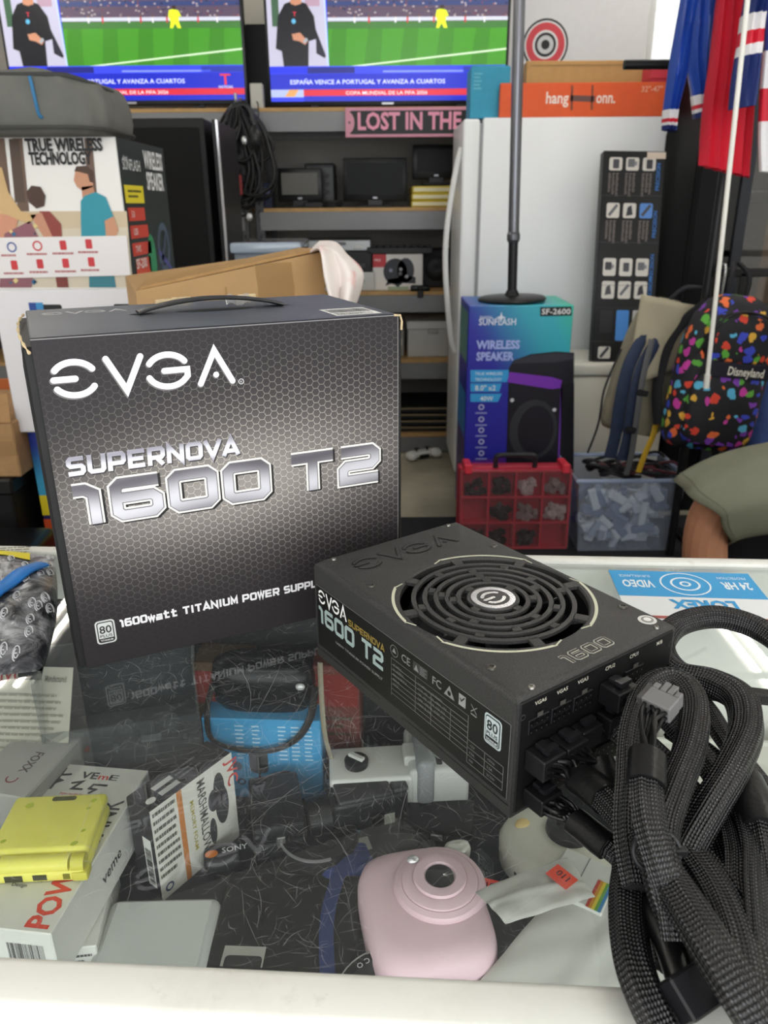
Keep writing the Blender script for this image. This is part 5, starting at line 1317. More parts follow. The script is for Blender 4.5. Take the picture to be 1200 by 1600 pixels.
t = thing('keyboard_tray', 'black compact keyboard lying on the white game controller box', 'keyboard', (a.x - .01, 4.29, .888 + h)); MB().rbox(-.02, w + .06, 0, .2, 0, .035, .004, 1).build('keyboard_base', M('#101011', .4), t)
for i in range(9): MB().rbox(.0 + i * .036, .028 + i * .036, -.002, .05, .036, .044, .002, 1).build('key', M('#2c2c30', .4), t)
t = thing('black_webcam', 'small black webcam hanging at the third shelf edge', 'webcam', (W(657, 445, 4.2).x, 4.24, .888)); MB().rbox(-.05, .05, -.02, .02, 0, .03, .008, 2).ball((.0, -.025, .016), .016).build('webcam_body', M('#0d0d0e', .35), t, smooth=50); MB().rbox(-.015, .015, -.045, -.03, -.03, .01, .004, 1).build('clip', M('#121213', .4), t)
t = thing('dark_speaker', 'dark speaker cube behind the refrigerator handle on the third shelf', 'speaker', (W(682, 440, 4.45).x, 4.42, .888)); MB().rbox(-.09, .09, 0, .2, 0, .20, .008, 2).build('cabinet', M('#17181a', .6), t); MB().lathe([(0, -.004), (.03, -.008), (.06, -.003), (.065, 0)], 28, Matrix.Translation((0, 0, .1)) @ Matrix.Rotation(-pi / 2, 4, 'X')).build('cone', M('#0d0d0e', .5), t, smooth=50)
# fourth and fifth shelf
a, b, top = W(637, 560, 4.30), W(700, 560, 4.30), W(637, 502, 4.30)
t = thing('storage_carton', 'pale grey lidded storage box on the fourth shelf', 'box', (a.x, 4.30, .530)); w = b.x - a.x + .05; h = top.z - .53; MB().rbox(0, w, 0, .3, 0, h * .78, .004, 1).build('box_body', M('#b4b4b2', .5), t); MB().rbox(-.006, w + .006, -.006, .306, h * .78, h, .006, 2).build('lid', M('#c0c0be', .5), t); MB().rbox(w * .4, w * .6, -.010, -.004, h * .66, h * .8, .002, 1).build('latch', M('#9a9a98', .4), t)
t = thing('grey_file_box', 'narrow grey box left of the pale storage box on the fourth shelf', 'box', (a.x - .09, 4.32, .530)); MB().rbox(0, .07, 0, .25, 0, h * .8, .003, 1).build('box_body', M('#8a8680', .6), t); MB().box(.01, .06, -.001, .001, h * .3, h * .5).build('label', M('#b4b0a8', .6), t)
for i, (z, lab) in enumerate(((.113, 'lowest dark panel of the stack on the bottom shelf'), (.150, 'second dark panel of the stack on the bottom shelf'), (.187, 'third dark panel of the stack on the bottom shelf'), (.224, 'topmost dark panel of the stack on the bottom shelf'))):
    t = thing('flat_screen', lab, 'screen', (W(640, 650, 4.35).x - .25, 4.26, z), 0, 'panels on the bottom shelf'); MB().rbox(0, .62 - .03 * i, 0, .38, 0, .030, .004, 1).build('panel_body', M('#1f2022', .5), t); MB().box(.01, .60 - .03 * i, -.0015, .001, .020, .027).build('panel_edge', M('#8a7a5c', .5), t)
t = thing('game_controller', 'white game controller with black grips on the floor before the shelving', 'game controller', (W(660, 702, 4.1).x, 4.12, .0), .4)
MB().rbox(-.07, .07, -.03, .03, .012, .045, .012, 3).ball((-.075, -.02, .028), .032, .045, .026).ball((.075, -.02, .028), .032, .045, .026).build('controller_body', M('#d9d9d6', .4), t, smooth=60)
MB().rbox(-.03, .03, -.034, -.02, .008, .03, .004, 1).build('controller_grip', M('#17171a', .5), t)
for x in (-.035, .03): MB().lathe([(.006, .04), (.006, .054), (.013, .058), (.012, .062), (0, .061)], 18, Matrix.Translation((x, 0, 0))).build('thumb_stick', M('#1c1c1e', .5), t, smooth=40)

# ---- hanging cable bundle on the post
px = W(372, 170, 4.12)
t = thing('cable_bundle', 'bundle of black cables and headphones hanging from a hook on the shelving post', 'cable bundle', (px.x, 4.13, px.z))
MB().tube(rsm([(0, .08, .05), (0, .0, .03), (0, -.05, .02), (0, -.06, .06)], 6), .008, 8).build('hook', M('#a9abad', .3, .8), t, smooth=60)
r = random.Random(9)
for i in range(16):
    wv = r.uniform(.05, .11); hv = r.uniform(.22, .56); ox = r.uniform(-.04, .06); oy = r.uniform(-.05, .03)
    pts = [(ox * .3, -.03, .02)]
    for k in range(1, 12):
        q = k / 12; pts.append((ox + wv * sin(2 * pi * q) * (1 if i % 2 else -1) + r.uniform(-.008, .008), oy, .02 - hv * sin(pi * q)))
    MB().tube(rsm(pts, 4, True), r.choice((.006, .008, .010)), 7, closed=True).build('cord', M(r.choice(('#0f0f10', '#18181a', '#0b0b0c')), .4), t, smooth=60)
for i, (c, z, x) in enumerate((('#7a2b2e', -.34, -.01), ('#3a86b0', -.42, -.04), ('#d9d9d4', -.30, -.06))):
    MB().rbox(x - .014, x + .014, -.075, -.055, z - .04 + i * .0, z + (.05 if i < 2 else .0), .003, 1).build('cable_tag', M(c, .5), t)
for z, x in ((-.14, .03), (-.17, -.04), (-.48, .03), (-.5, -.03)): MB().ball((x, -.07, z), .016, .010, .020).build('jack', M('#c4c6c8', .25, .7), t, smooth=60)
MB().tube(rsm([(-.05, -.075, -.06), (-.02, -.085, .0), (.05, -.085, .01), (.085, -.08, -.06), (.085, -.08, -.14)], 8), .012, 8, flat=.5).build('head_band', M('#1f2022', .4), t, smooth=60)
for x in (-.05, .085): MB().ball((x, -.085, -.13), .03, .03, .055).build('ear_cup', M('#17181a', .35), t, smooth=60)
t = thing('wireless_router', 'black flat device box on the second shelf behind the hanging cables', 'device', (W(362, 300, 4.4).x - .05, 4.36, 1.302)); MB().rbox(-.12, .12, 0, .2, 0, .34, .006, 2).build('device_body', M('#141517', .4), t); MB().box(-.10, .10, -.002, .001, .04, .30).build('face_plate', M('#1f2023', .3), t)

# ================================================================== left side stack
t = thing('tall_speaker_cabinet', 'tall plain black speaker cabinet behind the wireless speaker carton', 'cabinet', (W(210, 300, 3.0).x, 3.0, 0))
a, b = W(205, 200, 3.0), W(326, 200, 3.0); w = b.x - a.x; top = W(300, 184, 3.0).z
MB().rbox(0, w, 0, .5, 0, top, .006, 2).build('cabinet_body', M('#131314', .55, bump=.3, bscale=400), t)
MB().box(.02, w - .02, -.004, .001, .05, top - .03).build('grille_cloth', M('#0d0d0e', .85, bump=.4, bscale=900), t)
a = W(329, 186, 2.95)
t = thing('mirror_panel', 'upright black panel with a bright chrome edge beside the speaker cabinet', 'panel', (a.x, 2.97, 0))
MB().box(0, .012, -.005, .4, 0, a.z).build('panel_board', M('#141415', .4), t)
MB().rbox(.012, .022, -.012, .0, 0, a.z, .002, 1).build('chrome_edge', M('#cfcfd2', .2, .9), t)
# coloured box on the floor, white box on it, speaker carton on that
YL = 2.0
wl, wr_ = W(28, 676, YL).x, W(208, 450, YL).x + .02
zb, zt = W(28, 676, YL).z, W(100, 453, YL).z
t = thing('toy_carton', 'tall carton striped blue, yellow and orange under the white carton', 'box', (wl + .012, YL + .03, 0)); w = .38
MB().rbox(0, w, 0, .45, 0, zb, .002, 1).build('carton', M('#2a2c66', .5), t)
p = Print((0, 0, 0), (1, 0, 0), (0, 0, 1), .0008)
p.rect(0, zb - .19, w, zb, fade('#3aa0c8', '#1c2f8c', 2, zb - .17, zb - .03), 1); p.rect(0, zb - .25, w, zb - .19, '#e6d02c', 1)
for i in range(3): p.rect(0, zb - .325 - i * .068, w, zb - .262 - i * .068, '#d9552f', 1)
p.rect(0, 0, w, zb - .47, '#1a1426', 1); p.build('front_print', t)
t = thing('white_carton', 'plain white carton with hand holes beneath the wireless speaker carton', 'box', (wl, YL, zb)); w = wr_ - wl; h = zt - zb
MB().rbox(0, w, 0, .5, 0, h, .003, 1).build('carton', M('#e2e0e4', .5), t)
p = Print((0, 0, 0), (1, 0, 0), (0, 0, 1), .0008)
for x in (.115, .300): Print((0, 0, 0), (1, 0, 0), (0, 0, 1), .0008).rrect(x, h - .075, x + .055, h - .035, .006, '#1c1c20', 1).build('hand_hole', t)
p.disc(.16, h - .066, .02, '#5a4a44', 2, ry=.008, a0=0, a1=180)
for i, (x, y, c) in enumerate(((0, 0, '#3a6ab0'), (.018, 0, '#c43a4a'), (.018, .018, '#3a8ac0'), (0, .018, '#2a4a90'), (.028, -.014, '#2a4a90'), (.01, -.016, '#3a6ab0'))): p.rect(.088 + x, h - .066 + y, .106 + x, h - .048 + y, c, 2)
p.text('plus', .10, h - .10, .014, '#b0506a', 1); p.build('front_print', t)
# wireless speaker carton
fr, fb = W(180, 213, YL), W(208, 450, YL)
cx0, cx1 = -1.02, fb.x; ch = fr.z - zt
t = thing('speaker_carton', 'wireless speaker carton with a beach photograph and black side, on the white carton', 'box', (cx0, YL + .005, zt)); w = cx1 - cx0
MB().rbox(0, w, 0, .42, 0, ch, .002, 1).build('carton', M('#e9e6e2', .45), t)
p = Print((0, 0, 0), (1, 0, 0), (0, 0, 1), .0006)
def WU(x, y):                     # photograph pixel on the carton front -> print coordinates
    q = W(x, y, YL + .005); return (q.x - cx0, q.z - zt)
def PG(pts, c, lv): p.poly([WU(*q) for q in pts], c, lv)
PG([(-60, 330), (198, 330), (208, 449), (-60, 449)], '#c9b79a', 1); PG([(-60, 360), (200, 355), (208, 449), (-60, 449)], '#cfc4b0', 2)
for x, d_ in ((0, 14), (30, 10), (140, 8)): PG([(x - d_, 216), (x + d_ * .5, 216), (x + d_ + 6, 330), (x - d_ + 8, 330)], '#6a5548', 2)
PG([(14, 217), (30, 217), (40, 316), (24, 316)], '#54443a', 3)
# man in a teal shirt
PG([(118, 268), (122, 260), (134, 260), (143, 268), (146, 286), (146, 292), (130, 298), (121, 292), (116, 282)], '#c48e70', 5); PG([(117, 268), (120, 260), (136, 259), (146, 268), (147, 286), (141, 284), (138, 272), (122, 268)], '#4a3428', 6); PG([(128, 292), (146, 290), (150, 306), (130, 312)], '#b98468', 5)
PG([(127, 314), (133, 306), (150, 300), (166, 308), (178, 338), (164, 345), (166, 372), (128, 372), (127, 340)], '#2f8ea0', 6); PG([(164, 345), (178, 338), (186, 360), (180, 372), (168, 372)], '#c48e70', 6); PG([(138, 372), (170, 372), (182, 449), (140, 449)], '#3a7a88', 4)
# two women at the left
PG([(-40, 300), (5, 310), (30, 340), (22, 372), (-40, 372)], '#c98f74', 5); PG([(-40, 250), (4, 262), (14, 300), (34, 330), (58, 336), (46, 350), (10, 335), (-40, 330)], '#c9a878', 6); PG([(8, 365), (48, 345), (62, 372), (50, 449), (0, 449)], '#8a5a64', 6)
for i in range(26):
    rr = random.Random(i); x, y = rr.uniform(6, 58), rr.uniform(352, 445); s = rr.uniform(2, 5)
    PG([(x - s, y), (x, y - s), (x + s, y), (x, y + s)], rr.choice(('#3c6a8c', '#d9c48a', '#c44a5a', '#2a3a54', '#e6dcd0')), 7)
PG([(42, 300), (50, 290), (64, 292), (72, 306), (70, 322), (58, 326), (46, 316)], '#4a342c', 5); PG([(62, 330), (78, 330), (96, 350), (98, 372), (80, 372)], '#8a4038', 5); PG([(78, 372), (98, 372), (108, 449), (90, 449)], '#7a3a34', 5); PG([(48, 336), (66, 332), (84, 372), (70, 372)], '#c08a70', 6)
# white feature band with red icons
PG([(-60, 372), (199, 368), (205, 430), (-60, 436)], '#e4e0e0', 9)
for i, (x, y) in enumerate(((20, 386), (60, 384), (100, 383), (140, 381), (24, 414), (64, 412), (104, 411), (144, 409))):
    q = WU(x, y)
    if i in (0, 1): p.disc(q[0], q[1], .012, '#4a5a9a' if i == 0 else '#c43a40', 10, rin=.7)
    else: p.rrect(q[0] - .008, q[1] - .011, q[0] + .008, q[1] + .011, .003, '#c43a40', 10)
    q = WU(x, y + 13); p.lines(q[0] - .026, q[1] - .004, q[0] + .026, q[1] + .004, 1, '#b06a6c', 10, i, .6)
q = WU(42, 236); p.text('TRUE WIRELESS', q[0], q[1], .037, '#17171a', 8, bold=.038, width=WU(162, 236)[0] - q[0])
q = WU(48, 257); p.text('TECHNOLOGY', q[0], q[1], .037, '#17171a', 8, bold=.038, width=WU(145, 257)[0] - q[0])
p.build('front_print', t)
# black printed side panel: a separate sleeve wrapped round the right edge, turned to the shop
sr = W(255, 225, YL + .13)
s = Print((w, 0, 0), (0, 1, 0), (0, 0, 1), .0006); sd = .42
s.rect(0, 0, sd, ch, '#1f2926', 1); s.text('SUNFLASH', sd * .06, ch * .80, .036, '#d8dcdc', 2, width=sd * .35); s.text('digital', sd * .08, ch * .86, .016, '#d8dcdc', 2); s.text('WIRELESS', sd * .50, ch * .83, .06, '#f0f2f2', 2, bold=.028, width=sd * .44); s.text('SPEAKER', sd * .52, ch * .68, .06, '#f0f2f2', 2, bold=.028, width=sd * .40)
s.rect(sd * .04, ch * .58, sd * .42, ch * .70, '#e8d82c', 2); s.lines(sd * .10, ch * .61, sd * .38, ch * .68, 2, '#5a561c', 3)
for i in range(3): s.rect(sd * .06, ch * (.46 - i * .12), sd * (.40 + .03 * i), ch * (.55 - i * .12), '#c8402f', 2); s.text(('5.0', 'USB', 'TWS')[i], sd * .12, ch * (.485 - i * .12), .022, '#f0e4e0', 3)
s.text('SF-200', sd * .10, ch * .13, .034, '#f0f0f0', 3); s.poly([(sd * .08, 0), (sd * .40, 0), (sd * .42, ch * .20), (sd * .1, ch * .20)], '#c8482f', 2); s.disc(sd * .46, ch * .18, sd * .09, '#2f8a5a', 2, ry=ch * .18)
s.disc(sd * .76, ch * .24, sd * .15, '#4a5a6a', 2, rin=.7, ry=ch * .2, rot=-.5); s.line([(sd * .66, ch * .10), (sd * .84, ch * .36)], .02, '#39465a', 3); s.line([(sd * .62, ch * .22), (sd * .92, ch * .05)], .016, '#4a4a8a', 3); s.build('side_print', t)
# grey soft carry case on top
bl_, br_ = -1.05, -.615
t = thing('carry_case', 'grey fabric carry case with a blue zip line on the wireless speaker carton', 'bag', ((bl_ + br_) / 2, YL + .06, fr.z)); w = (br_ - bl_) / 2; hh = W(100, 113, YL).z - fr.z
def bag_layer(z, k, sag): return [(w * k + .006 * sin(9 * i * .26), .17 * k, z) for i in range(1)]
mb = MB(); N = 60; lay = [(0, .93), (.012, .98), (.04, 1.0), (.075, .995), (hh * .70, .975), (hh * .84, .94), (hh * .90, .90), (hh * .92, .5)]
V = []; F = []
for (z, k) in lay:
    for i in range(N):
        a = 2 * pi * i / N; x, y = sq(a, w * k, .16 * k, 4.5)
        zz = z + (.010 * sin(2.2 * x / w + .6) + .006 * sin(7 * x / w)) * (z / hh) - (.045 * max(0, (x / w - .45)) ** 1.2 * (z / hh))
        V.append((x + .003 * sin(13 * a), y + .004 * sin(11 * a + z * 40), zz))
for k in range(len(lay) - 1):
    for i in range(N): F.append((k * N + i, k * N + (i + 1) % N, (k + 1) * N + (i + 1) % N, (k + 1) * N + i))
F.append(tuple(reversed(range(N)))); F.append(tuple((len(lay) - 1) * N + i for i in range(N)))
FAB = M('#63635f', .8, var=.12, scale=14, bump=.25, bscale=500)
mb.add(V, F).build('fabric_shell', FAB, t, smooth=70)
for z in (.012, hh * .88):
    kk = .99 if z < .05 else .925
    MB().tube([(sq(2 * pi * i / 60, w * kk, .16 * kk, 4.5)[0], sq(2 * pi * i / 60, w * kk, .16 * kk, 4.5)[1], z - (.045 * max(0, (cos(2 * pi * i / 60) - .45)) ** 1.2 * (z / hh))) for i in range(60)], .005, 6, closed=True).build('piping', M('#3a3a38', .7), t, smooth=60)
x = W(84, 170, YL).x - (bl_ + br_) / 2
MB().tube(rsm([(x - .004, -.160, hh * .84), (x, -.163, hh * .6), (x + .004, -.163, hh * .3), (x + .010, -.160, .03)], 6), .004, 6).build('zip_line', M('#2f6f9c', .5), t, smooth=60)
# dark cabinet and brown carton at the far left
t = thing('black_cabinet', 'low black cabinet with a rounded lid at the left behind the counter', 'cabinet', (-1.45, 1.52, 0)); a = Vector((0, 0, .515))
MB().rbox(0, .62, 0, .40, 0, a.z - .06, .008, 2).build('cabinet_body', M('#0e0e0f', .5), t); MB().rbox(.05, .58, .02, .38, a.z - .06, a.z + .015, .02, 3).build('cabinet_lid', M('#161618', .3), t, smooth=50); MB().rbox(.50, .56, .005, .02, a.z - .05, a.z - .03, .004, 1).build('latch', M('#9a9a9c', .3, .6), t)
a = W(40, 747, 1.86)
t = thing('black_crate', 'tall black plastic crate carrying the dented brown carton', 'crate', (-1.6, 1.95, 0)); MB().rbox(0, .60, 0, .45, 0, .64, .008, 2).build('crate_body', M('#0d0d0e', .6), t); MB().rbox(-.01, .61, -.01, .46, .60, .645, .006, 1).build('crate_rim', M('#121213', .5), t)
c0 = W(42, 740, 1.9)
t = thing('brown_carton', 'dented brown carton left of the white carton', 'box', (c0.x - .535, 1.96, .645), .0); MB().rbox(0, .49, 0, .4, 0, .15, .004, 1).build('carton', M('#a8845c', .75, var=.1), t); MB().add([(0, -.001, .15), (.49, -.001, .15), (.47, .05, .215), (.02, .03, .20)], [(0, 1, 2, 3)]).build('carton_flap', M('#a07c54', .75, var=.1), t, solid=.004); p = Print((0, 0, 0), (1, 0, 0), (0, 0, 1), .0008); p.rect(0, .06, .49, .10, '#9a7850', 1); p.build('tape', t)
a = W(3, 640, 2.35)
t = thing('orange_bucket', 'orange bucket behind the brown carton at the left edge', 'bucket', (a.x - .12, 2.56, 0)); MB().lathe([(0, 0), (.10, 0), (.125, .74), (.133, .745), (.133, .76), (.12, .76), (.10, .02), (0, .02)], 32).build('bucket_body', M('#c4703c', .5), t, smooth=40); MB().tube([(.13 * cos(q * pi / 12), -.03 - .11 * sin(q * pi / 12), .72) for q in range(13)], .004, 6).build('bail', M('#9a9a98', .3, .8), t)

# ---- brown carton with towel behind the retail box
t = thing('moving_carton', 'large taped brown carton behind the retail box', 'box', (0, 0, 0))
ca, cb = W(212, 455, 1.52), W(506, 393, 1.66)
u = Vector((cb.x - ca.x, cb.y - ca.y, 0)); w = u.length; ang = atan2(u.y, u.x)
t.location = (ca.x, ca.y, 0); t.rotation_euler = (0, 0, ang)
za, zb2 = ca.z, cb.z
CARD = M('#b28f63', .7, var=.08, scale=9)
mb = MB(); dp = .22
mb.add([(0, 0, 0), (w, 0, 0), (w, dp, 0), (0, dp, 0), (0, 0, za), (w, 0, zb2), (w, dp, zb2 - .01), (0, dp, za + .012)], [(0, 3, 2, 1), (4, 5, 6, 7), (0, 1, 5, 4), (1, 2, 6, 5), (2, 3, 7, 6), (3, 0, 4, 7)]).build('carton', CARD, t)
MB().add([(.01, .012, za + .004), (w * .98, .012, zb2 + .003), (w * .95, dp * .5, zb2 + .001), (.03, dp * .5, za + .010)], [(0, 1, 2, 3)]).build('lid_flap', M('#a98658', .75, var=.1), t, solid=.005)
MB().grid(lambda uu, v: (w * (.62 + .2 * v) + .002 * sin(30 * uu), -.0015 - .001 * sin(20 * uu + 9 * v), (za + (zb2 - za) * .7) * (.6 + .4 * uu)), 20, 4).build('packing_tape', glassmat('clear_tape', '#f0e6d2', .12, 2.2, .15, '#d8c8a4'), t, smooth=60)
MB().box(w * .45, w * .46, -.001, 0, .3, za).build('crease', M('#9a7a50', .8), t)
# pink towel draped on the right corner
tw = W(520, 420, 1.62)
t = thing('towel', 'white and pink towel draped over the right corner of the brown carton', 'towel', (tw.x, tw.y - .03, tw.z - .10))
o0 = Vector((tw.x, tw.y - .03, tw.z - .10))
L0 = [W(478, 400, 1.72), W(486, 392, 1.66), W(500, 388, 1.58), W(508, 430, 1.56), W(520, 470, 1.55)]
R0 = [W(500, 378, 1.76), W(524, 380, 1.72), W(540, 398, 1.68), W(566, 430, 1.64), W(552, 485, 1.62)]
Ls, Rs = rsm(L0, 8), rsm(R0, 8)
def towelf(u, v):
    k = v * (len(Ls) - 1); i = min(int(k), len(Ls) - 2); f = k - i
    q = Ls[i].lerp(Ls[i + 1], f).lerp(Rs[i].lerp(Rs[i + 1], f), u) - o0
    q.y += -.022 * sin(u * 9 + v * 2) * (.3 + v) - .02 * sin(pi * u)
    return tuple(q)
def towmat():
    m, nt, b = newmat('towel_cloth', .95)
    v, x, y, z = coords(nt)
    nt.links.new(mixc(nt, noise(nt, v, 14, 3).step(.5, .66), '#efe6e2', '#e8b4b4'), b.inputs['Base Color']); bumpn(nt, b, noise(nt, v, 400, 3), .5, .002); return m
MB().grid(towelf, 26, 32).build('towel_cloth', towmat(), t, smooth=70, solid=.006)
# clear storage bin behind the carton
a, b = W(356, 380, 2.75), W(468, 380, 2.75)
t = thing('clear_bin', 'clear plastic bin with a bluish lid behind the brown carton', 'bin', ((a.x + b.x) / 2, 2.95, .93)); w = (b.x - a.x) / 2
CLEAR = glassmat('bin_plastic', '#e4ecf4', .12, 1.6, .35, '#c4d0dc')
z1 = a.z - .93
MB().rbox(-w * .93, w * .93, -.16, .16, 0, z1 - .03, .012, 2).build('bin_body', CLEAR, t, smooth=40); MB().rbox(-w, w, -.18, .18, z1 - .035, z1, .010, 3).build('bin_lid', glassmat('lid_plastic', '#dfe9f4', .15, 1.6, .55, '#cfdcec'), t, smooth=40)
MB().rbox(-w * .7, -w * .1, -.12, .12, .005, z1 - .06, .006, 1).build('bin_contents', M('#a89a80', .6), t)
t = thing('steel_trolley', 'dark steel trolley carrying the clear bin', 'trolley', ((a.x + b.x) / 2 + .03, 2.95, 0)); MB().rbox(-.18, .18, -.20, .20, .905, .93, .004, 1).build('top_shelf', M('#3a3b3e', .5), t); MB().rbox(-.18, .18, -.20, .20, .25, .27, .004, 1).build('lower_shelf', M('#3a3b3e', .5), t)
for x in (-.165, .165):
    for y in (-.185, .185): MB().cyl((x, y, 0), (x, y, .905), .012, n=12).build('leg', M('#2a2b2e', .5), t, smooth=40)

# ================================================================== refrigerator and what stands on it
FX0, FX1, FY0, FY1, FZ = .35, 1.22, 3.66, 4.16, 1.656
FRW = M('#eff1f3', .35, var=.015, scale=3)
t = thing('refrigerator', 'white refrigerator seen from its side with a curved door handle', 'refrigerator', (FX0, FY0, 0))
fw_ = FX1 - FX0; fd = FY1 - FY0
MB().rbox(.085, fw_, 0, fd, .05, FZ, .008, 2).build('cabinet_side', FRW, t, smooth=40)
door = MB().rbox(0, .072, .0, fd, .07, FZ - .004, .012, 3).build('door', M('#eceeef', .25), t, smooth=40)
MB().box(.072, .085, .012, fd - .012, .08, FZ - .02).build('door_seal', M('#9a9b9d', .6), t)
z0, z1 = W(688, 545, FY0 + .1).z, W(702, 232, FY0 + .1).z
hp_ = [(0, .06, z1), (-.022, .06, z1 - .09), (-.055, .06, (z0 + z1) / 2 + .12), (-.058, .06, (z0 + z1) / 2 - .08), (-.028, .06, z0 + .07), (-.004, .06, z0 - .01)]
MB().tube(rsm(hp_, 8), .014, 12, flat=.8).build('handle', M('#e6e6e4', .3), door, smooth=60)
for x in (.12, fw_ - .08):
    for y in (.05, fd - .05): MB().cyl((x, y, 0), (x, y, .055), .022, n=14).build('foot', M('#2a2a2c', .6), t)
# teal box, orange box, brown carton on top
a, b, c = W(734, 175, 3.70), W(795, 175, 3.70), W(734, 104, 3.70)
t = thing('teal_box', 'teal blue box standing on the refrigerator in front of the television', 'box', (a.x, 3.70, FZ)); w, h = b.x - a.x, c.z - FZ
MB().rbox(0, w, 0, .16, 0, h, .003, 1).build('carton', M('#2f8fae', .5, var=.05), t); p = Print((0, 0, 0), (1, 0, 0), (0, 0, 1), .0008); p.lines(w * .08, h * .55, w * .3, h * .9, 5, '#6ab4c8', 1); p.build('front_print', t)
MB().rbox(.004, w - .004, .004, .156, h - .004, h + .004, .002, 1).build('lid', M('#2a839f', .5), t)
a, b, c = W(772, 182, 3.68), W(1034, 182, 3.68), W(772, 129, 3.68)
t = thing('mount_box', 'long orange wall mount box with white lettering lying on the refrigerator', 'box', (a.x + .02, 3.665, FZ)); w, h = b.x - a.x - .02, c.z - FZ - .004
MB().rbox(0, w, 0, .03, 0, h, .002, 1).build('carton', M('#dd5a2b', .5, var=.04), t)
p = Print((0, 0, 0), (1, 0, 0), (0, 0, 1), .0008); pm = Print((0, 0, 0), (1, 0, 0), (0, 0, 1), .0008); x0 = W(852, 158, 3.68).x - a.x - .02; x1 = W(930, 158, 3.68).x - a.x - .02
pw_ = Print((0, 0, 0), (1, 0, 0), (0, 0, 1), .0008); pw_.text('hang', x0, h * .40, .062, '#f6e6dc', 1, width=.095, bold=.018); pw_.build('word_print', t); p.text('onn.', x1, h * .40, .062, '#f6e6dc', 1, width=.08, bold=.018); p.build('word_print', t); p = Print((0, 0, 0), (1, 0, 0), (0, 0, 1), .0008); p.text('32"-47"', W(1000, 145, 3.68).x - a.x - .02, h * .72, .03, '#e8b098', 1)
xm = (x0 + .09 + x1) / 2
for dx in (-.04, .045): pm.line([(xm + dx, h * .2), (xm + dx - .005, h * .92)], .008, '#7a4434', 2)
pm.line([(xm - .05, h * .55), (xm + .055, h * .52)], .022, '#6a4a44', 2); pm.build('product_picture', t); p.build('size_print', t)
a, b, c = W(826, 128, 3.80), W(1006, 128, 3.80), W(826, 96, 3.80)
t = thing('kraft_carton', 'long brown carton behind the orange box on the refrigerator', 'box', (a.x, 3.87, FZ)); w, h = b.x - a.x + .02, W(826, 95, 3.87).z - FZ
MB().rbox(0, w, 0, .12, 0, h, .003, 1).build('carton', M('#b08a58', .7, var=.06), t); MB().box(w * .03, w * .97, -.001, .001, h - .02, h - .016).build('crease', M('#96744a', .8), t); p = Print((0, 0, 0), (1, 0, 0), (0, 0, 1), .0008); p.line([(w * .72, 0), (w * .72, h * .3), (w * .9, h * .3), (w * .9, 0)], .004, '#94724a', 1); p.build('carton_print', t)
t = thing('red_box', 'small red box at the right end of the refrigerator top', 'box', (FX1 - .07, 3.74, FZ)); MB().rbox(0, .10, 0, .12, 0, .20, .003, 1).build('carton', M('#b83040', .5), t); MB().rbox(-.002, .102, -.002, .122, .15, .203, .003, 1).build('lid', M('#c4394a', .5), t)
# white board with a roundel
a, b = W(815, 100, 4.60), W(1007, 95, 4.60)
t = thing('poster_board', 'white board with a red and black round emblem behind the refrigerator', 'board', (.66, 4.60, 0)); w = b.x - .66
MB().rbox(0, w, 0, .02, .0, 2.75, .003, 1).build('board_sheet', M('#dcdbdd', .55, var=.02), t)
p = Print((0, 0, 0), (1, 0, 0), (0, 0, 1), .0008); q = W(852, 70, 4.6); ex_, ez = q.x - .66, q.z
p.disc(ex_, ez, .118, '#17171a', 1); p.disc(ex_, ez, .108, '#e4e2e2', 2); p.disc(ex_, ez, .100, '#c8404a', 3, rin=.66); p.disc(ex_, ez, .055, '#17171a', 3); p.disc(ex_, ez, .042, '#c9c9cc', 4); p.disc(ex_, ez, .022, '#17171a', 5)
p.build('round_emblem', t)
# grey pole with a black foot on the speaker box
SXY = 3.12
pb = W(802, 466, SXY + .10); SPH = W(802, 470, SXY + .02).z - .003
# speaker box SF-2600
a, b = W(733, 478, SXY), W(897, 476, SXY); SH = a.z; w = b.x - a.x
t = thing('party_speaker_box', 'tall blue and turquoise wireless speaker box in front of the refrigerator', 'box', (a.x, SXY, .012)); h = SH - .012
def spk():
    m, nt, bb = newmat('speaker_box_print', .4)
    v, x, y, z = coords(nt)
    f = ((x / w) * .75 + (z / h - .55) * 1.0)
    c1 = mixc(nt, f.step(.35, .95), '#2626a0', '#2aa9bc'); nt.links.new(mixc(nt, f.step(.95, 1.2), c1, '#2fb6a0'), bb.inputs['Base Color']); return m
sb = MB().rbox(0, w, 0, .34, 0, h, .003, 1).build('carton', spk(), t)
p = Print((0, 0, 0), (1, 0, 0), (0, 0, 1), .0008)
def BU(x, y): q = W(x, y, SXY); return (q.x - a.x, q.z - .012)
def BP(pts, c, lv): p.poly([BU(*q) for q in pts], c, lv)
q = BU(748, 508); p.text('SUNFLASH', q[0], q[1], .036, '#e4e8f4', 1, width=BU(806, 508)[0] - q[0]); q = BU(783, 496); p.poly([(q[0] + .02 * cos(i * pi / 4) * (1 if i % 2 == 0 else .3), q[1] + .022 * sin(i * pi / 4) * (1 if i % 2 == 0 else .3)) for i in range(8)], '#e4e8f4', 1)
q = BU(750, 498); p.text('DIGITAL', q[0], q[1], .014, '#e4e8f4', 1)
q = BU(744, 545); p.text('WIRELESS', q[0], q[1], .046, '#aab8f0', 1, bold=.04, width=BU(812, 545)[0] - q[0]); q = BU(744, 563); p.text('SPEAKER', q[0], q[1], .046, '#aab8f0', 1, bold=.04, width=BU(803, 563)[0] - q[0])
BP([(735, 578), (797, 578), (792, 597), (735, 597)], '#3aa4e4', 1); BP([(735, 599), (784, 599), (780, 612), (735, 612)], '#3aa4e4', 1); BP([(735, 615), (784, 615), (778, 628), (735, 628)], '#3aa4e4', 1)
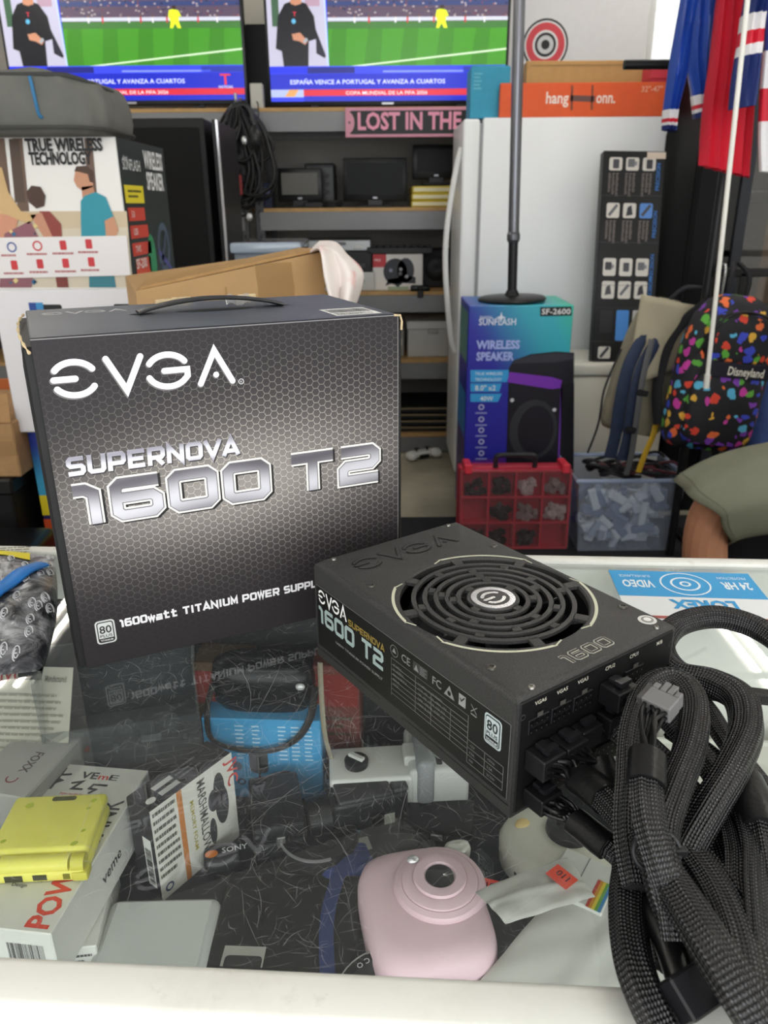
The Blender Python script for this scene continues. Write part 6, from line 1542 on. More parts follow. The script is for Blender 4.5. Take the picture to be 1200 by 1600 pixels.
q = BU(742, 586); p.text('TRUE WIRELESS', q[0], q[1], .016, '#e0f0fc', 2); q = BU(742, 595); p.text('TECHNOLOGY', q[0], q[1], .016, '#e0f0fc', 2); q = BU(742, 610); p.text('8.0" x2', q[0], q[1], .03, '#f0f8fc', 2); q = BU(750, 626); p.text('40W', q[0], q[1], .026, '#f0f8fc', 2)
for y in (636, 655, 672, 690, 708): q = BU(752, y); p.disc(q[0], q[1], .012, '#c4c8e8', 2, rin=.6); p.rect(q[0] - .024, q[1] - .028, q[0] + .024, q[1] - .022, '#9aa0d8', 2)
BP([(844, 480), (893, 479), (893, 493), (844, 494)], '#17181a', 2); q = BU(846, 491); p.text('SF-2600', q[0], q[1], .030, '#f0f0f0', 3, width=BU(891, 491)[0] - q[0])
# printed speaker
BP([(795, 575), (802, 563), (830, 553), (870, 549), (897, 551), (895, 740), (790, 745)], '#1c1a24', 2); BP([(800, 568), (806, 562), (832, 555), (870, 551), (896, 553), (896, 561), (866, 566)], '#34343e', 3)
BP([(796, 581), (862, 589), (878, 594), (876, 606), (862, 608), (793, 597)], '#7a35b4', 3); BP([(876, 604), (879, 604), (873, 742), (870, 742)], '#6a3aa4', 3); BP([(876, 600), (897, 598), (896, 742), (876, 742)], '#14131a', 3)
q = BU(833, 672); p.disc(q[0], q[1], .10, '#34363c', 3, ry=.13); p.disc(q[0] + .01, q[1], .075, '#1e1c26', 4, ry=.105)
for x, y in ((800, 625), (866, 640)): q = BU(x, y); p.disc(q[0], q[1], .008, '#d8d8e0', 4)
BP([(733, 720), (790, 716), (790, 745), (733, 745)], '#5a2a8c', 1)
p.build('front_print', t)
p = Print((0, .34, 0), (0, -1, 0), (0, 0, 1), .0008); p.rect(.02, h * .75, .32, h * .97, '#5a8a80', 1); p.rect(.02, h * .42, .32, h * .62, '#3a8ac8', 1); p.rect(.02, h * .05, .32, h * .4, '#4a3a70', 1); p.build('side_print', t)
t = thing('pole_stand', 'slim grey metal pole with black lower tube and round black foot on the speaker box', 'stand', (W(800, 464, SXY + .15).x, SXY + .15, SH + .004), 0, rot=(0, -.028, 0))
MB().lathe([(0, 0), (.135, 0), (.14, .006), (.13, .014), (.03, .020), (.022, .04), (0, .04)], 40).build('round_foot', M('#17181a', .4), t, smooth=40)
zk = W(800, 376, SXY + .15).z - SH
MB().cyl((0, 0, .03), (.0, 0, zk), .019, n=20).build('lower_tube', M('#1c1d20', .35), t, smooth=40); MB().cyl((0, 0, zk), (0, 0, 1.95), .0215, n=20).build('upper_tube', M('#74757b', .3, .7), t, smooth=40); MB().lathe([(.0215, zk - .01), (.026, zk), (.026, zk + .02), (.0215, zk + .03)], 20).build('collar', M('#6a6b70', .3, .7), t)
# ---- red parts organizer
a, b = W(714, 850, 2.86), W(888, 850, 2.86); w = b.x - a.x; h = W(714, 733, 2.86).z - .012
t = thing('parts_organizer', 'red and clear small parts organizer case standing on the mat', 'organizer', (a.x, 2.84, .012), 0, rot=(-.06, 0, 0))
RED = M('#c43448', .4); CLR = glassmat('organizer_lid', '#fbf4f5', .06, 2.0, .03, '#e8dce0')
MB().rbox(0, w, .05, .10, 0, h, .008, 2).build('tray_back', M('#a82c40', .45), t)
cols, rows = 4, 3
for i in range(cols + 1): MB().box(.012 + (w - .024) * i / cols - .004, .012 + (w - .024) * i / cols + .004, .005, .05, .012, h - .012).build('divider', RED, t)
for j in range(rows + 1): MB().box(.010, w - .010, .005, .05, .012 + (h - .024) * j / rows - .004, .012 + (h - .024) * j / rows + .004).build('divider', RED, t)
MB().rbox(.004, w - .004, -.002, .003, .004, h - .004, .001, 1).build('clear_lid', CLR, t)
r = random.Random(2)
cw_, chh = (w - .024) / cols, (h - .024) / rows
for i in range(cols):
    for j in range(rows):
        if j == 0 and i == 3 or (j == 1 and i == 0): continue
        mb = MB(); c = ('#1b1b1e', '#b8b8b6', '#26262a', '#8a8684', '#17171a')[r.randrange(5) if (i, j) != (1, 2) else 0]
        for k in range(14):
            x, z = .012 + cw_ * (i + r.uniform(.2, .8)), .012 + chh * (j + r.uniform(.12, .62)); s = r.uniform(.008, .016)
            mb.box(-s, s, -s, s, -s * .6, s * .6, Matrix.Translation((x, .028, z)) @ Euler((r.uniform(0, 3), r.uniform(0, 3), r.uniform(0, 3))).to_matrix().to_4x4())
        o = mb.build('small_parts', M(c, .4), t); o['kind'] = 'stuff'
for x in (.02, w - .05): MB().rbox(x, x + .03, -.008, .10, h - .02, h + .018, .004, 1).build('latch', M('#d8384a', .4), t)
MB().tube(rsm([(w * .33, .05, h - .01), (w * .33, .04, h + .035), (w * .38, .04, h + .045), (w * .62, .04, h + .045), (w * .67, .04, h + .035), (w * .67, .05, h - .01)], 4), .010, 10).build('carry_handle', M('#26262a', .5), t, smooth=60)
# ---- clear bin with cables
a, b = W(900, 748, 2.82), W(1068, 756, 2.82); w = b.x - a.x; h = W(980, 750, 2.82).z - .012
t = thing('cable_bin', 'clear plastic storage bin full of white cables and adapters on the mat', 'bin', (a.x + w / 2 + .012, 2.82 + .16, .012))
BINP = glassmat('clear_bin_plastic', '#eef3fb', .10, 1.8, .22, '#dbe6fa')
n4 = [(w * .45, -.145, 0), (w * .5, -.16, h)]
def frust(mb, k0, k1, z0, z1, th=0):
    V = []
    for k, z in ((k0, z0), (k1, z1)): V += [(-w * .5 * k, -.16 * k, z), (w * .5 * k, -.16 * k, z), (w * .5 * k, .16 * k, z), (-w * .5 * k, .16 * k, z)]
    return mb.add(V, [(0, 1, 5, 4), (1, 2, 6, 5), (2, 3, 7, 6), (3, 0, 4, 7)])
mb = frust(MB(), .88, 1.0, 0.0, h); mb.add([(-w * .44, -.141, .001), (w * .44, -.141, .001), (w * .44, .141, .001), (-w * .44, .141, .001)], [(0, 1, 2, 3)]); mb.build('bin_body', BINP, t)
rim = [(-w * .52, -.17, h), (w * .52, -.17, h), (w * .52, .17, h), (-w * .52, .17, h)]
MB().tube(rim, .009, 8, closed=True).build('bin_rim', glassmat('rim_plastic', '#dfe9fb', .15, 1.6, .5, '#c8d6f0'), t)
r = random.Random(21)
wm = (M('#dfe3ea', .45), M('#b4bccb', .5), M('#8792ab', .5), M('#f0f2f4', .4))
for i in range(90):
    s = (r.uniform(.018, .05), r.uniform(.015, .03), r.uniform(.010, .02)); z = r.uniform(.03, h * .80)
    lim = .85 * (.88 + .12 * z / h)
    x, y = r.uniform(-1, 1) * (w * .5 * lim - .025), (r.uniform(-.125, -.08) if i % 3 else r.uniform(-.08, .1))
    T = Matrix.Translation((x, y, z)) @ Euler((r.uniform(-.4, .4), r.uniform(0, 3), r.uniform(-.4, .4))).to_matrix().to_4x4()
    MB().rbox(-s[0], s[0], -s[1] * .5, s[1] * .5, -s[2], s[2], .004, 1, T).build('adapter', wm[i % 4], t)
for i in range(24):
    c = (r.uniform(-w * .34, w * .34), r.uniform(-.11, .02), r.uniform(.05, h * .72)); R0 = r.uniform(.03, .06)
    MB().tube(rsm([(c[0] + R0 * cos(q) * r.uniform(.8, 1.1), c[1] + .02 * sin(3 * q), c[2] + R0 * .6 * sin(q)) for q in [k * .8 for k in range(8)]], 4), .0045, 6).build('white_cord', wm[0 if i % 2 else 3], t, smooth=60)
for i in range(16):
    c = (r.uniform(-w * .2, w * .38), r.uniform(-.08, .08), h * .9); R0 = r.uniform(.05, .10)
    MB().tube(rsm([(c[0] + R0 * cos(q), c[1] + R0 * .5 * sin(q), c[2] + .015 * sin(2 * q) + .003 * i) for q in [k * .8 for k in range(8)]], 4), .006, 6).build('dark_cord', M(('#17171a', '#1f1f24', '#5a2430')[i % 3], .45), t, smooth=60)
# ---- white chest appliance and tool display box
ax0 = .80
zt_ = W(940, 566, 3.3).z
t = thing('white_cabinet', 'white lidded metal cabinet beside the speaker box behind the cable bin', 'cabinet', (ax0, 3.28, .0))
MB().rbox(0, .42, 0, .34, 0, zt_ - .06, .01, 2).build('cabinet_body', M('#dcd6c9', .4), t, smooth=40); MB().rbox(-.006, .426, -.008, .346, zt_ - .055, zt_, .014, 3).build('lid', M('#dfdacf', .4), t, smooth=40)
for x in (.03, .35): MB().box(x, x + .04, .02, .3, 0, .015).build('foot', M('#3a3a3c', .6), t)
bl1, br1, tl1 = W(921, 557, 3.30), W(1014, 556, 3.30), W(942, 238, 3.46)
lean = atan2(3.46 - 3.30, tl1.z - bl1.z); hB = sqrt((tl1.z - zt_) ** 2 + .16 ** 2); wB = br1.x - bl1.x
t = thing('tool_display_box', 'tall narrow black tool set box with rows of product pictures leaning on the refrigerator', 'box', (bl1.x + .01, 3.30, zt_ + .008), 0, rot=(-lean, .02, 0))
MB().rbox(0, wB, 0, .05, 0, hB, .002, 1).build('carton', M('#141517', .45), t)
p = Print((0, 0, 0), (1, 0, 0), (0, 0, 1), .0008)
rows_ = [(.84, .97, 'k'), (.62, .76, 'k'), (.415, .50, 's'), (.305, .39, 's'), (.14, .24, 'm'), (.01, .07, 'o')]
for j, (y0, y1, kd) in enumerate(rows_):
    for i in range(3):
        x0 = wB * (.10 + i * .27); x1 = x0 + wB * .21
        if kd == 'o' and i: continue
        if kd == 'm':
            p.rrect(x0, hB * (.10 if i == 1 else .14), x1, hB * .25, .006, ('#2a2a2e', '#4a8ad8', '#b8b8b8')[i], 1); continue
        p.rrect(x0, hB * (y0 + (.07 if kd == 'k' else 0)), x1, hB * y1, .008, '#5a8ad0' if (j, i) == (1, 2) else '#d4d0ca', 1)
        zc = hB * (y0 + y1) / 2 + (hB * .035 if kd == 'k' else 0); cm = ('#4a4a50', '#6a6a70', '#3a3a40')[(i + j) % 3]; k = (i * 2 + j) % 4
        if k == 0: p.rrect(x0 + wB * .06, zc - .018, x1 - wB * .05, zc + .018, .004, cm, 2)
        elif k == 1: p.line([(x0 + wB * .04, zc - .02), (x1 - wB * .04, zc + .022)], .012, cm, 2)
        elif k == 2: p.rrect(x0 + wB * .03, zc - .012, x1 - wB * .07, zc + .02, .004, cm, 2); p.rect(x1 - wB * .07, zc - .006, x1 - wB * .03, zc + .010, '#8a8a90', 2)
        else: p.poly([(x0 + wB * .05, zc - .022), (x1 - wB * .05, zc - .016), (x1 - wB * .08, zc + .022), (x0 + wB * .07, zc + .012)], cm, 2)
        if kd == 'k':
            for k in range(3): p.lines(x0 + k * wB * .06, hB * (y0 - .03 - .01 * ((i + k) % 3)), x0 + k * wB * .06 + wB * .045, hB * (y0 + .06), 12, '#8a807c', 1, i + k, .5)
    if j < 5: p.text('PRECISION', wB * .93, hB * (y0 - .02), .022, '#3a7ac8', 1, rot=pi / 2); p.line([(0, hB * (y0 - .045)), (wB, hB * (y0 - .045))], .002, '#3a3a40', 1)
p.rect(wB * .70, hB * .965, wB * 1.0, hB * .995, '#d8c8b8', 3)
p.build('front_print', t)
# ---- black glass cabinet at the right
t = thing('display_cabinet', 'tall black framed glass cabinet behind the hanging jerseys', 'cabinet', (1.25, 3.30, 0))
MB().rbox(0, .12, 0, .05, 0, 2.1, .004, 1).rbox(0, .05, .40, .45, 0, 2.1, .004, 1).rbox(1.3, 1.35, 0, .05, 0, 2.1, .004, 1).rbox(1.3, 1.35, .40, .45, 0, 2.1, .004, 1).rbox(0, 1.35, 0, .05, 2.05, 2.1, .004, 1).rbox(0, 1.35, 0, .05, 0, .1, .004, 1).build('frame', M('#0a0a0c', .5, spec=.15), t)
MB().box(.17, .21, .002, .04, .1, 2.05).build('mullion', M('#2a2c33', .3, .3), t)
MB().box(0, 1.35, .43, .45, .1, 2.05).build('back_panel', M('#2a211c', .6), t)
MB().box(-.002, .05, .05, .40, .1, 2.05).build('side_panel', M('#0a0a0c', .5, spec=.15), t)
for z in (.5, .9, 1.35): MB().box(.05, 1.3, .05, .42, z, z + .008).build('glass_shelf', glassmat('shelf_glass', '#dfe6e2', .03, 1.5, .05), t)
MB().box(.12, .17, .015, .021, .1, 2.05).build('door_pane', glassmat('dark_pane', '#1a1c22', .04, 1.0), t)
MB().box(.21, 1.3, .015, .021, .1, 2.05).build('door_pane', glassmat('door_pane', '#d8d2c8', .04, 2.0, .06), t)
for i, (x, ww, z, hh_, c, lab) in enumerate(((1.60, .28, .909, .40, '#a88a66', 'tan carton on the middle shelf of the glass cabinet'), (1.92, .30, .909, .36, '#6a4630', 'brown carton on the middle shelf of the glass cabinet'), (1.62, .5, 1.359, .3, '#8a6a48', 'wide carton on the upper shelf of the glass cabinet'), (1.62, .55, .509, .3, '#7a4a30', 'reddish carton on the lower shelf of the glass cabinet'))):
    t = thing('shelf_carton', lab, 'box', (x, 3.42, z)); MB().rbox(0, ww, 0, .25, 0, hh_, .003, 1).build('carton', M(c, .6, var=.12), t); MB().box(ww * .45, ww * .55, -.001, .001, 0, hh_).build('tape', M('#c4ae88', .4), t)
# ---- garment rail with backpacks
RZ_ = W(1150, 426, 2.78).z
t = thing('garment_rail', 'black garment rail with chrome hooks holding the backpacks', 'rail', (1.24, 2.78, .0))
MB().rbox(-.1, 1.1, -.014, .014, RZ_ - .014, RZ_ + .014, .003, 1).build('rail_bar', M('#17171a', .35), t)
for x in (.005, 1.095):
    MB().rbox(x - .014, x + .014, -.014, .014, .03, RZ_, .003, 1).build('upright', M('#17171a', .35), t); MB().rbox(x - .02, x + .02, -.25, .25, .012, .035, .004, 1).build('floor_bar', M('#17171a', .35), t)
def hook(x): 
    MB().tube(rsm([(x, -.02, RZ_ - .12), (x, -.03, RZ_ - .04), (x, -.03, RZ_ + .02), (x, 0, RZ_ + .028), (x, .025, RZ_ + .01)], 5), .005, 8).build('hook', M('#c4c6c8', .25, .8), t, smooth=60)
for x in (-.07, .16, .45): hook(x)
def motley():
    m, nt, b = newmat('motley_print', .7)
    tc = nt.nodes.new('ShaderNodeTexCoord')
    nz = nt.nodes.new('ShaderNodeTexNoise'); nz.inputs['Scale'].default_value = 38; nt.links.new(tc.outputs['Object'], nz.inputs['Vector'])
    ad = nt.nodes.new('ShaderNodeVectorMath'); ad.operation = 'MULTIPLY_ADD'; nt.links.new(nz.outputs['Color'], ad.inputs[0]); ad.inputs[1].default_value = (.03, .03, .03); nt.links.new(tc.outputs['Object'], ad.inputs[2])
    vo = nt.nodes.new('ShaderNodeTexVoronoi'); vo.inputs['Scale'].default_value = 27; vo.inputs['Randomness'].default_value = .75; nt.links.new(ad.outputs[0], vo.inputs['Vector'])
    hs = nt.nodes.new('ShaderNodeSeparateColor'); nt.links.new(vo.outputs['Color'], hs.inputs[0])
    rp = nt.nodes.new('ShaderNodeValToRGB'); rp.color_ramp.interpolation = 'CONSTANT'; nt.links.new(hs.outputs[0], rp.inputs[0])
    cs = ['#d9432f', '#e0b040', '#5aa83c', '#3a4ac4', '#58b4d8', '#c43aa0', '#7a3ab0', '#e8703a']
    el = rp.color_ramp.elements
    while len(el) < len(cs): el.new(.5)
    for i, c in enumerate(cs): el[i].position = i / len(cs); el[i].color = lin(c)
    f = X(vo.outputs['Distance']).lt(.42)
    nt.links.new(mixc(nt, f, '#15151c', rp.outputs[0]), b.inputs['Base Color']); return m
MOT = motley()
bc = W(1120, 590, 2.62)
t = thing('print_backpack', 'black backpack printed all over with bright motifs hanging from the rail', 'backpack', (bc.x, 2.66, bc.z - .25), 0, rot=(0, .10, 0))
def pack(rx, ry, H, top=.75, n=3.0, x0=0, y0=0, z0=0):
    L = [(rx * .86, ry * .8, 0), (rx * .98, ry * .97, .03), (rx, ry, .10), (rx, ry, H * .55), (rx * .95, ry * .96, H * .72), (rx * .84, ry * .86, H * .86), (rx * .6, ry * .7, H * .96), (rx * .3, ry * .4, H)]
    mb = MB(); V = []; N = 48
    for a, b, z in L: V += [(x0 + sq(2 * pi * i / N, a, b, n)[0], y0 + sq(2 * pi * i / N, a, b, n)[1], z0 + z) for i in range(N)]
    F = [(k * N + i, k * N + (i + 1) % N, (k + 1) * N + (i + 1) % N, (k + 1) * N + i) for k in range(len(L) - 1) for i in range(N)]
    F += [tuple(reversed(range(N))), tuple((len(L) - 1) * N + i for i in range(N))]
    return mb.add(V, F)
pack(.155, .085, .52).build('main_bag', MOT, t, smooth=70)
fp = pack(.125, .045, .27, y0=-.075, z0=.03).build('front_pocket', MOT, t, smooth=70)
pack(.115, .035, .16, y0=-.070, z0=.315).build('upper_pocket', MOT, t, smooth=70)
MB().rbox(-.10, .11, -.121, -.118, .265, .315, .001, 1).build('name_band', M('#1a1a26', .6), t)
p = Print((-.03, -.1215, .275), (1, 0, 0), (0, 0, 1), .0008); p.text('Disneyland', 0, 0, .04, '#ece8dc', 1, width=.12); p.build('band_lettering', t)
MB().tube(rsm([(-.13, -.085, .33), (-.08, -.11, .45), (0, -.105, .475), (.08, -.11, .45), (.13, -.085, .33)], 6), .005, 6).build('zip', M('#101014', .4), t, smooth=60)
MB().tube(rsm([(-.03, .02, .51), (-.03, .03, .58), (0, .09, .62), (.03, .03, .58), (.03, .02, .51)], 6), .008, 8).build('grab_loop', M('#17171c', .7), t, smooth=60)
for s in (-1, 1): MB().tube(rsm([(s * .07, .08, .48), (s * .14, .13, .36), (s * .16, .12, .18), (s * .14, .08, .04)], 6), .02, 8, flat=.25).build('shoulder_strap', M('#17171c', .7), t, smooth=60)
bc = W(1015, 590, 2.72)
t = thing('grey_backpack', 'grey and navy backpack with a yellow strap hanging beside the printed one', 'backpack', (bc.x + .0, 2.86, bc.z - .24), 0, rot=(0, .20, 0))
GRB = M('#8a8472', .75, var=.08); NAV = M('#27324a', .7, var=.1)
pack(.12, .06, .50, y0=.03).build('main_bag', GRB, t, smooth=70)
MB().grid(lambda u, v: (-.10 + .22 * u - .03 * v, -.045 - .03 * sin(pi * u) * (1 - .4 * v) - .012 * sin(7 * u + 4 * v), .30 + .20 * v - .12 * (1 - u) * (1 - v)), 14, 12).build('top_flap', M('#a49c86', .75), t, smooth=70, solid=.006)
for x, m_ in ((-.095, NAV), (-.045, NAV)): MB().tube(rsm([(x + .02, -.05, .37), (x - .015, -.075, .26), (x - .005, -.075, .12), (x + .02, -.06, .0), (x + .03, -.05, -.10)], 6), .024, 8, flat=.25, up=Vector((0, 1, 0))).build('shoulder_strap', m_, t, smooth=60)
MB().tube(rsm([(-.06, -.08, .36), (-.055, -.1, .22), (-.03, -.095, .08), (.0, -.08, -.06), (.01, -.07, -.15)], 6), .011, 8, flat=.2, up=Vector((0, 1, 0))).build('webbing', M('#5a5a5c', .7), t, smooth=60)
MB().tube(rsm([(.05, -.07, .10), (.055, -.085, .03), (.05, -.08, -.05), (.052, -.07, -.13)], 6), .011, 8, flat=.25, up=Vector((0, 1, 0))).build('yellow_strap', M('#c9a22c', .6), t, smooth=60)
for z in (.16, .02): MB().rbox(-.06, -.02, -.108, -.098, z, z + .022, .003, 1).build('buckle', M('#17171a', .4), t)
MB().tube(rsm([(-.14, -.03, .30), (-.16, -.04, .15), (-.145, -.045, .02), (-.15, -.04, -.1)], 6), .004, 6).build('cord', M('#17171a', .5), t, smooth=60)
MB().tube(rsm([(.0, .03, .50), (.03, .0, .55), (.10, -.0, .56)], 6), .008, 8).build('grab_loop', M('#2a2a30', .7), t, smooth=60)
bc = W(1192, 600, 2.9)
t = thing('denim_garment', 'folded blue denim garment hanging right of the printed backpack', 'garment', (bc.x + .05, 2.92, bc.z - .28)); MB().grid(lambda u, v: (-.08 + .26 * u, -.03 * sin(11 * u) - .04 * sin(pi * u), .56 * v), 20, 10).build('cloth', M('#3a4f86', .8, var=.15), t, smooth=70, solid=.008); MB().rbox(-.03, .2, -.035, .0, .54, .57, .004, 1).build('waistband', M('#2c3c6c', .8), t); MB().tube(rsm([(.08, -.02, .57), (.08, -.03, .66), (.08, -.06, .72), (.08, -.09, .70)], 5), .004, 6).build('hanger_hook', M('#c4c6c8', .25, .8), t, smooth=60)
t = thing('dark_bag', 'dark fabric bag on the mat under the printed backpack', 'bag', (1.36, 2.58, .012)); pack(.12, .08, .42).build('bag_body', M('#1b1b1f', .75), t, smooth=70); MB().tube(rsm([(-.08, -.05, .40), (-.05, -.06, .47), (.05, -.06, .47), (.08, -.05, .40)], 5), .008, 8).build('bag_handle', M('#26262a', .7), t, smooth=60)

# ---- jerseys on a high rail
JY = 2.5
t = thing('wall_rail', 'black clothes rail with two arms above the backpacks', 'rail', (W(1090, 100, JY).x, JY, 0))
jx = W(1090, 100, JY).x
MB().cyl((-.06, .0, 2.30), (1.0, .0, 2.30), .014, n=14).build('rail_tube', M('#17171a', .35), t, smooth=40)
zr = W(1000, 101, JY + .3).z; MB().cyl((W(975, 101, JY + .3).x - jx, .30, zr), (.5, .30, zr), .014, n=14).build('cross_arm', M('#121214', .4), t, smooth=40)
for x in (.24, .95):
    MB().cyl((x, .30, 0), (x, .30, 2.30), .016, n=14).build('upright', M('#17171a', .35), t, smooth=40); MB().cyl((x, 0, 2.30), (x, .30, 2.30), .014, n=14).build('bracket', M('#17171a', .35), t, smooth=40)
def garment(t, o, Lp, Rp, mat, Y, th=.03, folds=4, seed=0, bands=None, name='cloth'):
    """closed cloth tube between a left and a right outline given from bottom to top (pixels at distance Y)"""
    A = rsm([W(x, y, Y) for x, y in Lp], 6); B = rsm([W(x, y, Y) for x, y in Rp], 6); n = min(len(A), len(B)); r = random.Random(seed); ph = r.uniform(0, 6)
    A, B = A[:n], B[:n]; NU = 28
    def sec(i0, i1, m_, nm, grow=0.0):
        V = []; F = []
        for i in range(i0, i1 + 1):
            for j in range(NU):
                q = j / NU; u = .5 - .5 * cos(2 * pi * q); s = -1 if q < .5 else 1
                p_ = A[i].lerp(B[i], u * (1 + 2 * grow) - grow) - o
                p_.y += s * (th + grow * .02) * sin(2 * pi * q if q < .5 else 2 * pi * (q - .5)) * (1 if s > 0 else 1) + .010 * sin(folds * 2 * pi * u + ph + i * .05)
                V.append(tuple(p_))
        for i in range(i1 - i0):
            for j in range(NU): F.append((i * NU + j, i * NU + (j + 1) % NU, (i + 1) * NU + (j + 1) % NU, (i + 1) * NU + j))
        MB().add(V, F).build(nm, m_, t, smooth=70)
    k = 0
    if bands:
        for (i1, m_, nm) in bands: sec(k, min(i1, n - 1), m_, nm, .03); k = min(i1, n - 1)
    sec(k, n - 1, mat, name)
def hanger(t, o, c, w=.2):
    MB().tube(rsm([c + Vector((-w, 0, -.06)), c + Vector((-w * .5, 0, -.02)), c, c + Vector((w * .5, 0, -.02)), c + Vector((w, 0, -.06))], 4), .007, 8).tube(rsm([c, c + Vector((0, 0, .05)), c + Vector((0, .03, .09)), c + Vector((0, .0, .115)), c + Vector((0, -.02, .10))], 4), .003, 6).build('hanger', M('#17171a', .4), t, smooth=60)
BLU = M('#2448a4', .35, var=.1, scale=8); WHT = M('#eceaec', .6); REDJ = M('#d4283c', .55, var=.05, scale=6); NVY = M('#1f2f6c', .55)
o = W(1080, 0, JY) ; o = Vector((o.x, JY, 1.6))
t = thing('blue_jacket', 'shiny blue jacket with striped cuffs hanging nearest the refrigerator', 'jacket', o)
garment(t, o, [(1037, 203), (1038, 172), (1046, 110), (1058, 40), (1068, -20), (1080, -120)], [(1054, 205), (1058, 172), (1074, 110), (1082, 40), (1094, -20), (1115, -120)], BLU, JY, .028, 3, 1, [(2, NVY, 'cuff_edge'), (3, WHT, 'cuff_white'), (4, REDJ, 'cuff_red'), (6, WHT, 'cuff_white')], 'sleeve')
garment(t, o, [(1086, 186), (1082, 150), (1072, 90), (1074, 30), (1080, -30), (1085, -120)], [(1102, 180), (1104, 148), (1114, 90), (1122, 30), (1126, -30), (1135, -120)], BLU, JY + .13, .03, 3, 2, [(2, NVY, 'cuff_edge'), (3, WHT, 'cuff_white'), (4, REDJ, 'cuff_red'), (6, WHT, 'cuff_white')], 'sleeve')
garment(t, o, [(1078, 120), (1074, 60), (1072, 0), (1082, -110)], [(1120, 120), (1126, 60), (1128, 0), (1125, -110)], M('#1f3c90', .4), JY + .21, .03, 4, 3, None, 'jacket_body')
hanger(t, Vector(), Vector((W(1100, -118, JY).x, JY + .09, 2.185)) - o, .1)
o = Vector((W(1140, 0, JY - .1).x, JY - .06, 1.6))
t = thing('red_jersey', 'long red jersey hanging beside the blue jacket', 'jersey', o)
garment(t, o, [(1093, 258), (1098, 180), (1110, 90), (1120, 0), (1135, -110)], [(1172, 278), (1180, 180), (1186, 90), (1188, 0), (1180, -110)], REDJ, JY + .035, .03, 5, 4, None, 'jersey_body')
hanger(t, Vector(), Vector((W(1160, -118, JY).x, JY + .03, 2.185)) - o, .1)
o = Vector((W(1165, 0, JY - .2).x, JY - .16, 1.6))
t = thing('striped_jersey', 'navy jersey with red and white sleeve stripes in front of the red jersey', 'jersey', o)
garment(t, o, [(1138, 172), (1142, 130), (1148, 95), (1152, 78), (1156, 52), (1160, 25), (1166, -10), (1175, -110)], [(1178, 165), (1182, 130), (1186, 88), (1188, 70), (1190, 46), (1193, 20), (1200, -10), (1215, -110)], NVY, JY - .12, .03, 3, 5, [(13, NVY, 'sleeve_navy'), (19, WHT, 'sleeve_white'), (24, REDJ, 'sleeve_red'), (30, WHT, 'sleeve_white')], 'sleeve_top')
garment(t, o, [(1188, 268), (1187, 210), (1190, 150), (1196, 80), (1200, 0), (1205, -110)], [(1290, 275), (1290, 210), (1285, 150), (1280, 80), (1275, 0), (1260, -110)], M('#3a5cb4', .55), JY - .06, .04, 5, 6, [(8, WHT, 'hem_white'), (13, REDJ, 'hem_red'), (18, WHT, 'hem_white')], 'jersey_body')
hanger(t, Vector(), Vector((W(1230, -118, JY - .1).x, JY - .08, 2.185)) - o, .12)
# white pull rod
a, b = W(1168, 0, 2.2), W(1104, 600, 2.32); d_ = (a - b).normalized()
t = thing('pull_rod', 'long thin white plastic rod hanging diagonally in front of the backpack', 'rod', b)
top_ = (a - b) + d_ * ((RZ - .02 - a.z) / d_.z)
MB().cyl((0, 0, 0), top_, .0065, n=12).build('rod_shaft', M('#efede6', .4), t, smooth=40); MB().cyl(-d_ * .012, d_ * .03, .009, n=12).build('rod_tip', M('#e4e2da', .4), t, smooth=40); MB().rbox(top_.x - .02, top_.x + .02, top_.y - .02, top_.y + .02, top_.z - .01, top_.z + .02, .004, 1).build('ceiling_clip', M('#d8d8d4', .5), t)

# ================================================================== seated person at the right
st_ = thing('stool', 'dark round stool under the seated person', 'stool', (1.36, 2.02, .0))
MB().lathe([(0, .43), (.17, .43), (.185, .415), (.18, .385), (0, .38)], 36).build('seat', M('#1c1c1f', .5), st_, smooth=40); MB().cyl((0, 0, .06), (0, 0, .385), .03, n=16).build('column', M('#8a8b8e', .3, .8), st_, smooth=40)
for k in range(5):
    a = 2 * pi * k / 5; MB().tube([(0, 0, .07), (.14 * cos(a), .14 * sin(a), .06), (.26 * cos(a), .26 * sin(a), .035)], .016, 8).build('leg', M('#2a2b2e', .4), st_, smooth=40)
per = thing('person', 'seated person in grey-green shorts, knee towards the counter, at the right edge', 'person', (1.36, 2.02, 0))
kn = W(1103, 782, 1.90); P0 = Vector((1.36, 2.02, 0))
J = {'pel': (0, 0, .60), 'chest': (.02, 0, .92), 'neck': (.0, 0, 1.12), 'head': (-.02, 0, 1.22), 'crown': (-.02, 0, 1.36)}
vs = [(0, 0, .60), (.03, 0, .78), (.03, 0, .96), (.0, 0, 1.10), (-.02, 0, 1.16), (-.03, 0, 1.27), (-.02, 0, 1.37)]
rad = [.15, .15, .16, .10, .058, .095, .07]
ed = [(0, 1), (1, 2), (2, 3), (3, 4), (4, 5), (5, 6)]
def chain(start, pts, rs):
    prev = start
    for q, r_ in zip(pts, rs): vs.append(tuple(q)); rad.append(r_); ed.append((prev, len(vs) - 1)); prev = len(vs) - 1
    return prev
nk = kn - P0
chain(0, [(-.06, -.09, .59), (nk.x * .5, nk.y * .75, .595), (nk.x + .02, nk.y, nk.z - .005), (nk.x + .01, nk.y, nk.z - .10), (nk.x + .035, nk.y + .0, .34), (nk.x + .05, nk.y, .11), (nk.x + .05, nk.y, .06), (nk.x - .06, nk.y - .01, .045)], [.105, .088, .066, .062, .062, .038, .040, .034])
chain(0, [(.02, .12, .59), (.06, .28, .595), (.10, .43, .57), (.10, .44, .46), (.10, .43, .34), (.10, .42, .11), (.10, .42, .06), (.06, .52, .045)], [.105, .088, .066, .062, .062, .038, .040, .034])
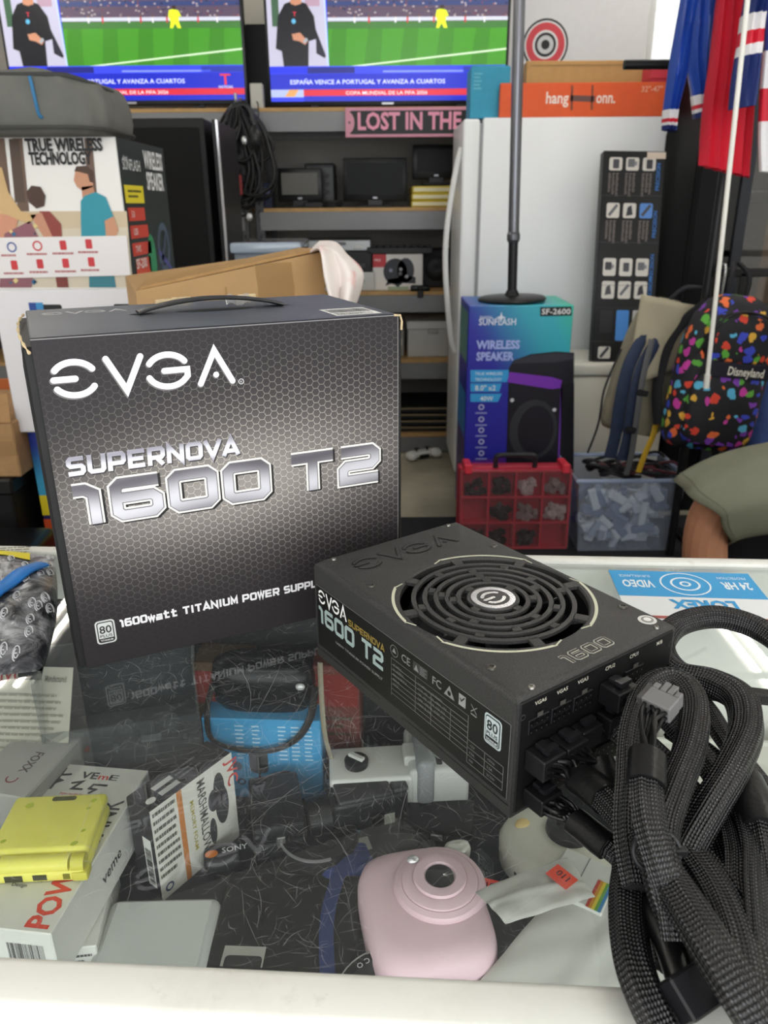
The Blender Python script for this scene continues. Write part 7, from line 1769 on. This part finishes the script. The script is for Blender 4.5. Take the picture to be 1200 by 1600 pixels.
def hand(ix, s):
    w0 = Vector(vs[ix])
    for k in range(4): chain(ix, [w0 + Vector((-.05, .028 * (k - 1.5) * .75, .0)), w0 + Vector((-.085 - .006 * (k in (1, 2)), .03 * (k - 1.5) * .75, -.006)), w0 + Vector((-.108 - .008 * (k in (1, 2)), .03 * (k - 1.5) * .75, -.02))], [.011, .009, .0075])
    chain(ix, [w0 + Vector((-.02, -s * .035, -.002)), w0 + Vector((-.05, -s * .052, -.01))], [.012, .009])
for s in (-1, 1):
    e = chain(2, [(.02, s * .17, 1.03), (.04, s * .24, .85), (.06, s * .23, .79), (-.03, s * .17, .745), (-.06, s * .165, .74)], [.065, .052, .044, .030, .026]); hand(e, s)
me = bpy.data.meshes.new('body'); me.from_pydata(vs, ed, [])
bo = bpy.data.objects.new('body', me); COL.objects.link(bo); bo.parent = per
sk_ = bo.modifiers.new('skin', 'SKIN'); me.skin_vertices  # noqa
for i, r_ in enumerate(rad): me.skin_vertices[0].data[i].radius = (r_, r_)
me.skin_vertices[0].data[0].use_root = True
ss = bo.modifiers.new('sub', 'SUBSURF'); ss.levels = 2; ss.render_levels = 2
SKIN = M('#b98467', .5, var=.05, scale=20); me.materials.append(SKIN)
SHO = M('#737565', .8, var=.08, scale=12, bump=.25, bscale=600)
def legcloth(hip, mid, knee, name, cut):
    P = rsm([Vector(hip), Vector(mid), Vector(knee)], 10); mb = MB(); N = 40; K = len(P); V = []; F = []
    for i in range(K):
        tq = i / (K - 1)
        for j in range(N):
            a = 2 * pi * j / N; yy, zz = cos(a), sin(a)
            rr = (.135 - .02 * tq) * (1 + .03 * sin(3 * a + 6 * tq) + .02 * sin(7 * a))
            q = P[i] + Vector((0, yy * rr * .95, zz * rr))
            q.x += cut * tq * tq * (-zz) * .5 * rr / .115 + .006 * sin(5 * a) * tq
            q.z -= .11 * max(0, (tq - .45) / .55) ** 2 * (.35 + .65 * max(0, zz))
            V.append(tuple(q))
    for i in range(K - 1):
        for j in range(N): F.append((i * N + j, i * N + (j + 1) % N, (i + 1) * N + (j + 1) % N, (i + 1) * N + j))
    mb.add(V, F).build(name, SHO, per, smooth=70, solid=.004)
    hem = [Vector(V[(K - 2) * N + j]) * 1.0 for j in range(N)]
    MB().tube(hem, .0035, 6, closed=True).build('hem_stitch', M('#666858', .8), per, smooth=60)
legcloth((.05, -.08, .615), (nk.x * .5, nk.y * .75, .61), (nk.x - .005, nk.y, nk.z + .035), 'shorts_leg', .14)
legcloth((.03, .08, .615), (.06, .22, .61), (.09, .34, .60), 'shorts_leg', .0)
sup(MB(), [(.17, .19, .50), (.19, .21, .56), (.185, .205, .68), (.17, .19, .74)], 40, .02, 0, 2.6).build('shorts_waist', SHO, per, smooth=70)
def shirt():
    mb = MB(); N = 40; V = []; F = []; L = [(.70, .175, .205), (.80, .17, .20), (.95, .175, .215), (1.06, .14, .20), (1.115, .08, .10)]
    for z, a, b in L: V += [(.025 + sq(2 * pi * i / N, a, b, 2.4)[0], sq(2 * pi * i / N, a, b, 2.4)[1], z) for i in range(N)]
    for k in range(len(L) - 1):
        for i in range(N): F.append((k * N + i, k * N + (i + 1) % N, (k + 1) * N + (i + 1) % N, (k + 1) * N + i))
    return mb.add(V, F)
SHI = M('#a8a498', .8, var=.05)
shirt().build('shirt', SHI, per, smooth=70, solid=.004)
for s in (-1, 1): MB().tube(rsm([(.02, s * .10, 1.08), (.02, s * .19, 1.0), (.015, s * .235, .86)], 6), lambda q: .098 - .012 * q, 18).build('sleeve', SHI, per, smooth=60)
sup(MB(), [(.088, .082, 1.27), (.100, .094, 1.31), (.095, .088, 1.37), (.06, .055, 1.41)], 32, -.015, 0, 2.2).build('hair', M('#2a211c', .7), per, smooth=60)
for s in (-1, 1):
    MB().ball((-.108, s * .034, 1.265), .010, .014, .009).build('eye', M('#e8e4de', .3), per, smooth=60); MB().ball((-.117, s * .034, 1.265), .003, .006, .006).build('iris', M('#2a1f18', .3), per, smooth=60); MB().ball((-.02, s * .098, 1.25), .018, .012, .03).build('ear', SKIN, per, smooth=60)
    MB().rbox(nk.x - .11 if s < 0 else .04, nk.x + .10 if s < 0 else .15, nk.y - .05 if s < 0 else .36, nk.y + .05 if s < 0 else .58, .012, .085, .025, 3).build('shoe', M('#2a2a2d', .6), per, smooth=60)
MB().ball((-.128, 0, 1.235), .020, .014, .022).build('nose', SKIN, per, smooth=60)
MB().ball((-.112, 0, 1.195), .010, .026, .006).build('mouth', M('#9a5a50', .5), per, smooth=60)
